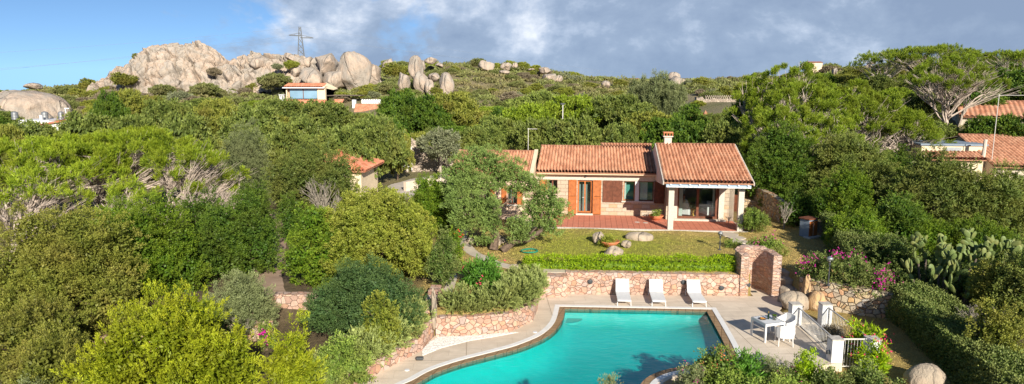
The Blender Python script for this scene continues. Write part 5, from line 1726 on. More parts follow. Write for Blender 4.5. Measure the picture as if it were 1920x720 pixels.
tips = [(pb_[0] + l_ * math.cos(a), pb_[1] + l_ * math.sin(a), z - 4) for z, l_ in arms] + [(ptop[0], ptop[1], ptop[2])]
for i, tp in enumerate(tips):
    for j, (px, py, DD) in enumerate(((-60, (133, 137, 102)[i], 300), (1260, (151, 154, 148)[i], 520))):
        e_ = at(px, py, DD)
        pts = []
        for k in np.linspace(0, 1, 25):
            p = Vector(tp).lerp(Vector(e_), k)
            p.z -= (9 if j == 0 else 12) * 4 * k * (1 - k) * .12
            pts.append(p)
        tag(MB().tube(pts, .035, 4).build('power_line', M['sea']), ['lowest', 'middle', 'highest'][i] + (' power line running left from the pylon' if j == 0 else ' power line running right from the pylon'), 'power line', 'power lines on the skyline')

# ================================================================ GRANITE OUTCROPS
def cells(P, M_, seed, stretch, amp, tilt, crack, cw):
    """angular joint blocks: nearest-seed cells, each with its own step and tilt, dark joints between"""
    r = np.random.default_rng(seed)
    Q = P * stretch
    lo, hi = Q.min(0), Q.max(0)
    Sd = r.uniform(lo, hi, (M_ * 8, 3))
    # keep seeds near the surface
    idx = r.integers(0, len(Q), M_)
    Sd = Q[idx] + r.normal(size=(M_, 3)) * .3
    off = r.uniform(-1, 1, M_) * amp
    tl = r.normal(size=(M_, 3)) * tilt
    d = np.empty(len(P))
    for a in range(0, len(P), 4000):
        q = Q[a:a + 4000]
        D2 = ((q[:, None] - Sd[None]) ** 2).sum(-1)
        o = np.argpartition(D2, 2, axis=1)[:, :2]
        dd = np.sqrt(np.take_along_axis(D2, o, 1))
        sw = dd[:, 0] > dd[:, 1]
        k1 = np.where(sw, o[:, 1], o[:, 0])
        f1, f2 = np.minimum(dd[:, 0], dd[:, 1]), np.maximum(dd[:, 0], dd[:, 1])
        e = np.clip((f2 - f1) / cw, 0, 1)
        d[a:a + 4000] = off[k1] + ((q - Sd[k1]) * tl[k1]).sum(1) - crack * (1 - e) ** 2 - .12 * amp * (f1 ** 2)
    return d


def massif(name, prof, base, D0, seed, label, nx=340, nt=120, depth=1.0, A=1.0):
    """a fractured granite hill face: skyline prof over foot line base, sighted on the hill at distance D0"""
    xs = np.linspace(prof[0][0], prof[-1][0], nx)
    top = np.interp(xs, [p[0] for p in prof], [p[1] for p in prof])
    bot = np.interp(xs, [p[0] for p in base], [p[1] for p in base]) + 8
    k = D0 / 1280 * 1.01
    T = np.linspace(0, 1.35, nt)[None, :]
    H = np.maximum((bot - top) * k, .3)[:, None]
    x0 = np.array([at(a, b, D0)[0] for a, b in zip(xs, bot)])[:, None]
    z0 = np.array([at(a, b, D0)[2] for a, b in zip(xs, bot)])[:, None]
    t1 = np.minimum(T, 1)
    Z = z0 + H * (1 - (1 - t1) ** 1.5) - np.maximum(T - 1, 0) * 2.2 * H
    Y = D0 - (1 - t1) * H * .9 * depth + np.maximum(T - 1, 0) * 3.5 * H + 0 * T
    X = x0 + 0 * T
    P = np.stack([X, Y, Z], -1).reshape(-1, 3)
    N = np.stack([0 * X, -.75 + 1.0 * np.clip(T - .75, 0, .8) + 0 * X, .66 + 0 * X], -1).reshape(-1, 3)
    N = N / np.linalg.norm(N, axis=1, keepdims=True)
    wob = np.stack([surf_like(P * .35, seed + 1), surf_like(P * .35, seed + 2), surf_like(P * .35, seed + 3)], 1)
    Q = P + wob * 1.2
    d = cells(Q, 46, seed, np.array([.16, .16, .22]), 1.0 * A, .38, 2.0 * A, .11) + cells(Q, 420, seed + 9, np.array([.5, .5, .62]), .25 * A, .22, .7 * A, .16)
    d += surf_like(P * 1.1, seed + 5) * .12
    edge = np.minimum(np.minimum(np.arange(nx), nx - 1 - np.arange(nx)) / 12, 1)[:, None] * np.ones((1, nt))
    P = P + N * (d * edge.ravel())[:, None]
    I = np.arange(nx * nt).reshape(nx, nt)
    F = np.stack([I[:-1, :-1].ravel(), I[1:, :-1].ravel(), I[1:, 1:].ravel(), I[:-1, 1:].ravel()], 1)
    me = bpy.data.meshes.new(name)
    me.from_pydata(P.tolist(), [], F.tolist())
    me.polygons.foreach_set('use_smooth', [True] * len(me.polygons))
    return tag(link(name, me, M['granite']), label, 'rock outcrop')


def surf_like(P, seed):
    r = np.random.default_rng(seed)
    s_ = 0
    for q in range(6):
        w_ = r.normal(size=3) * (1 + .8 * q)
        s_ = s_ + np.sin(P @ w_ + r.uniform(0, 6.28)) / (1 + .6 * q)
    return s_ / 2.4


massif('granite_outcrop', [(168, 160), (190, 148), (212, 138), (236, 126), (256, 108), (278, 92), (298, 84), (322, 82), (345, 81), (368, 84), (384, 90), (402, 97), (418, 104), (432, 118), (448, 150)], [(168, 164), (300, 168), (448, 174)], 150, 8,
       'highest fractured pink granite outcrop on the left skyline')
massif('granite_outcrop', [(396, 150), (412, 122), (430, 113), (452, 110), (470, 103), (500, 100), (540, 103), (575, 108), (600, 112), (640, 122), (690, 130), (712, 140), (726, 160)], [(380, 178), (450, 178), (560, 160), (640, 180), (726, 184)], 146, 19,
       'broad jumbled granite outcrop behind the cream hillside house')
massif('granite_outcrop', [(362, 174), (380, 162), (400, 158), (430, 160), (452, 172)], [(362, 180), (452, 184)], 138, 12, 'low split granite slab at the foot of the highest outcrop', nx=110, nt=50, A=.5)


def far_rock(px, top, bot, hw_, D, seed, label, m='granite', lean=0.0, depth=1.1, **k):
    c_ = at(px, (top + bot) / 2 + 2, D)
    s_ = D / 1280 * 1.01
    o = rock(c_[0], c_[1], c_[2], hw_ * s_, hw_ * s_ * depth, (bot - top) / 2 * s_ * 1.08, seed, label, m, sub=4, **k)
    o.rotation_euler = (0, lean, 0)
    return o


FR = [(615, 92, 140, 32, 142, 'smooth leaning boulder with dark crack, left crown of the boulder jumble', .5), (664, 94, 176, 34, 140, 'tallest rounded boulder at the right of the jumble', -.25),
      (585, 128, 168, 30, 138, 'big rounded boulder directly above the cream hillside house roof', .3), (630, 122, 176, 34, 139, 'wide rounded boulder right of the hillside house roof', .1),
      (700, 116, 160, 24, 143, 'sloping boulder at the right end of the jumble', -.5), (487, 98, 132, 20, 144, 'rounded overhanging boulder in the middle of the outcrop skyline', .2),
      (548, 97, 116, 18, 146, 'boulder on the skyline just left of the pylon', .3), (575, 104, 126, 16, 145, 'boulder right under the pylon', -.2), (555, 118, 150, 20, 142, 'tilted boulder left of the big rounded one', .5),
      (730, 110, 136, 13, 150, 'small blocky boulder above the bushy slope', 0), (757, 134, 172, 13, 136, 'left upright boulder of the standing group', .06),
      (780, 104, 150, 14, 140, 'tall balanced boulder crowning the standing group', .03), (790, 134, 176, 14, 137, 'orange stained upright boulder of the standing group', .0), (806, 146, 182, 9, 135, 'slim leaning slab of the standing group', -.12),
      (812, 134, 152, 13, 141, 'rounded boulder behind the standing group', 0), (836, 137, 176, 15, 136, 'isolated egg shaped upright boulder right of the standing group', 0),
      (808, 104, 118, 12, 165, 'boulder on the ridge behind the tall balanced boulder', 0), (825, 116, 126, 9, 160, 'low ridge boulder right of the balanced one', .2),
      (790, 112, 132, 8, 146, 'small boulder tucked beside the balanced boulder', .2),
      (911, 111, 132, 15, 178, 'largest boulder on the central ridge', .1), (948, 116, 130, 11, 180, 'pale boulder right of the central ridge boulder', 0), (965, 115, 127, 7, 181, 'smaller boulder on the central ridge crest', 0),
      (944, 130, 138, 12, 172, 'flat boulder just below the central ridge crest', 0), (900, 140, 150, 10, 165, 'low pale boulder on the slope under the central ridge', .2), (937, 146, 154, 4, 162, 'small pointed stone on the central slope', 0),
      (1020, 124, 137, 13, 178, 'boulder on the crest right of centre', .1), (1028, 134, 158, 17, 170, 'big pale outcrop boulder on the right central slope', -.2), (1048, 140, 153, 8, 171, 'boulder at the right side of the pale outcrop', 0),
      (997, 126, 131, 7, 182, 'tiny crest boulder left of the pale outcrop', 0), (1063, 136, 140, 4, 185, 'tiny boulder on the descending crest', 0), (1136, 150, 165, 9, 165, 'pointed pale rock alone on the scrub slope', 0), (1108, 160, 165, 4, 160, 'small stone left of the pointed pale rock', 0),
      (1262, 134, 150, 13, 150, 'domed top boulder of the outcrop right of the feathery trees', 0), (1272, 142, 170, 20, 147, 'large grey boulder below the domed one', .15), (1295, 148, 158, 10, 149, 'side boulder right of the grey dome', .3),
      (66, 153, 168, 18, 138, 'block of pale granite on the far left skyline', 0), (12, 168, 178, 14, 112, 'flat boulder at the left picture edge', 0),
      (1640, 106, 113, 8, 132, 'pale boulder on the right hand skyline', .1), (1681, 109, 117, 8, 130, 'flat boulder right on the crest of the right hill', 0), (1714, 103, 116, 9, 132, 'pointed grey boulder on the right hand crest', .2),
      (1607, 125, 136, 13, 118, 'pale boulder on the right slope above the pines', 0), (1627, 118, 128, 8, 122, 'dark cleft boulder above the pines', .1), (1635, 112, 120, 7, 126, 'small boulder beside the crest boulder', 0),
      (1664, 138, 155, 8, 108, 'leaning pink rock left of the dead branched pine', -.4), (1637, 138, 146, 6, 110, 'small pale rock among the scrub above the pines', 0), (1565, 126, 140, 5, 112, 'dark narrow rock behind the round pine crowns', 0)]
for i, (px, a, b, hw_, D, lab, lean) in enumerate(FR):
    far_rock(px, a, b, hw_, D, 100 + i, lab, lean=lean, cuts=20 if (hw_ >= 16 and px < 720) else 9, rough=.12, cutlo=.48 if px < 720 else .55)
# broad whaleback dome at far left
c_ = at(35, 208, 104)
o = rock(c_[0] - 1, c_[1] + 3, c_[2] - .6, 6.4, 5.5, 3.8, 78, 'broad smooth pink granite dome at far left', m='granite', sub=5, cuts=2, rough=.09, cutlo=.8)
for px, a, b, hw_, D, lab in ((15, 222, 238, 12, 96, 'pale rounded rock beside the left water tank'), (85, 210, 232, 14, 98, 'pale rounded rock behind the white house'), (-20, 200, 240, 30, 98, 'grey slope rock cut by the left picture edge')):
    far_rock(px, a, b, hw_, D, 300 + px, lab)

# ================================================================ VEGETATION
def unit(v):
    return v / np.maximum(np.linalg.norm(v, axis=-1, keepdims=True), 1e-9)


def leaf_quads(P, D_, Wv, ll, lw, tint):
    """diamond leaves: base P, direction D_, width direction Wv"""
    n = len(P)
    ll = ll.reshape(-1, 1) if hasattr(ll, 'reshape') else ll
    lw = lw.reshape(-1, 1) if hasattr(lw, 'reshape') else lw
    co = np.stack([P, P + D_ * ll * .5 + Wv * lw * .5, P + D_ * ll, P + D_ * ll * .5 - Wv * lw * .5], 1)
    return co, tint


def surf_noise(U, seed):
    r = np.random.default_rng(seed)
    s = 0
    for k in range(5):
        w_ = r.normal(size=3) * (2.5 + 2.0 * k)
        s = s + np.sin(U @ w_ + r.uniform(0, 6.28)) / (1 + .5 * k)
    return s / 2.6


def make_leaf_mesh(name, co, tint, core=None):
    """co (n,4,3), tint (n,3 or n,4,3)"""
    n = len(co)
    V = co.reshape(-1, 3)
    F = np.arange(n * 4, dtype=np.int32)
    T = np.zeros((n, 4, 4), np.float32); T[..., 3] = 1
    T[..., :3] = tint[:, None, :] if tint.ndim == 2 else tint
    T = T.reshape(-1, 4)
    ls = np.arange(0, n * 4, 4, dtype=np.int32)
    if core is not None:
        cv, cf = core
        F = np.concatenate([F, (cf + len(V)).ravel().astype(np.int32)])
        ls = np.concatenate([ls, n * 4 + np.arange(0, cf.size, 3, dtype=np.int32)])
        V = np.concatenate([V, cv])
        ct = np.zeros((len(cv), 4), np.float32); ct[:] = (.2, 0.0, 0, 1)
        T = np.concatenate([T, ct])
    me = bpy.data.meshes.new(name)
    me.vertices.add(len(V)); me.vertices.foreach_set('co', V.astype(np.float32).ravel())
    me.loops.add(len(F)); me.loops.foreach_set('vertex_index', F)
    me.polygons.add(len(ls)); me.polygons.foreach_set('loop_start', ls)
    me.update(calc_edges=True)
    a = me.color_attributes.new('tint', 'FLOAT_COLOR', 'POINT')
    a.data.foreach_set('color', T.ravel())
    return me


_ico = {}


def ico(sub):
    if sub not in _ico:
        b = bmesh.new(); bmesh.ops.create_icosphere(b, subdivisions=sub, radius=1)
        _ico[sub] = (np.array([v.co[:] for v in b.verts]), np.array([[v.index for v in f.verts] for f in b.faces]))
        b.free()
    return _ico[sub]


def crown(name, lobes, seed, ll=.09, lw=.05, tl=.22, tr=.07, K=14, dens=26, up=.5, out_=1.0, spread=.55, rnd=.5, core=.46, zmin=-.85, gap=.25, tipup=0.0, cs=.13, layer=0.0, zcut=None):
    """lobes: list (x,y,z,rx,ry,rz). dens: tufts per m2 of lobe surface, K leaves each"""
    r = np.random.default_rng(seed)
    if ll < .13 and dens < 60:      # finer leaves on the plants nearest the camera
        ll, lw, K = ll * .62, lw * .72, int(K * 2.1)
    Lb = np.array(lobes, float)
    allP, allD, allT = [], [], []
    inP, inU, inT = [], [], []
    for i, (x, y, z, rx, ry, rz) in enumerate(Lb):
        A = 4 * math.pi * ((rx * ry) ** 1.6 / 3 + (rx * rz) ** 1.6 / 3 + (ry * rz) ** 1.6 / 3) ** (1 / 1.6)
        # shoots grow in clumps: clump centres on the lobe, tufts around each, gaps between
        nc_ = max(6, int(A * .125 / cs ** 2))
        Uc = unit(r.normal(size=(nc_, 3)))
        Uc = Uc[Uc[:, 2] > zmin + r.normal(size=len(Uc)) * .12]
        sn = surf_noise(Uc, seed * 31 + i)
        Uc, sn = Uc[sn > -1.25 + gap * r.random(len(Uc))], sn[sn > -9][:]
        sn = surf_noise(Uc, seed * 31 + i)
        per = max(3, int(A * dens * .8 / max(len(Uc), 1)))
        Pc = Uc * [rx, ry, rz] * ((1 + .15 * sn) * r.uniform(.80, 1.12, len(Uc)))[:, None]
        csz = cs * r.uniform(.7, 1.35, len(Uc))
        O = r.normal(size=(len(Uc), per, 3)) * .62
        Ol = np.linalg.norm(O, axis=-1, keepdims=True)
        O = O / np.maximum(Ol, 1e-6) * np.minimum(Ol, 1.15)
        flat_ = (O * Uc[:, None, :]).sum(-1, keepdims=True)
        O = O - Uc[:, None, :] * flat_ * .35
        O = O * [1 + .35 * layer, 1 + .35 * layer, 1 - .5 * layer]
        P = (Pc[:, None, :] + O * csz[:, None, None]).reshape(-1, 3) + [x, y, z]
        U = unit(Uc[:, None, :] + O * .55).reshape(-1, 3)
        CT = r.random(len(Uc)).repeat(per)
        keep = np.ones(len(P), bool)
        if len(Lb) > 1:
            others = np.delete(np.arange(len(Lb)), i)
            C = Lb[others]
            q = ((P[:, None, :] - C[None, :, :3]) / C[None, :, 3:]) ** 2
            inside = (q.sum(-1) < .55).any(1)
            P, U, CT = P[~inside], U[~inside], CT[~inside]
        if zcut is not None:
            k_ = P[:, 2] > zcut
            P, U, CT = P[k_], U[k_], CT[k_]
        N = unit(U / np.array([rx, ry, rz]) ** .5)
        allP.append(P); allD.append(N); allT.append(.35 * r.random() + .65 * CT)
        if core:
            a_in = A * .42
            n_in = int(min(4200, a_in * 1.3 / (2.6 * ll * lw)))
            Ui = unit(r.normal(size=(n_in, 3)))
            Pi = Ui * [rx, ry, rz] * (r.uniform(.40, .74, n_in) * (1 + .18 * surf_noise(Ui, seed * 31 + i)))[:, None] + [x, y, z]
            inP.append(Pi); inU.append(Ui); inT.append(np.full(n_in, r.random()))
    P = np.concatenate(allP); N = np.concatenate(allD); LT = np.concatenate(allT)
    m_ = len(P)
    ax = unit(N * out_ + np.array([0, 0, up]) + r.normal(size=(m_, 3)) * rnd * .5)
    TL = tl * r.uniform(.6, 1.35, m_)
    # expand tufts to leaves
    P = P.repeat(K, 0); ax_ = ax.repeat(K, 0); TLr = TL.repeat(K); LTr = LT.repeat(K)
    tt = r.random(len(P))
    off = r.normal(size=(len(P), 3)) * tr * (1.15 - .8 * tt)[:, None]
    base = P + ax_ * (TLr * tt)[:, None] + off
    d = unit(ax_ + r.normal(size=(len(P), 3)) * spread + np.array([0, 0, tipup]))
    Wv = unit(np.cross(d, unit(r.normal(size=(len(P), 3)) + .3 * ax_)))
    s_ = r.uniform(.7, 1.3, len(P))
    co, _ = leaf_quads(base, d, Wv, ll * s_, lw * s_, None)
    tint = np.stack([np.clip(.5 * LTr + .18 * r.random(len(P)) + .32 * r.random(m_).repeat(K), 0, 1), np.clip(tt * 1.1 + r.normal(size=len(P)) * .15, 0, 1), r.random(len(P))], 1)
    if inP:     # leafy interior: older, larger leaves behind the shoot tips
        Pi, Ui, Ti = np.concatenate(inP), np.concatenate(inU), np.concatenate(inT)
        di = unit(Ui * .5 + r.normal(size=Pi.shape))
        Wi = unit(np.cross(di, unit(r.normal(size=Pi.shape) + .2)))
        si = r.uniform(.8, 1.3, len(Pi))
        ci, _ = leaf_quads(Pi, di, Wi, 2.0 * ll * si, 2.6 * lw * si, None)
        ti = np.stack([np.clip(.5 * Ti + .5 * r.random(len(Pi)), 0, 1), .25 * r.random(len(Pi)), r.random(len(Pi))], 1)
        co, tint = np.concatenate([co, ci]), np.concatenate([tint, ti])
    return make_leaf_mesh(name, co, tint)


def puff(rx, ry, rz, n, seed, lr=.42, zlo=-.25, cz=0.0, flat=1.0, jit=.36, inner=.6):
    """lobes over an ellipsoid centred (0,0,cz)"""
    r = np.random.default_rng(seed)
    out_ = [(0, 0, cz, rx * .72, ry * .72, rz * .72)]
    g_ = math.pi * (3 - math.sqrt(5))
    for i in range(n):
        zz = zlo + (1 - zlo) * (i + .5) / n
        rr = math.sqrt(max(0, 1 - zz * zz))
        th = i * g_ + r.uniform(-.4, .4)
        s_ = inner * r.uniform(.85, 1.12)
        l_ = lr * r.uniform(1 - jit, 1 + jit)
        out_.append((rr * math.cos(th) * rx * s_, rr * math.sin(th) * ry * s_, cz + zz * rz * s_, rx * l_, ry * l_, rz * l_ * flat))
    return out_


def limb(mb, a, b, r0, r1, seed=0, bend=.12, n=5, sides=6):
    r = random.Random(seed)
    A, B = Vector(a), Vector(b)
    Ln = (B - A).length
    pts = []
    for i in range(n + 1):
        t = i / n
        p = A.lerp(B, t)
        if 0 < i < n:
            p += Vector((r.uniform(-1, 1), r.uniform(-1, 1), r.uniform(-.4, .6))) * Ln * bend * .5
        pts.append(p)
    mb.tube(pts, [r0 + (r1 - r0) * i / n for i in range(n + 1)], sides, cap=False)
    return pts


def trunk_to(lobes, base_r, seed, zb=0.0, fork=.35, lim=9):
    mb = MB()
    r = random.Random(seed)
    zmid = zb + (max(l[2] for l in lobes) - zb) * fork
    limb(mb, (0, 0, zb - .3), (0, 0, zmid), base_r, base_r * .75, seed, .06, 5, 8)
    for i, l in enumerate(lobes[1:lim + 1]):
        p = (l[0] * .9, l[1] * .9, l[2])
        q = limb(mb, (0, 0, zmid - r.uniform(0, .3) * (zmid - zb)), p, base_r * .5, base_r * .12, seed + i, .14, 5, 5)
        for k in range(3):
            e_ = Vector(p) + Vector((r.uniform(-1, 1) * l[3], r.uniform(-1, 1) * l[4], r.uniform(-.2, .9) * l[5])) * .8
            limb(mb, q[3], e_, base_r * .16, .006, seed + 7 * i + k, .12, 3, 4)
    return mb


SP = {  # species: foliage parameters
    'juniper_olive': dict(layer=.5, cs=0.17, ll=.10, lw=.034, tl=.22, tr=.055, K=16, dens=22, up=.75, spread=.45, gap=.35),
    'lentisk': dict(cs=0.12, ll=.075, lw=.045, tl=.20, tr=.05, K=14, dens=27, up=.9, spread=.6, gap=.2),
    'dark': dict(cs=0.14, ll=.085, lw=.05, tl=.16, tr=.06, K=13, dens=26, up=.5, spread=.7, gap=.25),
    'lime': dict(cs=0.19, ll=.12, lw=.030, tl=.34, tr=.05, K=22, dens=15, up=.95, spread=.38, gap=.5, rnd=.7),
    'yellowgreen': dict(cs=0.12, ll=.085, lw=.06, tl=.13, tr=.065, K=12, dens=30, up=.5, spread=.8, gap=.3),
    'bluegreen': dict(cs=0.12, ll=.08, lw=.038, tl=.14, tr=.07, K=15, dens=24, up=.35, spread=.9, gap=.25),
    'greygreen': dict(cs=0.1, ll=.08, lw=.025, tl=.20, tr=.05, K=14, dens=26, up=1.1, spread=.35, gap=.15),
    'windjuniper': dict(layer=.8, cs=0.17, ll=.095, lw=.04, tl=.17, tr=.06, K=16, dens=26, up=.45, spread=.7, gap=.35),
    'oleander': dict(cs=0.14, ll=.19, lw=.035, tl=.22, tr=.06, K=12, dens=18, up=.9, spread=.6, gap=.2),
    'rosemary': dict(cs=0.1, ll=.10, lw=.026, tl=.20, tr=.03, K=15, dens=80, up=.9, spread=.24, gap=.05, rnd=.9, out_=1.1, core=.3),
    'garden': dict(cs=0.12, ll=.10, lw=.055, tl=.15, tr=.08, K=12, dens=24, up=.5, spread=.9, gap=.3),
    'olive': dict(cs=0.22, ll=.14, lw=.05, tl=.25, tr=.10, K=12, dens=14, up=.3, spread=.9, gap=.5, core=0),
    'pine': dict(cs=0.24, ll=.20, lw=.026, tl=.20, tr=.05, K=22, dens=13, up=1.0, spread=.5, gap=.45, core=0, zmin=.0, rnd=.8),
    'scrubby': dict(cs=0.15, ll=.16, lw=.09, tl=.22, tr=.12, K=9, dens=12, up=.5, spread=.8, gap=.3),
}


def plant(name, pos, label, cat, species, lobes, seed, group=None, m=None, base_r=.12, woody='trunk', leafy='crown', bark='bark', lim=9, fork=.35, rz=0.0, **over):
    t = empty(name, pos, rz, label, cat, group)
    pr = dict(SP[species]); pr.update(over)
    link(leafy, crown(leafy, lobes, seed, **pr), m or L[species], t)
    trunk_to(lobes, base_r, seed, 0, fork, lim).build(woody, M[bark], t, fix=False)
    return t


def spot(px, D, dz=0.0):
    """a place on the ground seen in column px at distance D"""
    x = at(px, 300, D)[0]
    return (x, D, gz(x, D) + dz)


def ztop(px, py, D):
    return at(px, py, D)[2]


def bush(name, px, D, top, hw_, label, species, seed, cat='shrub', n=9, ry=None, group=None, cz=.5, lift=0.0, **k):
    """rounded bush whose crown reaches the sighted height; hw_ is its half width in photograph pixels at distance D"""
    x, y, z = spot(px, D)
    s_ = D / 1280 * 1.012
    h = ztop(px, top, D) - z
    rx = hw_ * s_ * .93
    ryy = ry or rx * .95
    rz_ = h * (1 - cz * .62) / 1.06
    lobes = puff(rx, ryy, rz_, n, seed, cz=h * cz * .62 if cz else 0, **{q: k.pop(q) for q in ('lr', 'zlo', 'flat', 'jit', 'inner') if q in k})
    return plant(name, (x, y, z), label, cat, species, lobes, seed, group, woody=k.pop('woody', 'stems'), leafy=k.pop('leafy', 'foliage'), **k)


# ---- left foreground
bush('juniper_tree', 100, 24.0, 372, 150, 'large olive brown juniper filling the left edge foreground', 'juniper_olive', 11, 'tree', n=22, lr=.30, leafy='crown', woody='trunk', inner=.74, base_r=.2)
bush('juniper_tree', 20, 21.0, 560, 110, 'lower spreading olive brown juniper at the left edge, below the large one', 'juniper_olive', 12, 'tree', n=12, lr=.34, leafy='crown', woody='trunk', inner=.7)
bush('mastic_bush', 262, 27.0, 372, 98, 'tall bright green fine leaved bush right of the olive brown juniper', 'lentisk', 13, n=18, lr=.32, inner=.72)
bush('mastic_bush', 205, 29.5, 366, 90, 'deep green bush crest behind the left juniper under the pine', 'lentisk', 14, n=12, lr=.34)
bush('dark_bush', 425, 30.0, 372, 92, 'broad dark green bush left of the dirt path', 'dark', 15, n=18, lr=.32, inner=.72)
bush('dark_bush', 372, 31.5, 352, 50, 'dark green bush under the bare pine branches', 'dark', 16, n=9)
bush('dark_bush', 470, 33.5, 330, 42, 'tall dark bush crest left of the top of the dirt path', 'dark', 17, n=9)
bush('round_shrub', 440, 24.8, 497, 66, 'rounded grey green shrub with bare stems by the foot of the dirt path', 'greygreen', 18, n=12, lr=.36)
bush('lime_juniper', 300, 17.6, 556, 168, 'large lime yellow feathery juniper at the bottom left', 'lime', 19, 'tree', n=26, lr=.26, inner=.78, leafy='crown', woody='trunk')
bush('lime_juniper', 521, 17.2, 594, 66, 'smaller lime yellow juniper right of the large lime one', 'lime', 20, 'tree', n=12, lr=.34, leafy='crown', woody='trunk')
bush('lime_juniper', 95, 15.6, 700, 55, 'low tip of lime juniper at the lower left corner', 'lime', 21, 'tree', n=8, leafy='crown', woody='trunk')
bush('agave_tuft', 12, 17.5, 690, 30, 'small blue grey spiky plant at the lower left corner', 'greygreen', 22, 'plant', n=5)
bush('juniper_tree', 60, 18.6, 604, 92, 'lowest olive brown juniper bough at the lower left', 'juniper_olive', 10, 'tree', n=12, lr=.34, leafy='crown', woody='trunk')
bush('dark_bush', 350, 23.2, 560, 40, 'small dark bush wedged between the tall green bush and the lime juniper', 'dark', 9, n=8)
# ---- centre left
bush('strawberry_tree', 700, 30.0, 350, 132, 'great rounded yellow green tree in the middle with dense small leaves', 'yellowgreen', 23, 'tree', n=30, lr=.27, inner=.78, leafy='crown', woody='trunk')
bush('mastic_bush', 590, 28.8, 392, 76, 'mid green bush between the dirt path and the rounded yellow green tree', 'dark', 24, n=16, lr=.32, inner=.72, m=L['lentisk'])
bush('pittosporum_bush', 672, 24.6, 500, 122, 'dark blue green round bush below the yellow green tree', 'bluegreen', 25, n=26, lr=.28, inner=.76)
bush('box_bush', 702, 22.9, 556, 44, 'small yellow tipped green bush in front of the blue green bush', 'lentisk', 26, n=8, m=L['yellowgreen'])
bush('wild_shrub', 628, 20.4, 636, 62, 'loose light green shrub beside the lime juniper at the bottom', 'garden', 27, n=11, gap=.5)
bush('wild_shrub', 560, 19.6, 668, 34, 'twiggy olive shrub tucked right of the small lime juniper', 'garden', 28, n=6, gap=.55)
bush('ivy_column', 826, 28.4, 436, 27, 'narrow upright ivy covered shrub behind the pointed stone', 'dark', 29, n=10, cz=.62, lr=.5, m=L['hedge_dark'])
bush('hibiscus_bush', 843, 32.0, 426, 26, 'small hibiscus bush with red flowers beside the garden path', 'lentisk', 30, n=7)
bush('round_bush', 808, 38.0, 319, 47, 'clipped vivid green round bush left of the windswept juniper', 'lentisk', 31, n=14, lr=.34, inner=.68)
bush('oleander_bush', 903, 28.6, 484, 42, 'vivid green oleander with pink flowers in front of the garden path', 'oleander', 32, n=9)
bush('broad_bush', 586, 40.0, 262, 92, 'broad olive green bush left of the cream outbuilding', 'dark', 33, n=20, lr=.3, inner=.74, m=L['juniper'])
bush('yellow_shrub', 727, 44.5, 346, 20, 'small yellowish shrub at the corner of the cream outbuilding', 'yellowgreen', 34, n=5)
bush('grey_shrub', 455, 47.0, 222, 52, 'grey twiggy bush rising behind the left pines', 'greygreen', 35, n=10, gap=.6)
bush('spindly_tree', 540, 36.0, 350, 28, 'thin dark bush beside the top of the dirt path', 'dark', 36, n=6)
# grey bare stems in front of the outbuilding
def dry_tree(px, D, h, spread_, label, seed, m='dry', n=9, cat='dead shrub', lean=(0, 0), depth=4, name='dead_shrub', base_r=.05, splay=.5):
    x, y, z = spot(px, D)
    t = empty(name, (x, y, z), 0, label, cat)
    r = random.Random(seed)
    mb = MB()
    def rec(p, d, ln, rad, lev):
        q = p + d * ln
        mid = p.lerp(q, .5) + Vector((r.uniform(-1, 1), r.uniform(-1, 1), r.uniform(-1, 1))) * ln * .07
        mb.tube([p, mid, q], [rad, rad * .85, rad * .65], 4 if lev > 1 else 6, cap=False)
        if lev >= depth: return
        for k in range(r.choice((2, 3, 3)) if lev else n):
            dd = (d + Vector((r.uniform(-1, 1), r.uniform(-1, 1), r.uniform(-.5, .9))) * splay + Vector((lean[0], lean[1], 0)) * .25).normalized()
            st_ = p.lerp(q, r.uniform(.55, 1.0)) if lev else p.lerp(q, r.uniform(.3, 1))
            rec(st_, dd, ln * r.uniform(.55, .8), rad * .62, lev + 1)
    rec(Vector((0, 0, -.1)), Vector((lean[0] * .4, lean[1] * .4, 1)).normalized(), h * .36, base_r, 0)
    mb.build('branches', M[m], t, fix=False)
    return t


dry_tree(612, 37.6, 3.0, 1, 'bare grey shrub in front of the cream outbuilding wall', 41, n=12)
dry_tree(604, 37.5, 4.0, 1, 'pale leafless stems at the left of the outbuilding', 42, n=12)
dry_tree(1890, 22.5, 2.2, 1, 'dry grey leafless bush behind the long hedge at the right edge', 43, n=16, splay=.8)
dry_tree(1860, 24.0, 1.6, 1, 'tangle of dry grey twigs below the prickly pear', 44, n=14, splay=.8)
dry_tree(1478, 39.0, 2.0, 1, 'bare twigs against the shaded trees right of the villa', 45, n=8)
dry_tree(436, 24.2, 1.5, 1, 'bare grey stems pushing out of the rounded grey green shrub', 46, n=10, splay=.6)

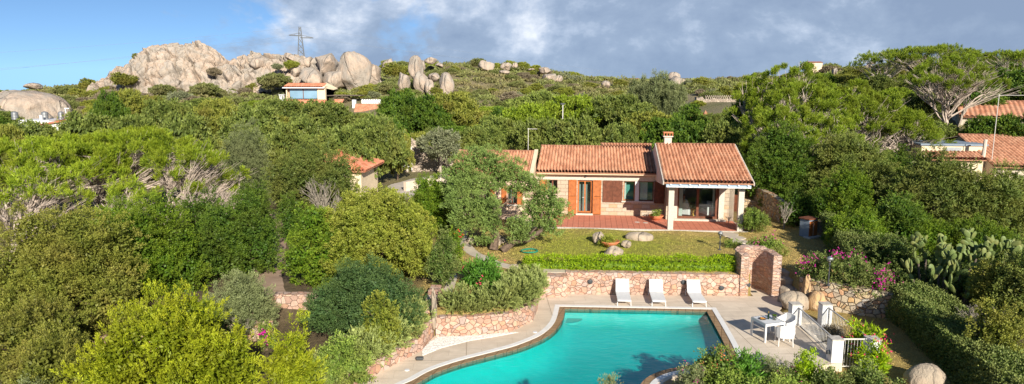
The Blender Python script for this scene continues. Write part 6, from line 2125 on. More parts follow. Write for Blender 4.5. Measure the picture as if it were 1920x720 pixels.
# ---- rosemary masses and lavender hedge
def strip(name, pts, hw_, h, label, species, seed, cat, m=None, step=.5, jit=.12, foliage='foliage', zoff=0.0, rz_=None, **over):
    """row of overlapping lobes along a line on the ground (clipped or trailing planting)"""
    r = np.random.default_rng(seed)
    x0, y0 = pts[0][:2]
    z0 = gz(x0, y0)
    t = empty(name, (x0, y0, z0), 0, label, cat)
    lobes = []
    for (a, b) in zip(pts[:-1], pts[1:]):
        n = max(1, int(math.hypot(b[0] - a[0], b[1] - a[1]) / step))
        for i in range(n):
            k = i / n
            x = a[0] + (b[0] - a[0]) * k; y = a[1] + (b[1] - a[1]) * k
            w1 = (a[2] if len(a) > 2 else hw_) * (1 - k) + (b[2] if len(b) > 2 else hw_) * k
            hh = h * r.uniform(1 - jit, 1 + jit)
            lobes.append((x - x0 + r.normal() * .05, y - y0 + r.normal() * .05, gz(x, y) - z0 + zoff + hh * .4, w1 * r.uniform(.95, 1.1), w1 * r.uniform(.95, 1.1), hh * .62))
    pr = dict(SP[species]); pr.update(over)
    link(foliage, crown(foliage, lobes, seed, **pr), m or L[species], t)
    mb = MB()
    for i, l in enumerate(lobes[::2]):
        limb(mb, (l[0], l[1], l[2] - l[5]), (l[0] + .1, l[1], l[2]), .025, .01, i, .1, 3, 5)
    mb.build('stems', M['bark'], t, fix=False)
    return t


strip('rosemary_bank', [(-2.1, 25.85, .55), (-1.4, 25.95, .68), (-.6, 26.2, .75), (.1, 26.8, .8), (.5, 27.8, .78), (.62, 28.8, .72), (.7, 29.5, .6)], .6, .66, 'S shaped bank of spiky grey green rosemary above the curved planter wall', 'rosemary', 51, 'rosemary', zoff=.05)
strip('lavender_hedge', [(-3.7, 24.6, .55), (-4.2, 23.6, .62), (-4.95, 22.3, .65), (-5.7, 20.9, .65), (-6.4, 19.4, .6)], .55, .85, 'spiky grey green lavender hedge above the low pink edging', 'rosemary', 52, 'lavender hedge')
# clipped hedges: box-like volumes of leaves
def box_hedge(name, path, w_, h, label, m, seed, ll=.07, lw=.045, dens=620, cat='hedge', htop=None, wav=.04):
    """path: (x, y) front line, hedge grows to the right of travel; h per point"""
    r = np.random.default_rng(seed)
    P = [Vector(p[:2]) for p in path]
    hs = h if hasattr(h, '__len__') else [h] * len(P)
    x0, y0 = P[0]
    z0 = gz(x0, y0)
    t = empty(name, (x0, y0, z0), 0, label, cat)
    pos, nor = [], []
    Lc = [0]
    for a, b in zip(P[:-1], P[1:]): Lc.append(Lc[-1] + (b - a).length)
    tot = Lc[-1]
    def pt(s, v, k):
        i = min(max(np.searchsorted(Lc, s) - 1, 0), len(P) - 2)
        f = (s - Lc[i]) / (Lc[i + 1] - Lc[i])
        p = P[i].lerp(P[i + 1], f)
        d = (P[i + 1] - P[i]).normalized(); n_ = Vector((d.y, -d.x))
        return p + n_ * v, d, n_, hs[i] * (1 - f) + hs[i + 1] * f
    faces = [('top', tot * w_), ('front', tot * max(hs)), ('back', tot * max(hs)), ('end', w_ * max(hs)), ('end2', w_ * max(hs))]
    for fc, ar in faces:
        for _ in range(int(ar * dens / 10)):
            u, v = r.random(), r.random()
            if fc == 'top': s, a, b = u * tot, v * w_, 1.0
            elif fc == 'front': s, a, b = u * tot, 0, v
            elif fc == 'back': s, a, b = u * tot, w_, v
            elif fc == 'end': s, a, b = 0, u * w_, v
            else: s, a, b = tot, u * w_, v
            p, d, n_, hh = pt(s, a, b)
            nn = {'top': Vector((0, 0, 1)), 'front': Vector((-n_.x, -n_.y, .15)), 'back': Vector((n_.x, n_.y, .15)), 'end': Vector((-d.x, -d.y, .15)), 'end2': Vector((d.x, d.y, .15))}[fc]
            p0, _d, _n, _h = pt(s, 0, 0)
            q = Vector((p.x, p.y, gz(p0.x - _n.x * .25, p0.y - _n.y * .25) + hh * b))
            wv = wav * (math.sin(3.1 * p.x + 1.7 * p.y + 5 * b) + math.sin(1.3 * p.y - 2.2 * p.x + 3 * b))
            q += nn.normalized() * (wv - .05)
            pos.append((q.x - x0, q.y - y0, q.z - z0)); nor.append(tuple(nn.normalized()))
    P_, N_ = np.array(pos), np.array(nor)
    K = 10
    ax = unit(N_ + r.normal(size=N_.shape) * .35 + [0, 0, .25])
    Pk, A = P_.repeat(K, 0), ax.repeat(K, 0)
    tt = r.random(len(Pk))
    base = Pk + A * (tt * .10)[:, None] + r.normal(size=Pk.shape) * .045
    d = unit(A + r.normal(size=Pk.shape) * .8)
    Wv = unit(np.cross(d, r.normal(size=Pk.shape)))
    s_ = r.uniform(.7, 1.3, len(Pk))
    co, _ = leaf_quads(base, d, Wv, ll * s_, lw * s_, None)
    tint = np.stack([.5 * r.random(len(P_)).repeat(K) + .5 * r.random(len(Pk)), np.clip(tt + r.normal(size=len(Pk)) * .2, 0, 1), r.random(len(Pk))], 1)
    # inner mass
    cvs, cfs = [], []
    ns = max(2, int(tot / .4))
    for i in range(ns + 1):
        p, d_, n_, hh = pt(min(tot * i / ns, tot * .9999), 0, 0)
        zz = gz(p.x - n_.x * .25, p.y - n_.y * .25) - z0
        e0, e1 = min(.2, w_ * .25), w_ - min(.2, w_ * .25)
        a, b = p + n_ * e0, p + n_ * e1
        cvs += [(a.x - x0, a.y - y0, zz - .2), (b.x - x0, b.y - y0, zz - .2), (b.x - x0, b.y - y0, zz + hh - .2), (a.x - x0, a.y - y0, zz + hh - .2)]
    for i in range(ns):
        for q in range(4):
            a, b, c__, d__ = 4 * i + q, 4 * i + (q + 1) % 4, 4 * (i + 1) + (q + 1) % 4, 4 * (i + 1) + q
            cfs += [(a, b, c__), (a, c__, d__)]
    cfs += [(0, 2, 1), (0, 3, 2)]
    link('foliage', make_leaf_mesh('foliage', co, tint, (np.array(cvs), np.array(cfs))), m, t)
    return t


box_hedge('clipped_hedge', [(.62, 31.15), (4.5, 31.0), (10.35, 30.8)][::-1], .62, .58, 'long low bright green clipped hedge along the lawn edge', L['hedge'], 55, dens=1000, ll=.055)
box_hedge('tall_hedge', [(15.75, 27.3), (15.35, 24.5), (15.1, 21.6), (14.8, 16.5)][::-1], 1.8, [1.5, 1.4, 1.4, 1.45], 'long tall clipped hedge running toward the camera on the right', L['hedge_dark'], 56, dens=1300, wav=.08, ll=.065)
box_hedge('upper_hedge', [(17.25, 37.2), (16.5, 34.6), (15.7, 31.9), (15.4, 30.2)][::-1], 1.7, [1.1, 1.35, 1.45, 1.3], 'clipped dark hedge further up beside the dry lawn', L['hedge_dark'], 57, dens=1000, wav=.08)

# ---- windswept juniper by the villa
x, y = -0.35, 36.3
z = gz(x, y)
wj = empty('windswept_juniper', (x, y, z), 0, 'old windswept juniper with leaning trunks and silvery green tufts in front of the villa', 'tree')
WL = []
for px, py, D, r1, r2 in ((905, 300, 37.2, 1.15, .62), (865, 320, 36.8, .9, .55), (945, 318, 37, 1.0, .55), (885, 345, 36.2, 1.0, .5), (860, 372, 35.6, .85, .5), (880, 400, 35.2, 1.0, .55), (905, 385, 35.0, .8, .5),
                         (985, 345, 36.6, .95, .55), (1020, 370, 36.2, .9, .55), (1035, 395, 36.0, .75, .5), (1015, 415, 35.8, .75, .45), (970, 425, 35.0, .55, .35), (975, 440, 34.6, .5, .35), (920, 415, 34.8, .7, .45),
                         (1000, 395, 36.4, .6, .4), (930, 340, 37.4, .8, .45), (850, 345, 36.6, .6, .4), (1030, 425, 35.4, .5, .35), (910, 450, 34.9, .5, .25), (870, 420, 34.9, .6, .35)):
    p = at(px, py, D)
    WL.append((p[0] - x, p[1] - y, p[2] - z, r1 * 1.1, r1 * 1.05, r2 * 1.12))
link('crown', crown('crown', WL, 61, **dict(SP['windjuniper'], core=.5, zmin=-.8, gap=.45, dens=26)), L['windjuniper'], wj)
mb = MB()
tp = [at(px, py, D) for px, py, D in ((925, 468, 34.9), (930, 440, 35.1), (915, 415, 35.6), (905, 370, 36.4), (900, 320, 37))]
loc_ = lambda p: (p[0] - x, p[1] - y, p[2] - z)
mb.tube([loc_(p) for p in tp], [.26, .22, .17, .11, .05], 8)
tp2 = [at(px, py, D) for px, py, D in ((942, 470, 34.6), (965, 452, 34.7), (990, 450, 34.9), (1015, 432, 35.3), (1028, 400, 35.8))]
mb.tube([loc_(p) for p in tp2], [.22, .17, .14, .11, .05], 8)
for i, (a, l) in enumerate([(tp[2], WL[5]), (tp[2], WL[3]), (tp[3], WL[0]), (tp[3], WL[1]), (tp[2], WL[7]), (tp[3], WL[2]), (tp2[3], WL[8]), (tp2[2], WL[10]), (tp[1], WL[13]), (tp2[3], WL[9]), (tp[2], WL[14]), (tp2[1], WL[11])]):
    limb(mb, loc_(a), l[:3], .08, .02, i, .15, 5, 5)
mb.build('trunk', M['bark'], wj, fix=False)


# ---- pines: flat caps of needles on fans of bare branches
def pine(px, D, top, hw_, label, seed, wind=(.55, .0), nl=16, capth=.9, m=None, base=None, far=False, name='umbrella_pine', trunk_px=None, twigs=5, lowfrac=.35, ryf=.75, bark='twig', dens=None, tuft=1.0, front=0.6):
    bx, by, bz = spot(trunk_px if trunk_px is not None else px, D)
    t = empty(name, (bx, by, bz), 0, label, 'tree')
    cx_ = at(px, 300, D)[0] - bx
    h = ztop(px, top, D) - bz
    s_ = D / 1280 * 1.012
    rx = hw_ * s_; ry = rx * ryf
    r = np.random.default_rng(seed)
    lobes = []
    g_ = math.pi * (3 - math.sqrt(5))
    for i in range(nl):
        q = math.sqrt((i + .5) / nl)
        th = i * g_ + r.uniform(-.3, .3)
        lx, ly = cx_ + rx * q * math.cos(th) * .86, ry * q * math.sin(th) * .86
        dome = (1 - q * q * .75)
        lz = h - capth * .5 - (h * lowfrac) * (1 - dome) + r.uniform(-.18, .18) * h * .12
        lr_ = rx * r.uniform(.20, .32)
        lobes.append((lx, ly, lz, lr_, lr_ * .9, min(capth * .55, lr_ * .55)))
    pr = dict(SP['pine'])
    if far: pr.update(ll=.30, lw=.05, tl=.3, dens=6, K=16)
    if dens: pr['dens'] = dens
    link('crown', crown('crown', lobes, seed, **pr), m or L['pine'], t)
    mb = MB()
    rr = random.Random(seed)
    fork = Vector((cx_ * .25, 0, h * .22))
    limb(mb, (0, 0, -.3), fork, .035 * h, .026 * h, seed, .1, 5, 7)
    for i, l in enumerate(lobes):
        tgt = Vector((l[0], l[1], l[2] - l[5] * .2))
        main = limb(mb, fork + Vector((rr.uniform(-.1, .1), rr.uniform(-.1, .1), rr.uniform(-.2, .25) * h * .3)), tgt, .014 * h, .004 * h, seed + i, .13, 6, 5)
        for k in range(twigs):
            st_ = main[rr.choice((2, 3, 4, 5))]
            e_ = tgt + Vector((rr.uniform(-1, 1) * l[3] + wind[0] * l[3] * .3, rr.uniform(-1, 1) * l[4] - front * l[4] * rr.random(), rr.uniform(-.6, .7) * l[5]))
            q = limb(mb, st_, e_, .0055 * h, .0018 * h, seed + 31 * i + k, .14, 4, 4)
            for j in range(3):
                e2 = q[rr.choice((1, 2, 3))] + (e_ - st_) * rr.uniform(.25, .5) + Vector((rr.uniform(-1, 1), rr.uniform(-1, 1), rr.uniform(-.3, .8))) * l[3] * .4
                limb(mb, q[rr.choice((1, 2, 3))], e2, .0026 * h, .0012 * h, seed + 77 * i + k * 5 + j, .12, 2, 3)
    mb.build('trunk', M[bark], t, fix=False)
    return t


pine(95, 37.0, 262, 150, 'bright green wind bent pine at the left edge with bare branches below', 71, trunk_px=5, nl=22, twigs=4, dens=20, capth=1.2)
pine(255, 39.0, 243, 130, 'middle wind bent pine of the left group, needles bright, branches bare', 72, trunk_px=150, nl=22, twigs=5, dens=20, capth=1.2)
pine(372, 37.5, 268, 92, 'right hand pine of the left group with a great fan of bare grey branches', 73, trunk_px=285, nl=12, twigs=14, lowfrac=.55, dens=19)
pine(60, 32.0, 318, 95, 'low pine bough mass at the left edge in front of the taller pines', 74, trunk_px=-10, nl=10, lowfrac=.4)
pine(225, 33.0, 335, 70, 'small bright pine clump below the bare branches', 75, nl=8, lowfrac=.4, twigs=4)
pine(440, 38.5, 318, 22, 'bright yellow green end bough right of the bare pine branches', 76, nl=5, lowfrac=.7)
dry_tree(300, 34.5, 3.4, 1, 'fan of bare grey pine branches spilling over the green bushes', 77, m='twig', n=28, splay=.85, lean=(1.0, -.2), cat='fallen branches', name='bare_branches')
dry_tree(345, 35.0, 4.4, 1, 'broad fan of dead pine branches right of the left pines', 78, m='twig', n=32, splay=.8, lean=(.9, 0), cat='fallen branches', name='bare_branches')
dry_tree(35, 33.5, 2.8, 1, 'bare grey branches under the pine at the left edge', 79, m='twig', n=28, splay=.8, lean=(.8, 0), cat='fallen branches', name='bare_branches')
dry_tree(195, 35.5, 3.6, 1, 'dense bare branches between the first two left pines', 80, m='twig', n=32, splay=.85, lean=(.8, 0), cat='fallen branches', name='bare_branches')

dry_tree(392, 35.6, 4.2, 1, 'spray of bare grey pine limbs reaching right under the bright bough', 97, m='twig', n=32, splay=.8, lean=(.9, 0), cat='fallen branches', name='bare_branches')
# right-hand pines
PN = [(1478, 58.0, 118, 78, 'high round headed pine breaking the skyline right of centre', 81, {}), (1410, 60.0, 136, 48, 'dark pine on the skyline left of the round headed one', 82, {}),
      (1490, 52.0, 152, 92, 'broad pine with bare inner branches in front of the skyline pine', 83, dict(trunk_px=1465)), (1580, 56.0, 152, 70, 'pine sloping down right of the broad pine', 84, {}),
      (1640, 51.0, 178, 88, 'lower spreading pine in the middle of the right slope', 85, dict(trunk_px=1600)), (1475, 47.0, 196, 82, 'pine with exposed grey twigs left of the low spreading one', 86, {}),
      (1700, 50.0, 205, 62, 'lowest pine bough mass at the right of the pine slope', 87, {}), (1560, 46.5, 205, 55, 'pine tuft above the dark juniper crest', 88, {})]
for px, D, top, hw_, lab, sd_, kw in PN:
    pine(px, D, top, hw_, lab, sd_, nl=20, m=L['pine_far'], lowfrac=.5, twigs=3, dens=19, capth=1.3, **kw)
pine(1768, 62.0, 110, 92, 'flat topped pine with large bare silvery branch fan on the right skyline', 89, nl=16, m=L['pine_far'], lowfrac=.45, twigs=12, trunk_px=1765, capth=.9, dens=16, ryf=.7)
pine(1640, 98.0, 98, 60, 'far pine crown on the skyline between the right hand crowns', 90, nl=10, m=L['pine_far'], far=True)
pine(1730, 92.0, 92, 100, 'wide far pine crown on the right skyline', 91, nl=13, m=L['pine_far'], far=True, lowfrac=.25)
pine(1890, 88.0, 97, 85, 'far pine crown at the top right corner', 92, nl=12, m=L['pine_far'], far=True, lowfrac=.25)

# ---- right foreground trees and bushes
J = dict(leafy='crown', woody='trunk')
SP['juniper'] = dict(cs=.21, layer=.7, ll=.12, lw=.05, tl=.22, tr=.07, K=15, dens=19, up=.55, spread=.6, gap=.45)
SP['yew'] = dict(cs=.20, layer=.8, ll=.14, lw=.03, tl=.24, tr=.06, K=15, dens=17, up=.15, spread=.6, gap=.5)
bush('juniper_tree', 1462, 45.0, 238, 74, 'tall dark juniper directly right of the villa roof', 'juniper', 101, 'tree', n=26, lr=.28, inner=.76, m=L['dark'], **J)
bush('juniper_tree', 1590, 43.0, 246, 88, 'wide dark juniper below the right hand pines', 'juniper', 102, 'tree', n=30, lr=.26, inner=.78, m=L['juniper'], **J)
bush('juniper_tree', 1680, 44.0, 272, 70, 'dark juniper right of the wide one, before the neighbouring house', 'juniper', 103, 'tree', n=22, lr=.28, inner=.76, m=L['dark'], **J)
bush('laurel_bush', 1598, 37.0, 304, 48, 'pointed bright green bush standing before the dark junipers', 'lentisk', 104, n=16, lr=.32, inner=.7)
bush('yew_tree', 1765, 37.0, 286, 100, 'dark green tree with drooping sprays below the neighbouring roof', 'yew', 105, 'tree', n=30, lr=.26, inner=.78, m=L['juniper'], **J)
bush('yew_tree', 1885, 36.0, 312, 78, 'dark sprayed tree at the right picture edge under the roof', 'yew', 106, 'tree', n=22, lr=.28, inner=.76, m=L['juniper'], **J)
bush('yew_tree', 1700, 33.5, 352, 62, 'shaded grey green tree above the tall clipped hedge', 'yew', 107, 'tree', n=18, lr=.3, m=L['dark'], **J)
bush('dark_bush', 1545, 41.5, 345, 42, 'dark bush beside the tall stone wall right of the villa', 'dark', 108, n=12, lr=.34)
bush('dark_bush', 1500, 39.8, 348, 32, 'glossy leaved bush hiding the end of the tall stone wall', 'dark', 109, n=9)
bush('mastic_bush', 1622, 33.5, 392, 62, 'rounded yellow green bush behind the upper clipped hedge', 'lentisk', 110, n=14, lr=.32, m=L['lentisk'])
bush('mastic_bush', 1680, 30.0, 428, 55, 'dense dark bush at the end of the upper clipped hedge', 'dark', 111, n=12, lr=.34, m=L['hedge_dark'])
bush('mastic_bush', 1755, 33.0, 400, 60, 'green bush behind the prickly pear, left', 'lentisk', 112, n=12, lr=.34, m=L['lentisk'])
bush('mastic_bush', 1850, 32.0, 408, 70, 'bright green low bush behind the prickly pear, right', 'lentisk', 113, n=12, lr=.34)
bush('wild_shrub', 1895, 25.5, 484, 44, 'brownish green loose shrub at the right edge beside the prickly pear', 'garden', 114, n=12, gap=.45, m=L['juniper_olive'])
bush('wild_shrub', 1700, 28.3, 505, 36, 'leafy green tangle at the far end of the tall clipped hedge', 'dark', 115, n=8, m=L['hedge_dark'])
bush('porch_bush', 1419, 38.3, 387, 23, 'upright light green bush beside the right porch column', 'garden', 116, n=9, cz=.6, m=L['garden'])
bush('low_bush', 1382, 35.1, 458, 16, 'low green ground plant by the stepping stones', 'garden', 117, n=5)
bush('low_bush', 1446, 43.2, 358, 18, 'small bush in the shade before the low curved wall', 'dark', 118, n=5)
t = bowl_lawn
bush('bowl_shrub', 1143, 35.35, 443, 16, 'small yellow green shrub growing in the lawn bowl', 'yellowgreen', 119, 'shrub', n=6)
xx, yy, _ = hl(-.50, 2.75)
plant('bowl_plant', (xx, yy, FZ + .22), 'little green plant in the terrace bowl', 'plant', 'garden', [(0, 0, .08, .12, .12, .1), (.1, 0, .12, .12, .1, .1), (-.1, .05, .1, .1, .1, .1)], 120, woody='stems', leafy='foliage', base_r=.015)
dry_tree(1372, 40.55, .95, 1, 'white dry twig ornament on the porch beside the right column', 121, m='pale_trunk', n=14, splay=.9, depth=3, base_r=.012)
bpy.data.objects[-1] if False else None

# flowers scattered over a host bush
def flowers(host, lobes_box, n, m, seed, size=.07, name='flowers', clump=.25, k=5):
    """small petal clusters on the outer shell of a plant (a part of it)"""
    r = np.random.default_rng(seed)
    mb = MB()
    fol = [c for c in host.children if c.name.split('.')[0] in ('foliage', 'crown')][0]
    vs = fol.data.vertices
    N = len(vs)
    co = np.empty(N * 3); vs.foreach_get('co', co); co = co.reshape(-1, 3)
    c0 = co.mean(0)
    sel = co[(co[:, 2] > np.percentile(co[:, 2], 35)) & (co[:, 1] < np.percentile(co[:, 1], 75))]
    d_ = np.linalg.norm((sel - c0) / (co.std(0) + 1e-6), axis=1)
    sel = sel[d_ > np.percentile(d_, 70)]
    cents = sel[r.integers(0, len(sel), n)]
    for c in cents:
        kk = int(r.integers(2, k + 3))
        for j in range(kk):
            p = c + r.normal(size=3) * clump * .35
            for q in range(3):
                a = r.normal(size=3); a /= np.linalg.norm(a)
                b_ = np.cross(a, r.normal(size=3)); b_ /= np.linalg.norm(b_)
                s_ = size * r.uniform(.6, 1.2)
                mb.add([p, p + a * s_ * .5 + b_ * s_ * .35, p + a * s_, p + a * s_ * .5 - b_ * s_ * .35], [(0, 1, 2, 3)])
    return tag(mb.build(name, m, host, fix=False), kind='stuff')


b1 = strip('bougainvillea', [(13.3, 29.3), (14.0, 28.9), (14.8, 28.4), (15.5, 28.1), (16.0, 28.4)], .62, 1.15, 'wide magenta bougainvillea spilling over the tan retaining wall', 'garden', 131, 'bougainvillea', step=.55, m=L['hedge_dark'], zoff=.0)
flowers(b1, None, 48, M['magenta'], 1, .075, clump=.42)
b2 = bush('bougainvillea', 1447, 33.6, 448, 32, 'small magenta bougainvillea behind the curved shower wall', 'garden', 132, 'bougainvillea', n=9)
flowers(b2, None, 12, M['magenta'], 2, .075, clump=.35)
b3 = bush('bougainvillea', 1655, 23.6, 606, 30, 'pink flowered bougainvillea beside the near right gate pillar', 'oleander', 133, 'bougainvillea', n=8, m=L['hedge'], gap=.5)
flowers(b3, None, 10, M['pink'], 3, .07, clump=.35)
b4 = bush('bougainvillea', 1672, 22.3, 648, 22, 'second pink flowered clump low on the grass right of the gate', 'oleander', 134, 'bougainvillea', n=6, m=L['hedge'], gap=.5)
flowers(b4, None, 5, M['pink'], 4, .07, clump=.3)
for o in list(bpy.data.objects):
    if o.name.startswith('hibiscus_bush'): flowers(o, None, 7, M['red'], 5, .08, clump=.1, k=1)
    if o.name.startswith('oleander_bush'): flowers(o, None, 8, M['pink'], 6, .07, clump=.15, k=2)
b5 = bush('bougainvillea', 478, 23.5, 604, 12, 'tiny magenta bougainvillea behind the lime juniper', 'garden', 135, 'bougainvillea', n=4)
flowers(b5, None, 5, M['magenta'], 7, .08, clump=.2)
bush('dry_shrub', 1600, 24.6, 636, 22, 'dry olive tinted shrub behind the right gate railing', 'garden', 136, n=6, m=L['brown'], gap=.6)
bush('dry_shrub', 1588, 25.6, 622, 20, 'second dry shrub between the railing and the grass', 'garden', 137, n=6, m=L['brown'], gap=.6)

# ---- foreground planting along the bottom right
FG = [(1365, 21.0, 657, 46, 'garden', 'mixed leafy shrub with bronze tips over the pool corner', L['garden']), (1314, 20.0, 690, 28, 'garden', 'low flowering shrub at the curved pool edge', L['greygreen']),
      (1420, 20.9, 672, 40, 'oleander', 'strappy green plant in the bottom shrub row', L['oleander']), (1478, 20.9, 676, 36, 'greygreen', 'silvery grey shrub in the bottom shrub row', L['greygreen']),
      (1540, 20.8, 662, 30, 'lentisk', 'small bright green bush left of the near gate pillar', L['hedge']), (1513, 20.4, 690, 40, 'garden', 'reddish leaved shrub below the paving edge', L['garden']),
      (1590, 20.0, 688, 42, 'garden', 'dark green shrub row in front of the pool gate', L['hedge_dark']), (1655, 20.2, 688, 42, 'garden', 'dark shrub row right of the pool gate', L['hedge_dark']),
      (1700, 19.4, 704, 40, 'garden', 'low dark shrub left of the lower right boulder', L['hedge_dark']),
      (1440, 19.2, 704, 120, 'garden', 'low ground shrubs along the bottom edge', L['garden'])]
for i, (px, D, top, hw_, sp_, lab, mm) in enumerate(FG):
    o = bush('garden_shrub', px, D, top, hw_, lab, sp_, 141 + i, n=11, m=mm, gap=.4)
    if i in (1, 5): flowers(o, None, 10, M['magenta'], 20 + i, .04, clump=.2, k=2)
    if i == 0: flowers(o, None, 26, M['terracotta'], 30, .05, clump=.25, k=4)


bush('wild_shrub', 1905, 22.0, 560, 40, 'olive brown shrub at the right edge beyond the hedge', 'garden', 171, n=9, m=L['juniper_olive'], gap=.5)
bush('wild_shrub', 1965, 24.5, 470, 70, 'tall dark shrub cut by the right picture edge', 'garden', 172, n=12, m=L['juniper'], gap=.4)
bush('wild_shrub', 1930, 28.5, 446, 50, 'dark green bush right of the prickly pear at the edge', 'dark', 173, n=10)


x, y, _ = at(1145, 711, 16.6)
z = _ - 1.35
plant('shoot_cluster', (x, y, z), 'silvery shoot tips rising at the bottom centre', 'shrub', 'greygreen', [(dx * .7, dy, h, .03, .03, .1) for dx, dy, h in ((0, 0, 1.22), (-.16, .03, 1.08), (.15, 0, 1.0))], 175, woody='stems', leafy='foliage', base_r=.012)


# ---- prickly pear
def pad(mb, base, d, L_, W_, rnd, th=.035):
    d = d.normalized()
    s_ = d.cross(Vector((rnd.uniform(-1, 1), rnd.uniform(-1, 1), rnd.uniform(-.3, .3)))).normalized()
    n_ = d.cross(s_)
    vs = []
    K = 12
    out_ = []
    for j in range(K):
        a = 2 * math.pi * j / K
        u = .5 - .5 * math.cos(a)
        wv = math.sin(a) * W_ * .5 * (1 + .25 * (u - .5))
        out_.append(base + d * (u * L_) + s_ * wv)
    c = base + d * L_ * .5
    vs = [p + n_ * th * .4 for p in out_] + [p - n_ * th * .4 for p in out_] + [c + (p - c) * .6 + n_ * th for p in out_] + [c + (p - c) * .6 - n_ * th for p in out_] + [c + n_ * th * 1.15, c - n_ * th * 1.15]
    fs = []
    for j in range(K):
        k = (j + 1) % K
        fs += [(j, k, K + k, K + j), (j, 2 * K + j, 2 * K + k, k), (K + j, K + k, 3 * K + k, 3 * K + j), (2 * K + j, 4 * K, 2 * K + k), (3 * K + j, 3 * K + k, 4 * K + 1)]
    mb.add([tuple(v) for v in vs], fs)
    return out_, d, n_


x, y, z = spot(1800, 27.5)
pp_ = empty('prickly_pear', (x, y, z), 0, 'sprawling prickly pear cactus thicket behind the tall clipped hedge', 'cactus')
rnd = random.Random(8)
count = 0
mbs = MB()
def grow(base, d, lev, mb):
    global count
    L_ = rnd.uniform(.30, .44); W_ = L_ * rnd.uniform(.48, .62)
    out_, dd, n_ = pad(mb, base, d, L_, W_, rnd)
    count += 1
    if lev <= 0: return
    for _ in range(rnd.choice((1, 2, 2, 3))):
        e_ = out_[rnd.choice((4, 5, 6, 7, 8))]
        nd = (dd + Vector((rnd.uniform(-1, 1), rnd.uniform(-1, 1), rnd.uniform(-.2, .9))) * .75).normalized()
        grow(e_ - dd * .02, nd, lev - 1, mb)
for px, py, D, lev in [(1722, 480, 28.5, 3), (1735, 470, 29, 3), (1745, 520, 27.5, 2), (1770, 505, 27.5, 3), (1785, 480, 28.5, 3), (1800, 500, 28, 3), (1815, 520, 27, 3), (1830, 470, 28.8, 3), (1845, 490, 28, 3), (1860, 475, 28.6, 3),
                       (1878, 480, 28.2, 3), (1895, 478, 28, 2), (1790, 540, 26.8, 2), (1810, 545, 26.5, 2), (1760, 495, 28, 3), (1850, 520, 27.2, 2), (1712, 510, 28, 2), (1835, 505, 27.6, 3), (1775, 525, 27.2, 3), (1820, 485, 28.3, 3)]:
    p = at(px, py + 16, D - .5)
    mb = MB()
    b0 = Vector((p[0] - x, p[1] - y, p[2] - z))
    grow(b0, Vector((rnd.uniform(-.5, .5), rnd.uniform(-.5, .3), 1)), lev, mb)
    o = mb.build('pad_branch', L['cactus'], pp_, fix=False)
    mbs.tube([(b0.x * .8, b0.y * .8, -.2), tuple(b0 + Vector((0, 0, .04)))], [.05, .04], 6)
mbs.build('stem', M['grey_wood'], pp_)
bush('cactus_bed_shrub', 1800, 28.9, 486, 104, 'dull green undergrowth beneath the prickly pear', 'dark', 160, n=16, m=L['hedge_dark'], lr=.3, inner=.75)

# ---- olive tree behind the outbuilding
plant('olive_tree', spot(826, 58.5), 'grey green olive tree standing alone before the long stone wall', 'tree', 'olive', [(0, 0, 2.6, 1.0, 1.0, .8)] + [(1.0 * math.cos(a), 1.0 * math.sin(a), 2.5 + .5 * math.sin(2 * a), .75, .75, .6) for a in np.linspace(0, 5.4, 6)] + [(0.1, 0, 3.2, .8, .8, .5)], 170, m=L['olive'], base_r=.13, bark='pale_trunk', fork=.45, dens=20, ll=.2, lw=.08)
for px, D, hh, lab, s_ in ((1790, 66, 3.2, 'leaning pale dead trunk in the shade right of the pines', 1), (1688, 59, 3.0, 'cluster of thin pale dead trunks under the bare branched pine', 2), (1705, 58.5, 1.6, 'snapped pale stick crossing in front of the dead trunks', 3)):
    dry_tree(px, D, hh * 1.5, 1, lab, 180 + s_, m='pale_trunk', n=4, splay=.35, depth=3, name='dead_tree', cat='dead tree', base_r=.12, lean=(.4, 0))

# ================================================================ MIDDLE-DISTANCE TREES (each a thing; five crown meshes shared)
def proto(species_m, seed, kind, rx=1.0, rz=.8, n=14, **k):
    lobes = puff(rx, rx, rz, n, seed, cz=rz * .95, lr=.20, inner=.92, jit=.35) if kind != 'flat' else [(1.0 * q * math.cos(a), 1.0 * q * math.sin(a), 1.15 - .3 * q * q + .12 * math.sin(3 * a), .36, .36, .17) for q, a in [(math.sqrt((i + .5) / 17), i * 2.4) for i in range(17)]] + [(.3 * math.cos(a), .3 * math.sin(a), .75 + .1 * math.sin(5 * a), .38, .38, .2) for a in (0, 2, 4)]
    me = crown('crown', lobes, seed, **k)
    me.materials.append(species_m)
    tm = trunk_to(lobes, .07, seed, 0, .35, 6).mesh('trunk')
    tm.materials.append(M['bark'])
    return me, tm


FARP = dict(cs=.10, layer=.8, ll=.075, lw=.035, tl=.10, tr=.035, K=9, dens=140, up=.6, spread=.7, gap=.5, core=.5)
PROTO = {
    'jun1': proto(L['juniper'], 201, 'puff', n=38, **FARP),
    'jun2': proto(L['juniper'], 202, 'puff', rz=.65, n=42, **FARP),
    'dark': proto(L['dark'], 203, 'puff', n=36, **FARP),
    'olv': proto(L['juniper_olive'], 204, 'puff', n=36, **FARP),
    'flat': proto(L['pine_far'], 205, 'flat', **dict(FARP, core=0, dens=130, zmin=-.2)),
    'flat2': proto(L['juniper'], 206, 'flat', **dict(FARP, core=.5, dens=130, zmin=-.3)),
    'grn': proto(L['dark'], 207, 'puff', n=34, **FARP),
    'feather': proto(L['greygreen'], 208, 'puff', rz=1.4, n=16, **dict(FARP, ll=.09, lw=.02, tl=.2, up=1.3)),
}


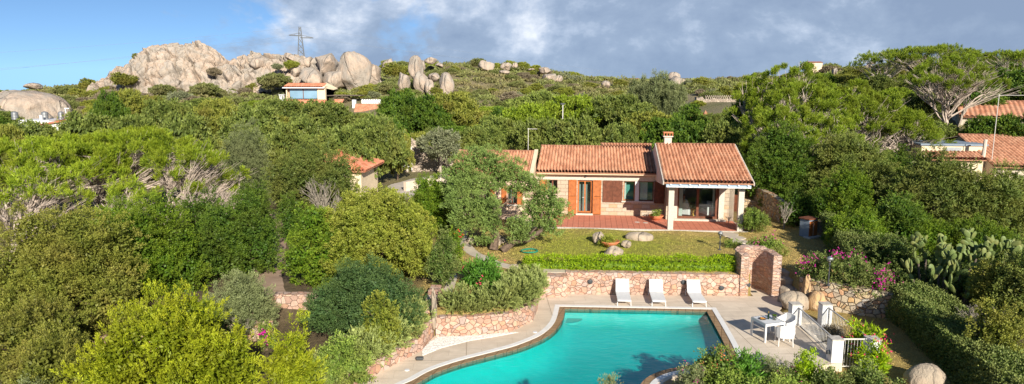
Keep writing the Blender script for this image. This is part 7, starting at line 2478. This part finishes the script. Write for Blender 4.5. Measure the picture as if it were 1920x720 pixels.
def far_tree(kind, px, D, top, hw_, name, label, group, cat='tree', seed=0, yf=1.0):
    x, y, z = spot(px, D)
    h = ztop(px, top, D) - z
    rx = hw_ * D / 1280 * 1.012
    r = random.Random(seed)
    t = empty(name, (x, y, z), r.uniform(0, 6.28), label, cat, group)
    hz = {'feather': 2.75, 'flat': 1.4, 'flat2': 1.4, 'jun2': 1.3}.get(kind, 1.6)
    t.scale = (rx * .95, rx * .95 * yf, max(h, .8) / hz)
    for nm, me in zip(('crown', 'trunk'), PROTO[kind]):
        link(nm, me, None, t)
    return t


NAMED = [  # kind, px, D, top, half width, name, label
    ('jun1', 640, 50, 243, 60, 'juniper_tree', 'big grey green juniper above the red hipped roof'), ('jun2', 560, 54, 236, 62, 'juniper_tree', 'broad juniper left of the one above the red hipped roof'),
    ('jun1', 705, 54, 222, 52, 'juniper_tree', 'tall juniper right above the outbuilding roof'), ('olv', 745, 56, 252, 26, 'juniper_tree', 'drooping olive juniper against the white garden gate'),
    ('jun2', 480, 66, 208, 56, 'juniper_tree', 'wide juniper in the left thicket under the hillside house'), ('jun1', 610, 76, 192, 50, 'juniper_tree', 'juniper just below the cream hillside house terrace'),
    ('jun1', 540, 84, 188, 40, 'juniper_tree', 'juniper left below the cream hillside house'), ('dark', 790, 74, 188, 52, 'oak_tree', 'dense dark tree right of the orange roofed house'),
    ('olv', 845, 78, 180, 50, 'juniper_tree', 'rounded olive juniper below the egg shaped boulder'), ('dark', 752, 90, 176, 40, 'oak_tree', 'dark tree before the standing boulders'),
    ('grn', 730, 62, 226, 34, 'mastic_bush', 'bright bush between orange roofs and outbuilding'), ('grn', 855, 68, 240, 44, 'mastic_bush', 'green bush above the long stone wall'),
    ('jun1', 905, 62, 240, 46, 'juniper_tree', 'juniper behind the right end of the long stone wall'), ('dark', 950, 70, 212, 46, 'juniper_tree', 'dark juniper left of the grey lamp pole'),
    ('feather', 1195, 88, 150, 22, 'tamarisk_tree', 'left feathery olive tree breaking the ridge line'), ('feather', 1232, 86, 142, 28, 'tamarisk_tree', 'tallest feathery olive tree left of the grey dome outcrop'), ('feather', 1262, 84, 160, 20, 'tamarisk_tree', 'right feathery olive tree before the grey dome outcrop'),
    ('flat2', 1010, 82, 178, 50, 'windswept_tree', 'flat layered tree above the grey lamp pole'), ('flat', 1075, 76, 186, 58, 'windswept_tree', 'flat yellow green layered tree right of the grey lamp pole'), ('flat2', 1150, 74, 186, 62, 'windswept_tree', 'flat topped tree with bare brown underside behind the villa'),
    ('flat', 990, 70, 202, 48, 'windswept_tree', 'low flat crowned tree behind the villa ridge antenna'), ('olv', 1215, 66, 216, 50, 'juniper_tree', 'soft grey green tree behind the villa ridge'), ('dark', 1290, 70, 206, 40, 'oak_tree', 'dark bush left of the pyramid chimney'),
    ('jun1', 1010, 60, 226, 46, 'juniper_tree', 'juniper directly behind the left villa ridge'), ('jun2', 1085, 58, 232, 56, 'juniper_tree', 'low juniper behind the middle of the villa ridge'), ('jun1', 1160, 57, 236, 46, 'juniper_tree', 'juniper behind the villa ridge step'),
    ('grn', 1250, 57, 226, 48, 'mastic_bush', 'bright green bush right behind the chimney'), ('grn', 1310, 56, 232, 38, 'mastic_bush', 'green bush behind the right villa ridge'), ('jun1', 1365, 54, 232, 48, 'juniper_tree', 'blue green juniper at the right end of the villa ridge'),
    ('dark', 1395, 62, 186, 34, 'oak_tree', 'dark round tree below the left skyline pine'), ('jun2', 935, 66, 226, 46, 'juniper_tree', 'spreading juniper left behind the villa'), ('jun1', 1330, 76, 215, 26, 'juniper_tree', 'small dark tree right of the pyramid chimney'),
    ('dark', 1812, 70, 158, 48, 'oak_tree', 'dark tree mass left of the far tile roof'), ('dark', 1880, 76, 138, 56, 'oak_tree', 'dark tree mass above the far tile roof'), ('jun1', 1750, 54.5, 232, 50, 'juniper_tree', 'pale green bushy tree behind the flat annex'),
    ('grn', 1855, 52, 222, 46, 'mastic_bush', 'bush row between the two right hand roofs'), ('dark', 1900, 51, 226, 40, 'mastic_bush', 'dark bush between the two right hand roofs at the edge'), ('jun1', 1720, 68, 178, 34, 'juniper_tree', 'dark tree under the bare silvery branch fan'),
    ('jun1', 60, 56, 232, 60, 'juniper_tree', 'grey green bush before the white house at far left'), ('jun2', 165, 60, 224, 60, 'juniper_tree', 'low juniper right of the white house'), ('olv', 10, 50, 244, 40, 'juniper_tree', 'olive bush at the left edge behind the pines'),
    ('jun1', 250, 58, 222, 52, 'juniper_tree', 'juniper behind the crest of the middle left pine'), ('jun2', 350, 56, 226, 56, 'juniper_tree', 'broad grey green bush behind the right hand left pine'), ('olv', 410, 70, 192, 44, 'juniper_tree', 'yellow tinted juniper in the middle of the left thicket'),
    ('jun1', 320, 74, 190, 46, 'juniper_tree', 'layered juniper in the left thicket below the highest outcrop'), ('dark', 215, 82, 182, 30, 'juniper_tree', 'dark juniper in the left thicket'), ('olv', 255, 90, 172, 34, 'juniper_tree', 'flat olive juniper beyond the left thicket'),
]
for i, (k, px, D, top, hw_, nm, lab) in enumerate(NAMED):
    far_tree(k, px, D, top, hw_, nm, lab, None, 'tree' if 'tree' in nm else 'bush', 300 + i)

# filler thicket: trees that nothing tells apart
rng = np.random.default_rng(12)
cnt = 0
zones = [(-20, 470, 52, 105, 46, 'grey green juniper in the thicket left of the hillside houses', 'junipers of the left thicket'),
         (470, 900, 60, 112, 40, 'juniper in the thicket below the boulders', 'junipers below the boulders'),
         (900, 1400, 62, 112, 60, 'windblown juniper in the thicket behind the villa', 'junipers behind the villa'),
         (1400, 1960, 72, 118, 44, 'dark bushy tree on the slope behind the right hand pines', 'trees on the right slope')]
blocked = [(520, 760, 96, 124), (20, 150, 78, 112), (1270, 1440, 92, 122), (1290, 1350, 74, 88), (780, 880, 52, 60)]
for a, b, d0, d1, n, lab, grp in zones:
    for _ in range(n):
        px = rng.uniform(a, b); D = d0 + (d1 - d0) * rng.random() ** .8
        if any(q[0] < px < q[1] and q[2] < D < q[3] for q in blocked): continue
        x, y, z = spot(px, D)
        k = rng.choice(['jun1', 'jun2', 'olv', 'dark', 'flat', 'flat2', 'grn'], p=[.12, .12, .1, .12, .26, .24, .04] if a == 900 else [.2, .18, .18, .14, .12, .14, .04])
        h = rng.uniform(1.7, 3.0)
        r_ = rng.uniform(1.4, 2.6)
        t = empty('juniper_tree', (x, y, z), rng.uniform(0, 6.28), lab, 'tree', grp)
        hz = {'flat': 1.4, 'flat2': 1.4, 'jun2': 1.3}.get(k, 1.6)
        t.scale = (r_, r_, h / hz)
        for nm, me in zip(('crown', 'trunk'), PROTO[k]):
            link(nm, me, None, t)
        cnt += 1

# hillside bushes
HB = {k: PROTO[k][0] for k in ('jun1', 'olv', 'grn', 'dark')}
low = {}
for nm, lm, sd_ in (('a', L['scrub'], 401), ('b', L['brown'], 402), ('c', L['olive'], 403), ('d', L['yellowgreen'], 404), ('e', L['juniper_olive'], 405)):
    me = crown('bush', puff(1, 1, .6, 8, sd_, cz=.35, lr=.4, inner=.62), sd_, **dict(FARP, dens=110, ll=.09, lw=.045))
    me.materials.append(lm)
    low[nm] = me
hill = [(-20, 260, 100, 165, 50, 'low scrub bush on the left slope beside the granite dome', 'scrub bushes of the left slope'), (200, 720, 112, 150, 60, 'scrub bush at the foot of the granite outcrops', 'scrub bushes below the outcrops'),
        (700, 1060, 110, 192, 80, 'scrub bush on the central boulder slope', 'scrub bushes of the central slope'), (1060, 1420, 110, 200, 60, 'scrub bush on the bare slope right of centre', 'scrub bushes right of centre'),
        (1420, 1960, 108, 160, 46, 'scrub bush on the right hand skyline hill', 'scrub bushes of the right hill')]
for a, b, d0, d1, n, lab, grp in hill:
    for _ in range(n):
        px = rng.uniform(a, b); D = rng.uniform(d0, d1)
        if any(q[0] < px < q[1] and q[2] - 6 < D < q[3] for q in blocked[:2]): continue
        x, y, z = spot(px, D)
        r_ = rng.uniform(1.0, 2.3)
        o = link('scrub_bush', low[rng.choice(list('abcde'), p=[.34, .16, .12, .18, .20])], None, None, (x, y, z - .1))
        o.scale = (r_, r_, r_ * rng.uniform(.7, 1.1)); o.rotation_euler = (0, 0, rng.uniform(0, 6.28))
        tag(o, lab, 'bush', grp)
# bushes lodged in the outcrops
for i, (px, py, D, r_, lab) in enumerate([(230, 148, 140, 2.3, 'dark green bush against the left flank of the highest outcrop'), (258, 106, 148, 1.2, 'small dark bush on the left shoulder of the highest outcrop'), (402, 134, 142, 1.6, 'grey green bush in the gap between the two outcrops'),
                                   (545, 120, 140, 1.6, 'green bush lodged among the outcrop boulders near the pylon'), (520, 124, 140, 1.2, 'small bush in a cleft left of the pylon'), (510, 150, 134, 3.0, 'wide green bush above and left of the hillside house'),
                                   (722, 162, 134, 2.2, 'rounded bush at the lower right of the boulder jumble'), (738, 130, 142, 2.4, 'bushes filling the gap left of the standing boulders'), (817, 170, 131, 1.2, 'pointed dark bush between the standing boulders and the egg shaped one'),
                                   (640, 178, 128, 1.2, 'bush beside the pergola of the hillside house'), (700, 178, 131, 1.5, 'low bush right of the hillside house pergola'), (300, 168, 130, 2.2, 'olive bush at the foot of the highest outcrop'), (380, 166, 128, 2.4, 'grey bush at the foot of the highest outcrop, right')]):
    c_ = at(px, py, D)
    o = link('scrub_bush', low['aebdca'[i % 6]] if i not in (0, 8) else low['e'], None, None, (c_[0], c_[1], c_[2] - r_ * .45))
    o.scale = (r_, r_, r_ * .9)
    tag(o, lab, 'bush')

# uncounted low scrub cover over the hillside (stuff)
r = np.random.default_rng(77)
N = 8200
pxs = r.uniform(-150, 2080, N)
Ds = 62 + 160 * r.random(N) ** .8
X = (pxs - 960) / 1280 * Ds * 1.012; Y = Ds
keep = np.ones(N, bool)
for q in blocked[:3]:
    keep &= ~((pxs > q[0]) & (pxs < q[1]) & (Ds > q[2]) & (Ds < q[3]))
bare = (pxs > 1290) & (pxs < 1440) & (Ds > 88) & (Ds < 124)
keep &= ~(bare & (r.random(N) < .75))
X, Y = X[keep], Y[keep]
Z = upper_z(X, Y)
n = len(X)
R_ = r.uniform(.5, 1.5, n) * np.interp(Y, [60, 200], [.75, 1.1]); Hh = R_ * r.uniform(.45, .95, n)
K = 60
U = unit(r.normal(size=(n, K, 3))); U[..., 2] = np.abs(U[..., 2])
P = U * np.stack([R_, R_, Hh], 1)[:, None, :] * r.uniform(.7, 1.03, (n, K, 1)) + np.stack([X, Y, Z], 1)[:, None, :]
P = P.reshape(-1, 3)
d = unit(U.reshape(-1, 3) + r.normal(size=P.shape) * .7 + [0, 0, .4])
Wv = unit(np.cross(d, r.normal(size=P.shape)))
s_ = r.uniform(.7, 1.4, len(P)) * np.interp(P[:, 1], [60, 200], [.8, 1.35])
co, _ = leaf_quads(P, d, Wv, .34 * s_, .20 * s_, None)
bt = r.random(n).repeat(K)
tint = np.stack([.7 * bt + .3 * r.random(len(P)), np.clip(r.random(n).repeat(K) * .8 + r.random(len(P)) * .3, 0, 1), r.random(len(P))], 1)
o = link('scrub_cover', make_leaf_mesh('scrub_cover', co, tint), L['scrub'])
tag(o, 'low mixed scrub covering the hillside between bushes and rocks', None, None, 'stuff')

# short grass over the nearer lawn (stuff)
n = 26000
X = r.uniform(-4, 17, n); Y = r.uniform(21.5, 40, n)
hx = (X - HO[0]) * math.cos(HA) + (Y - HO[1]) * math.sin(HA); hy = -(X - HO[0]) * math.sin(HA) + (Y - HO[1]) * math.cos(HA)
low_ = in_poly(X, Y, LOWER)
ok = np.where(low_, (X > 12.95) & (Y < 27.3), (hy < -.3) | (hx > 4.7))
ok &= ~((X > 11.7) & (X < 12.9) & (Y > 33) & (Y < 39))
ok &= ~((X < -1) & (Y > 31.0) & (np.abs(X - np.interp(Y, [31, 32.3, 33.9, 35.6, 37.6, 40], [.3, -.9, -1.9, -2.5, -2.85, -2.9])) < .5))
ok &= ~((X < 3.2) & (Y < 32.2) & (Y > 30.2))
ok &= ~((X > 10.2) & (X < 12.6) & (Y < 32.3))
X, Y = X[ok], Y[ok]
Z = np.where(in_poly(X, Y, LOWER), lower_z(X, Y), upper_z(X, Y))
K = 5
P = np.stack([X, Y, Z - .01], 1).repeat(K, 0) + r.normal(size=(len(X) * K, 3)) * [.06, .06, 0]
d = unit(r.normal(size=P.shape) * .45 + [0, 0, 1])
Wv = unit(np.cross(d, r.normal(size=P.shape)))
s_ = r.uniform(.6, 1.3, len(P))
co, _ = leaf_quads(P, d, Wv, .045 * s_, .018 * s_, None)
m, t = mat('turf_blades')
c = oc(t)
a = t.n('ShaderNodeSeparateColor', {0: t.n('ShaderNodeAttribute', attribute_name='tint').outputs['Color']})
s = t.n('ShaderNodeSeparateXYZ', {0: c})
n1 = t.noise(c, 0.42, 6, 0.65, 0.6).outputs[0]
dx = t.math('DIVIDE', t.math('SUBTRACT', s.outputs[0], 5.0), 4.8)
dy = t.math('DIVIDE', t.math('SUBTRACT', s.outputs[1], 35.6), 3.4)
gr_ = t.math('SUBTRACT', 1.0, t.math('SQRT', t.math('ADD', t.math('MULTIPLY', dx, dx), t.math('MULTIPLY', dy, dy))))
gm = t.ramp(t.math('ADD', t.math('MULTIPLY', gr_, 0.55), t.math('MULTIPLY', n1, 1.1)), [(0.30, 0.0), (0.72, 0.95)])
cc = t.mix(gm, t.mix(a.outputs[0], (0.44, 0.32, 0.10), (0.62, 0.48, 0.18)), t.mix(a.outputs[0], (0.27, 0.31, 0.03), (0.46, 0.46, 0.07)))
out(t, pbr(t, cc, 0.8))
tint = r.random((len(P), 3))
tag(link('grass', make_leaf_mesh('grass', co, tint), m), 'short patchy turf of the lawn', None, None, 'stuff')
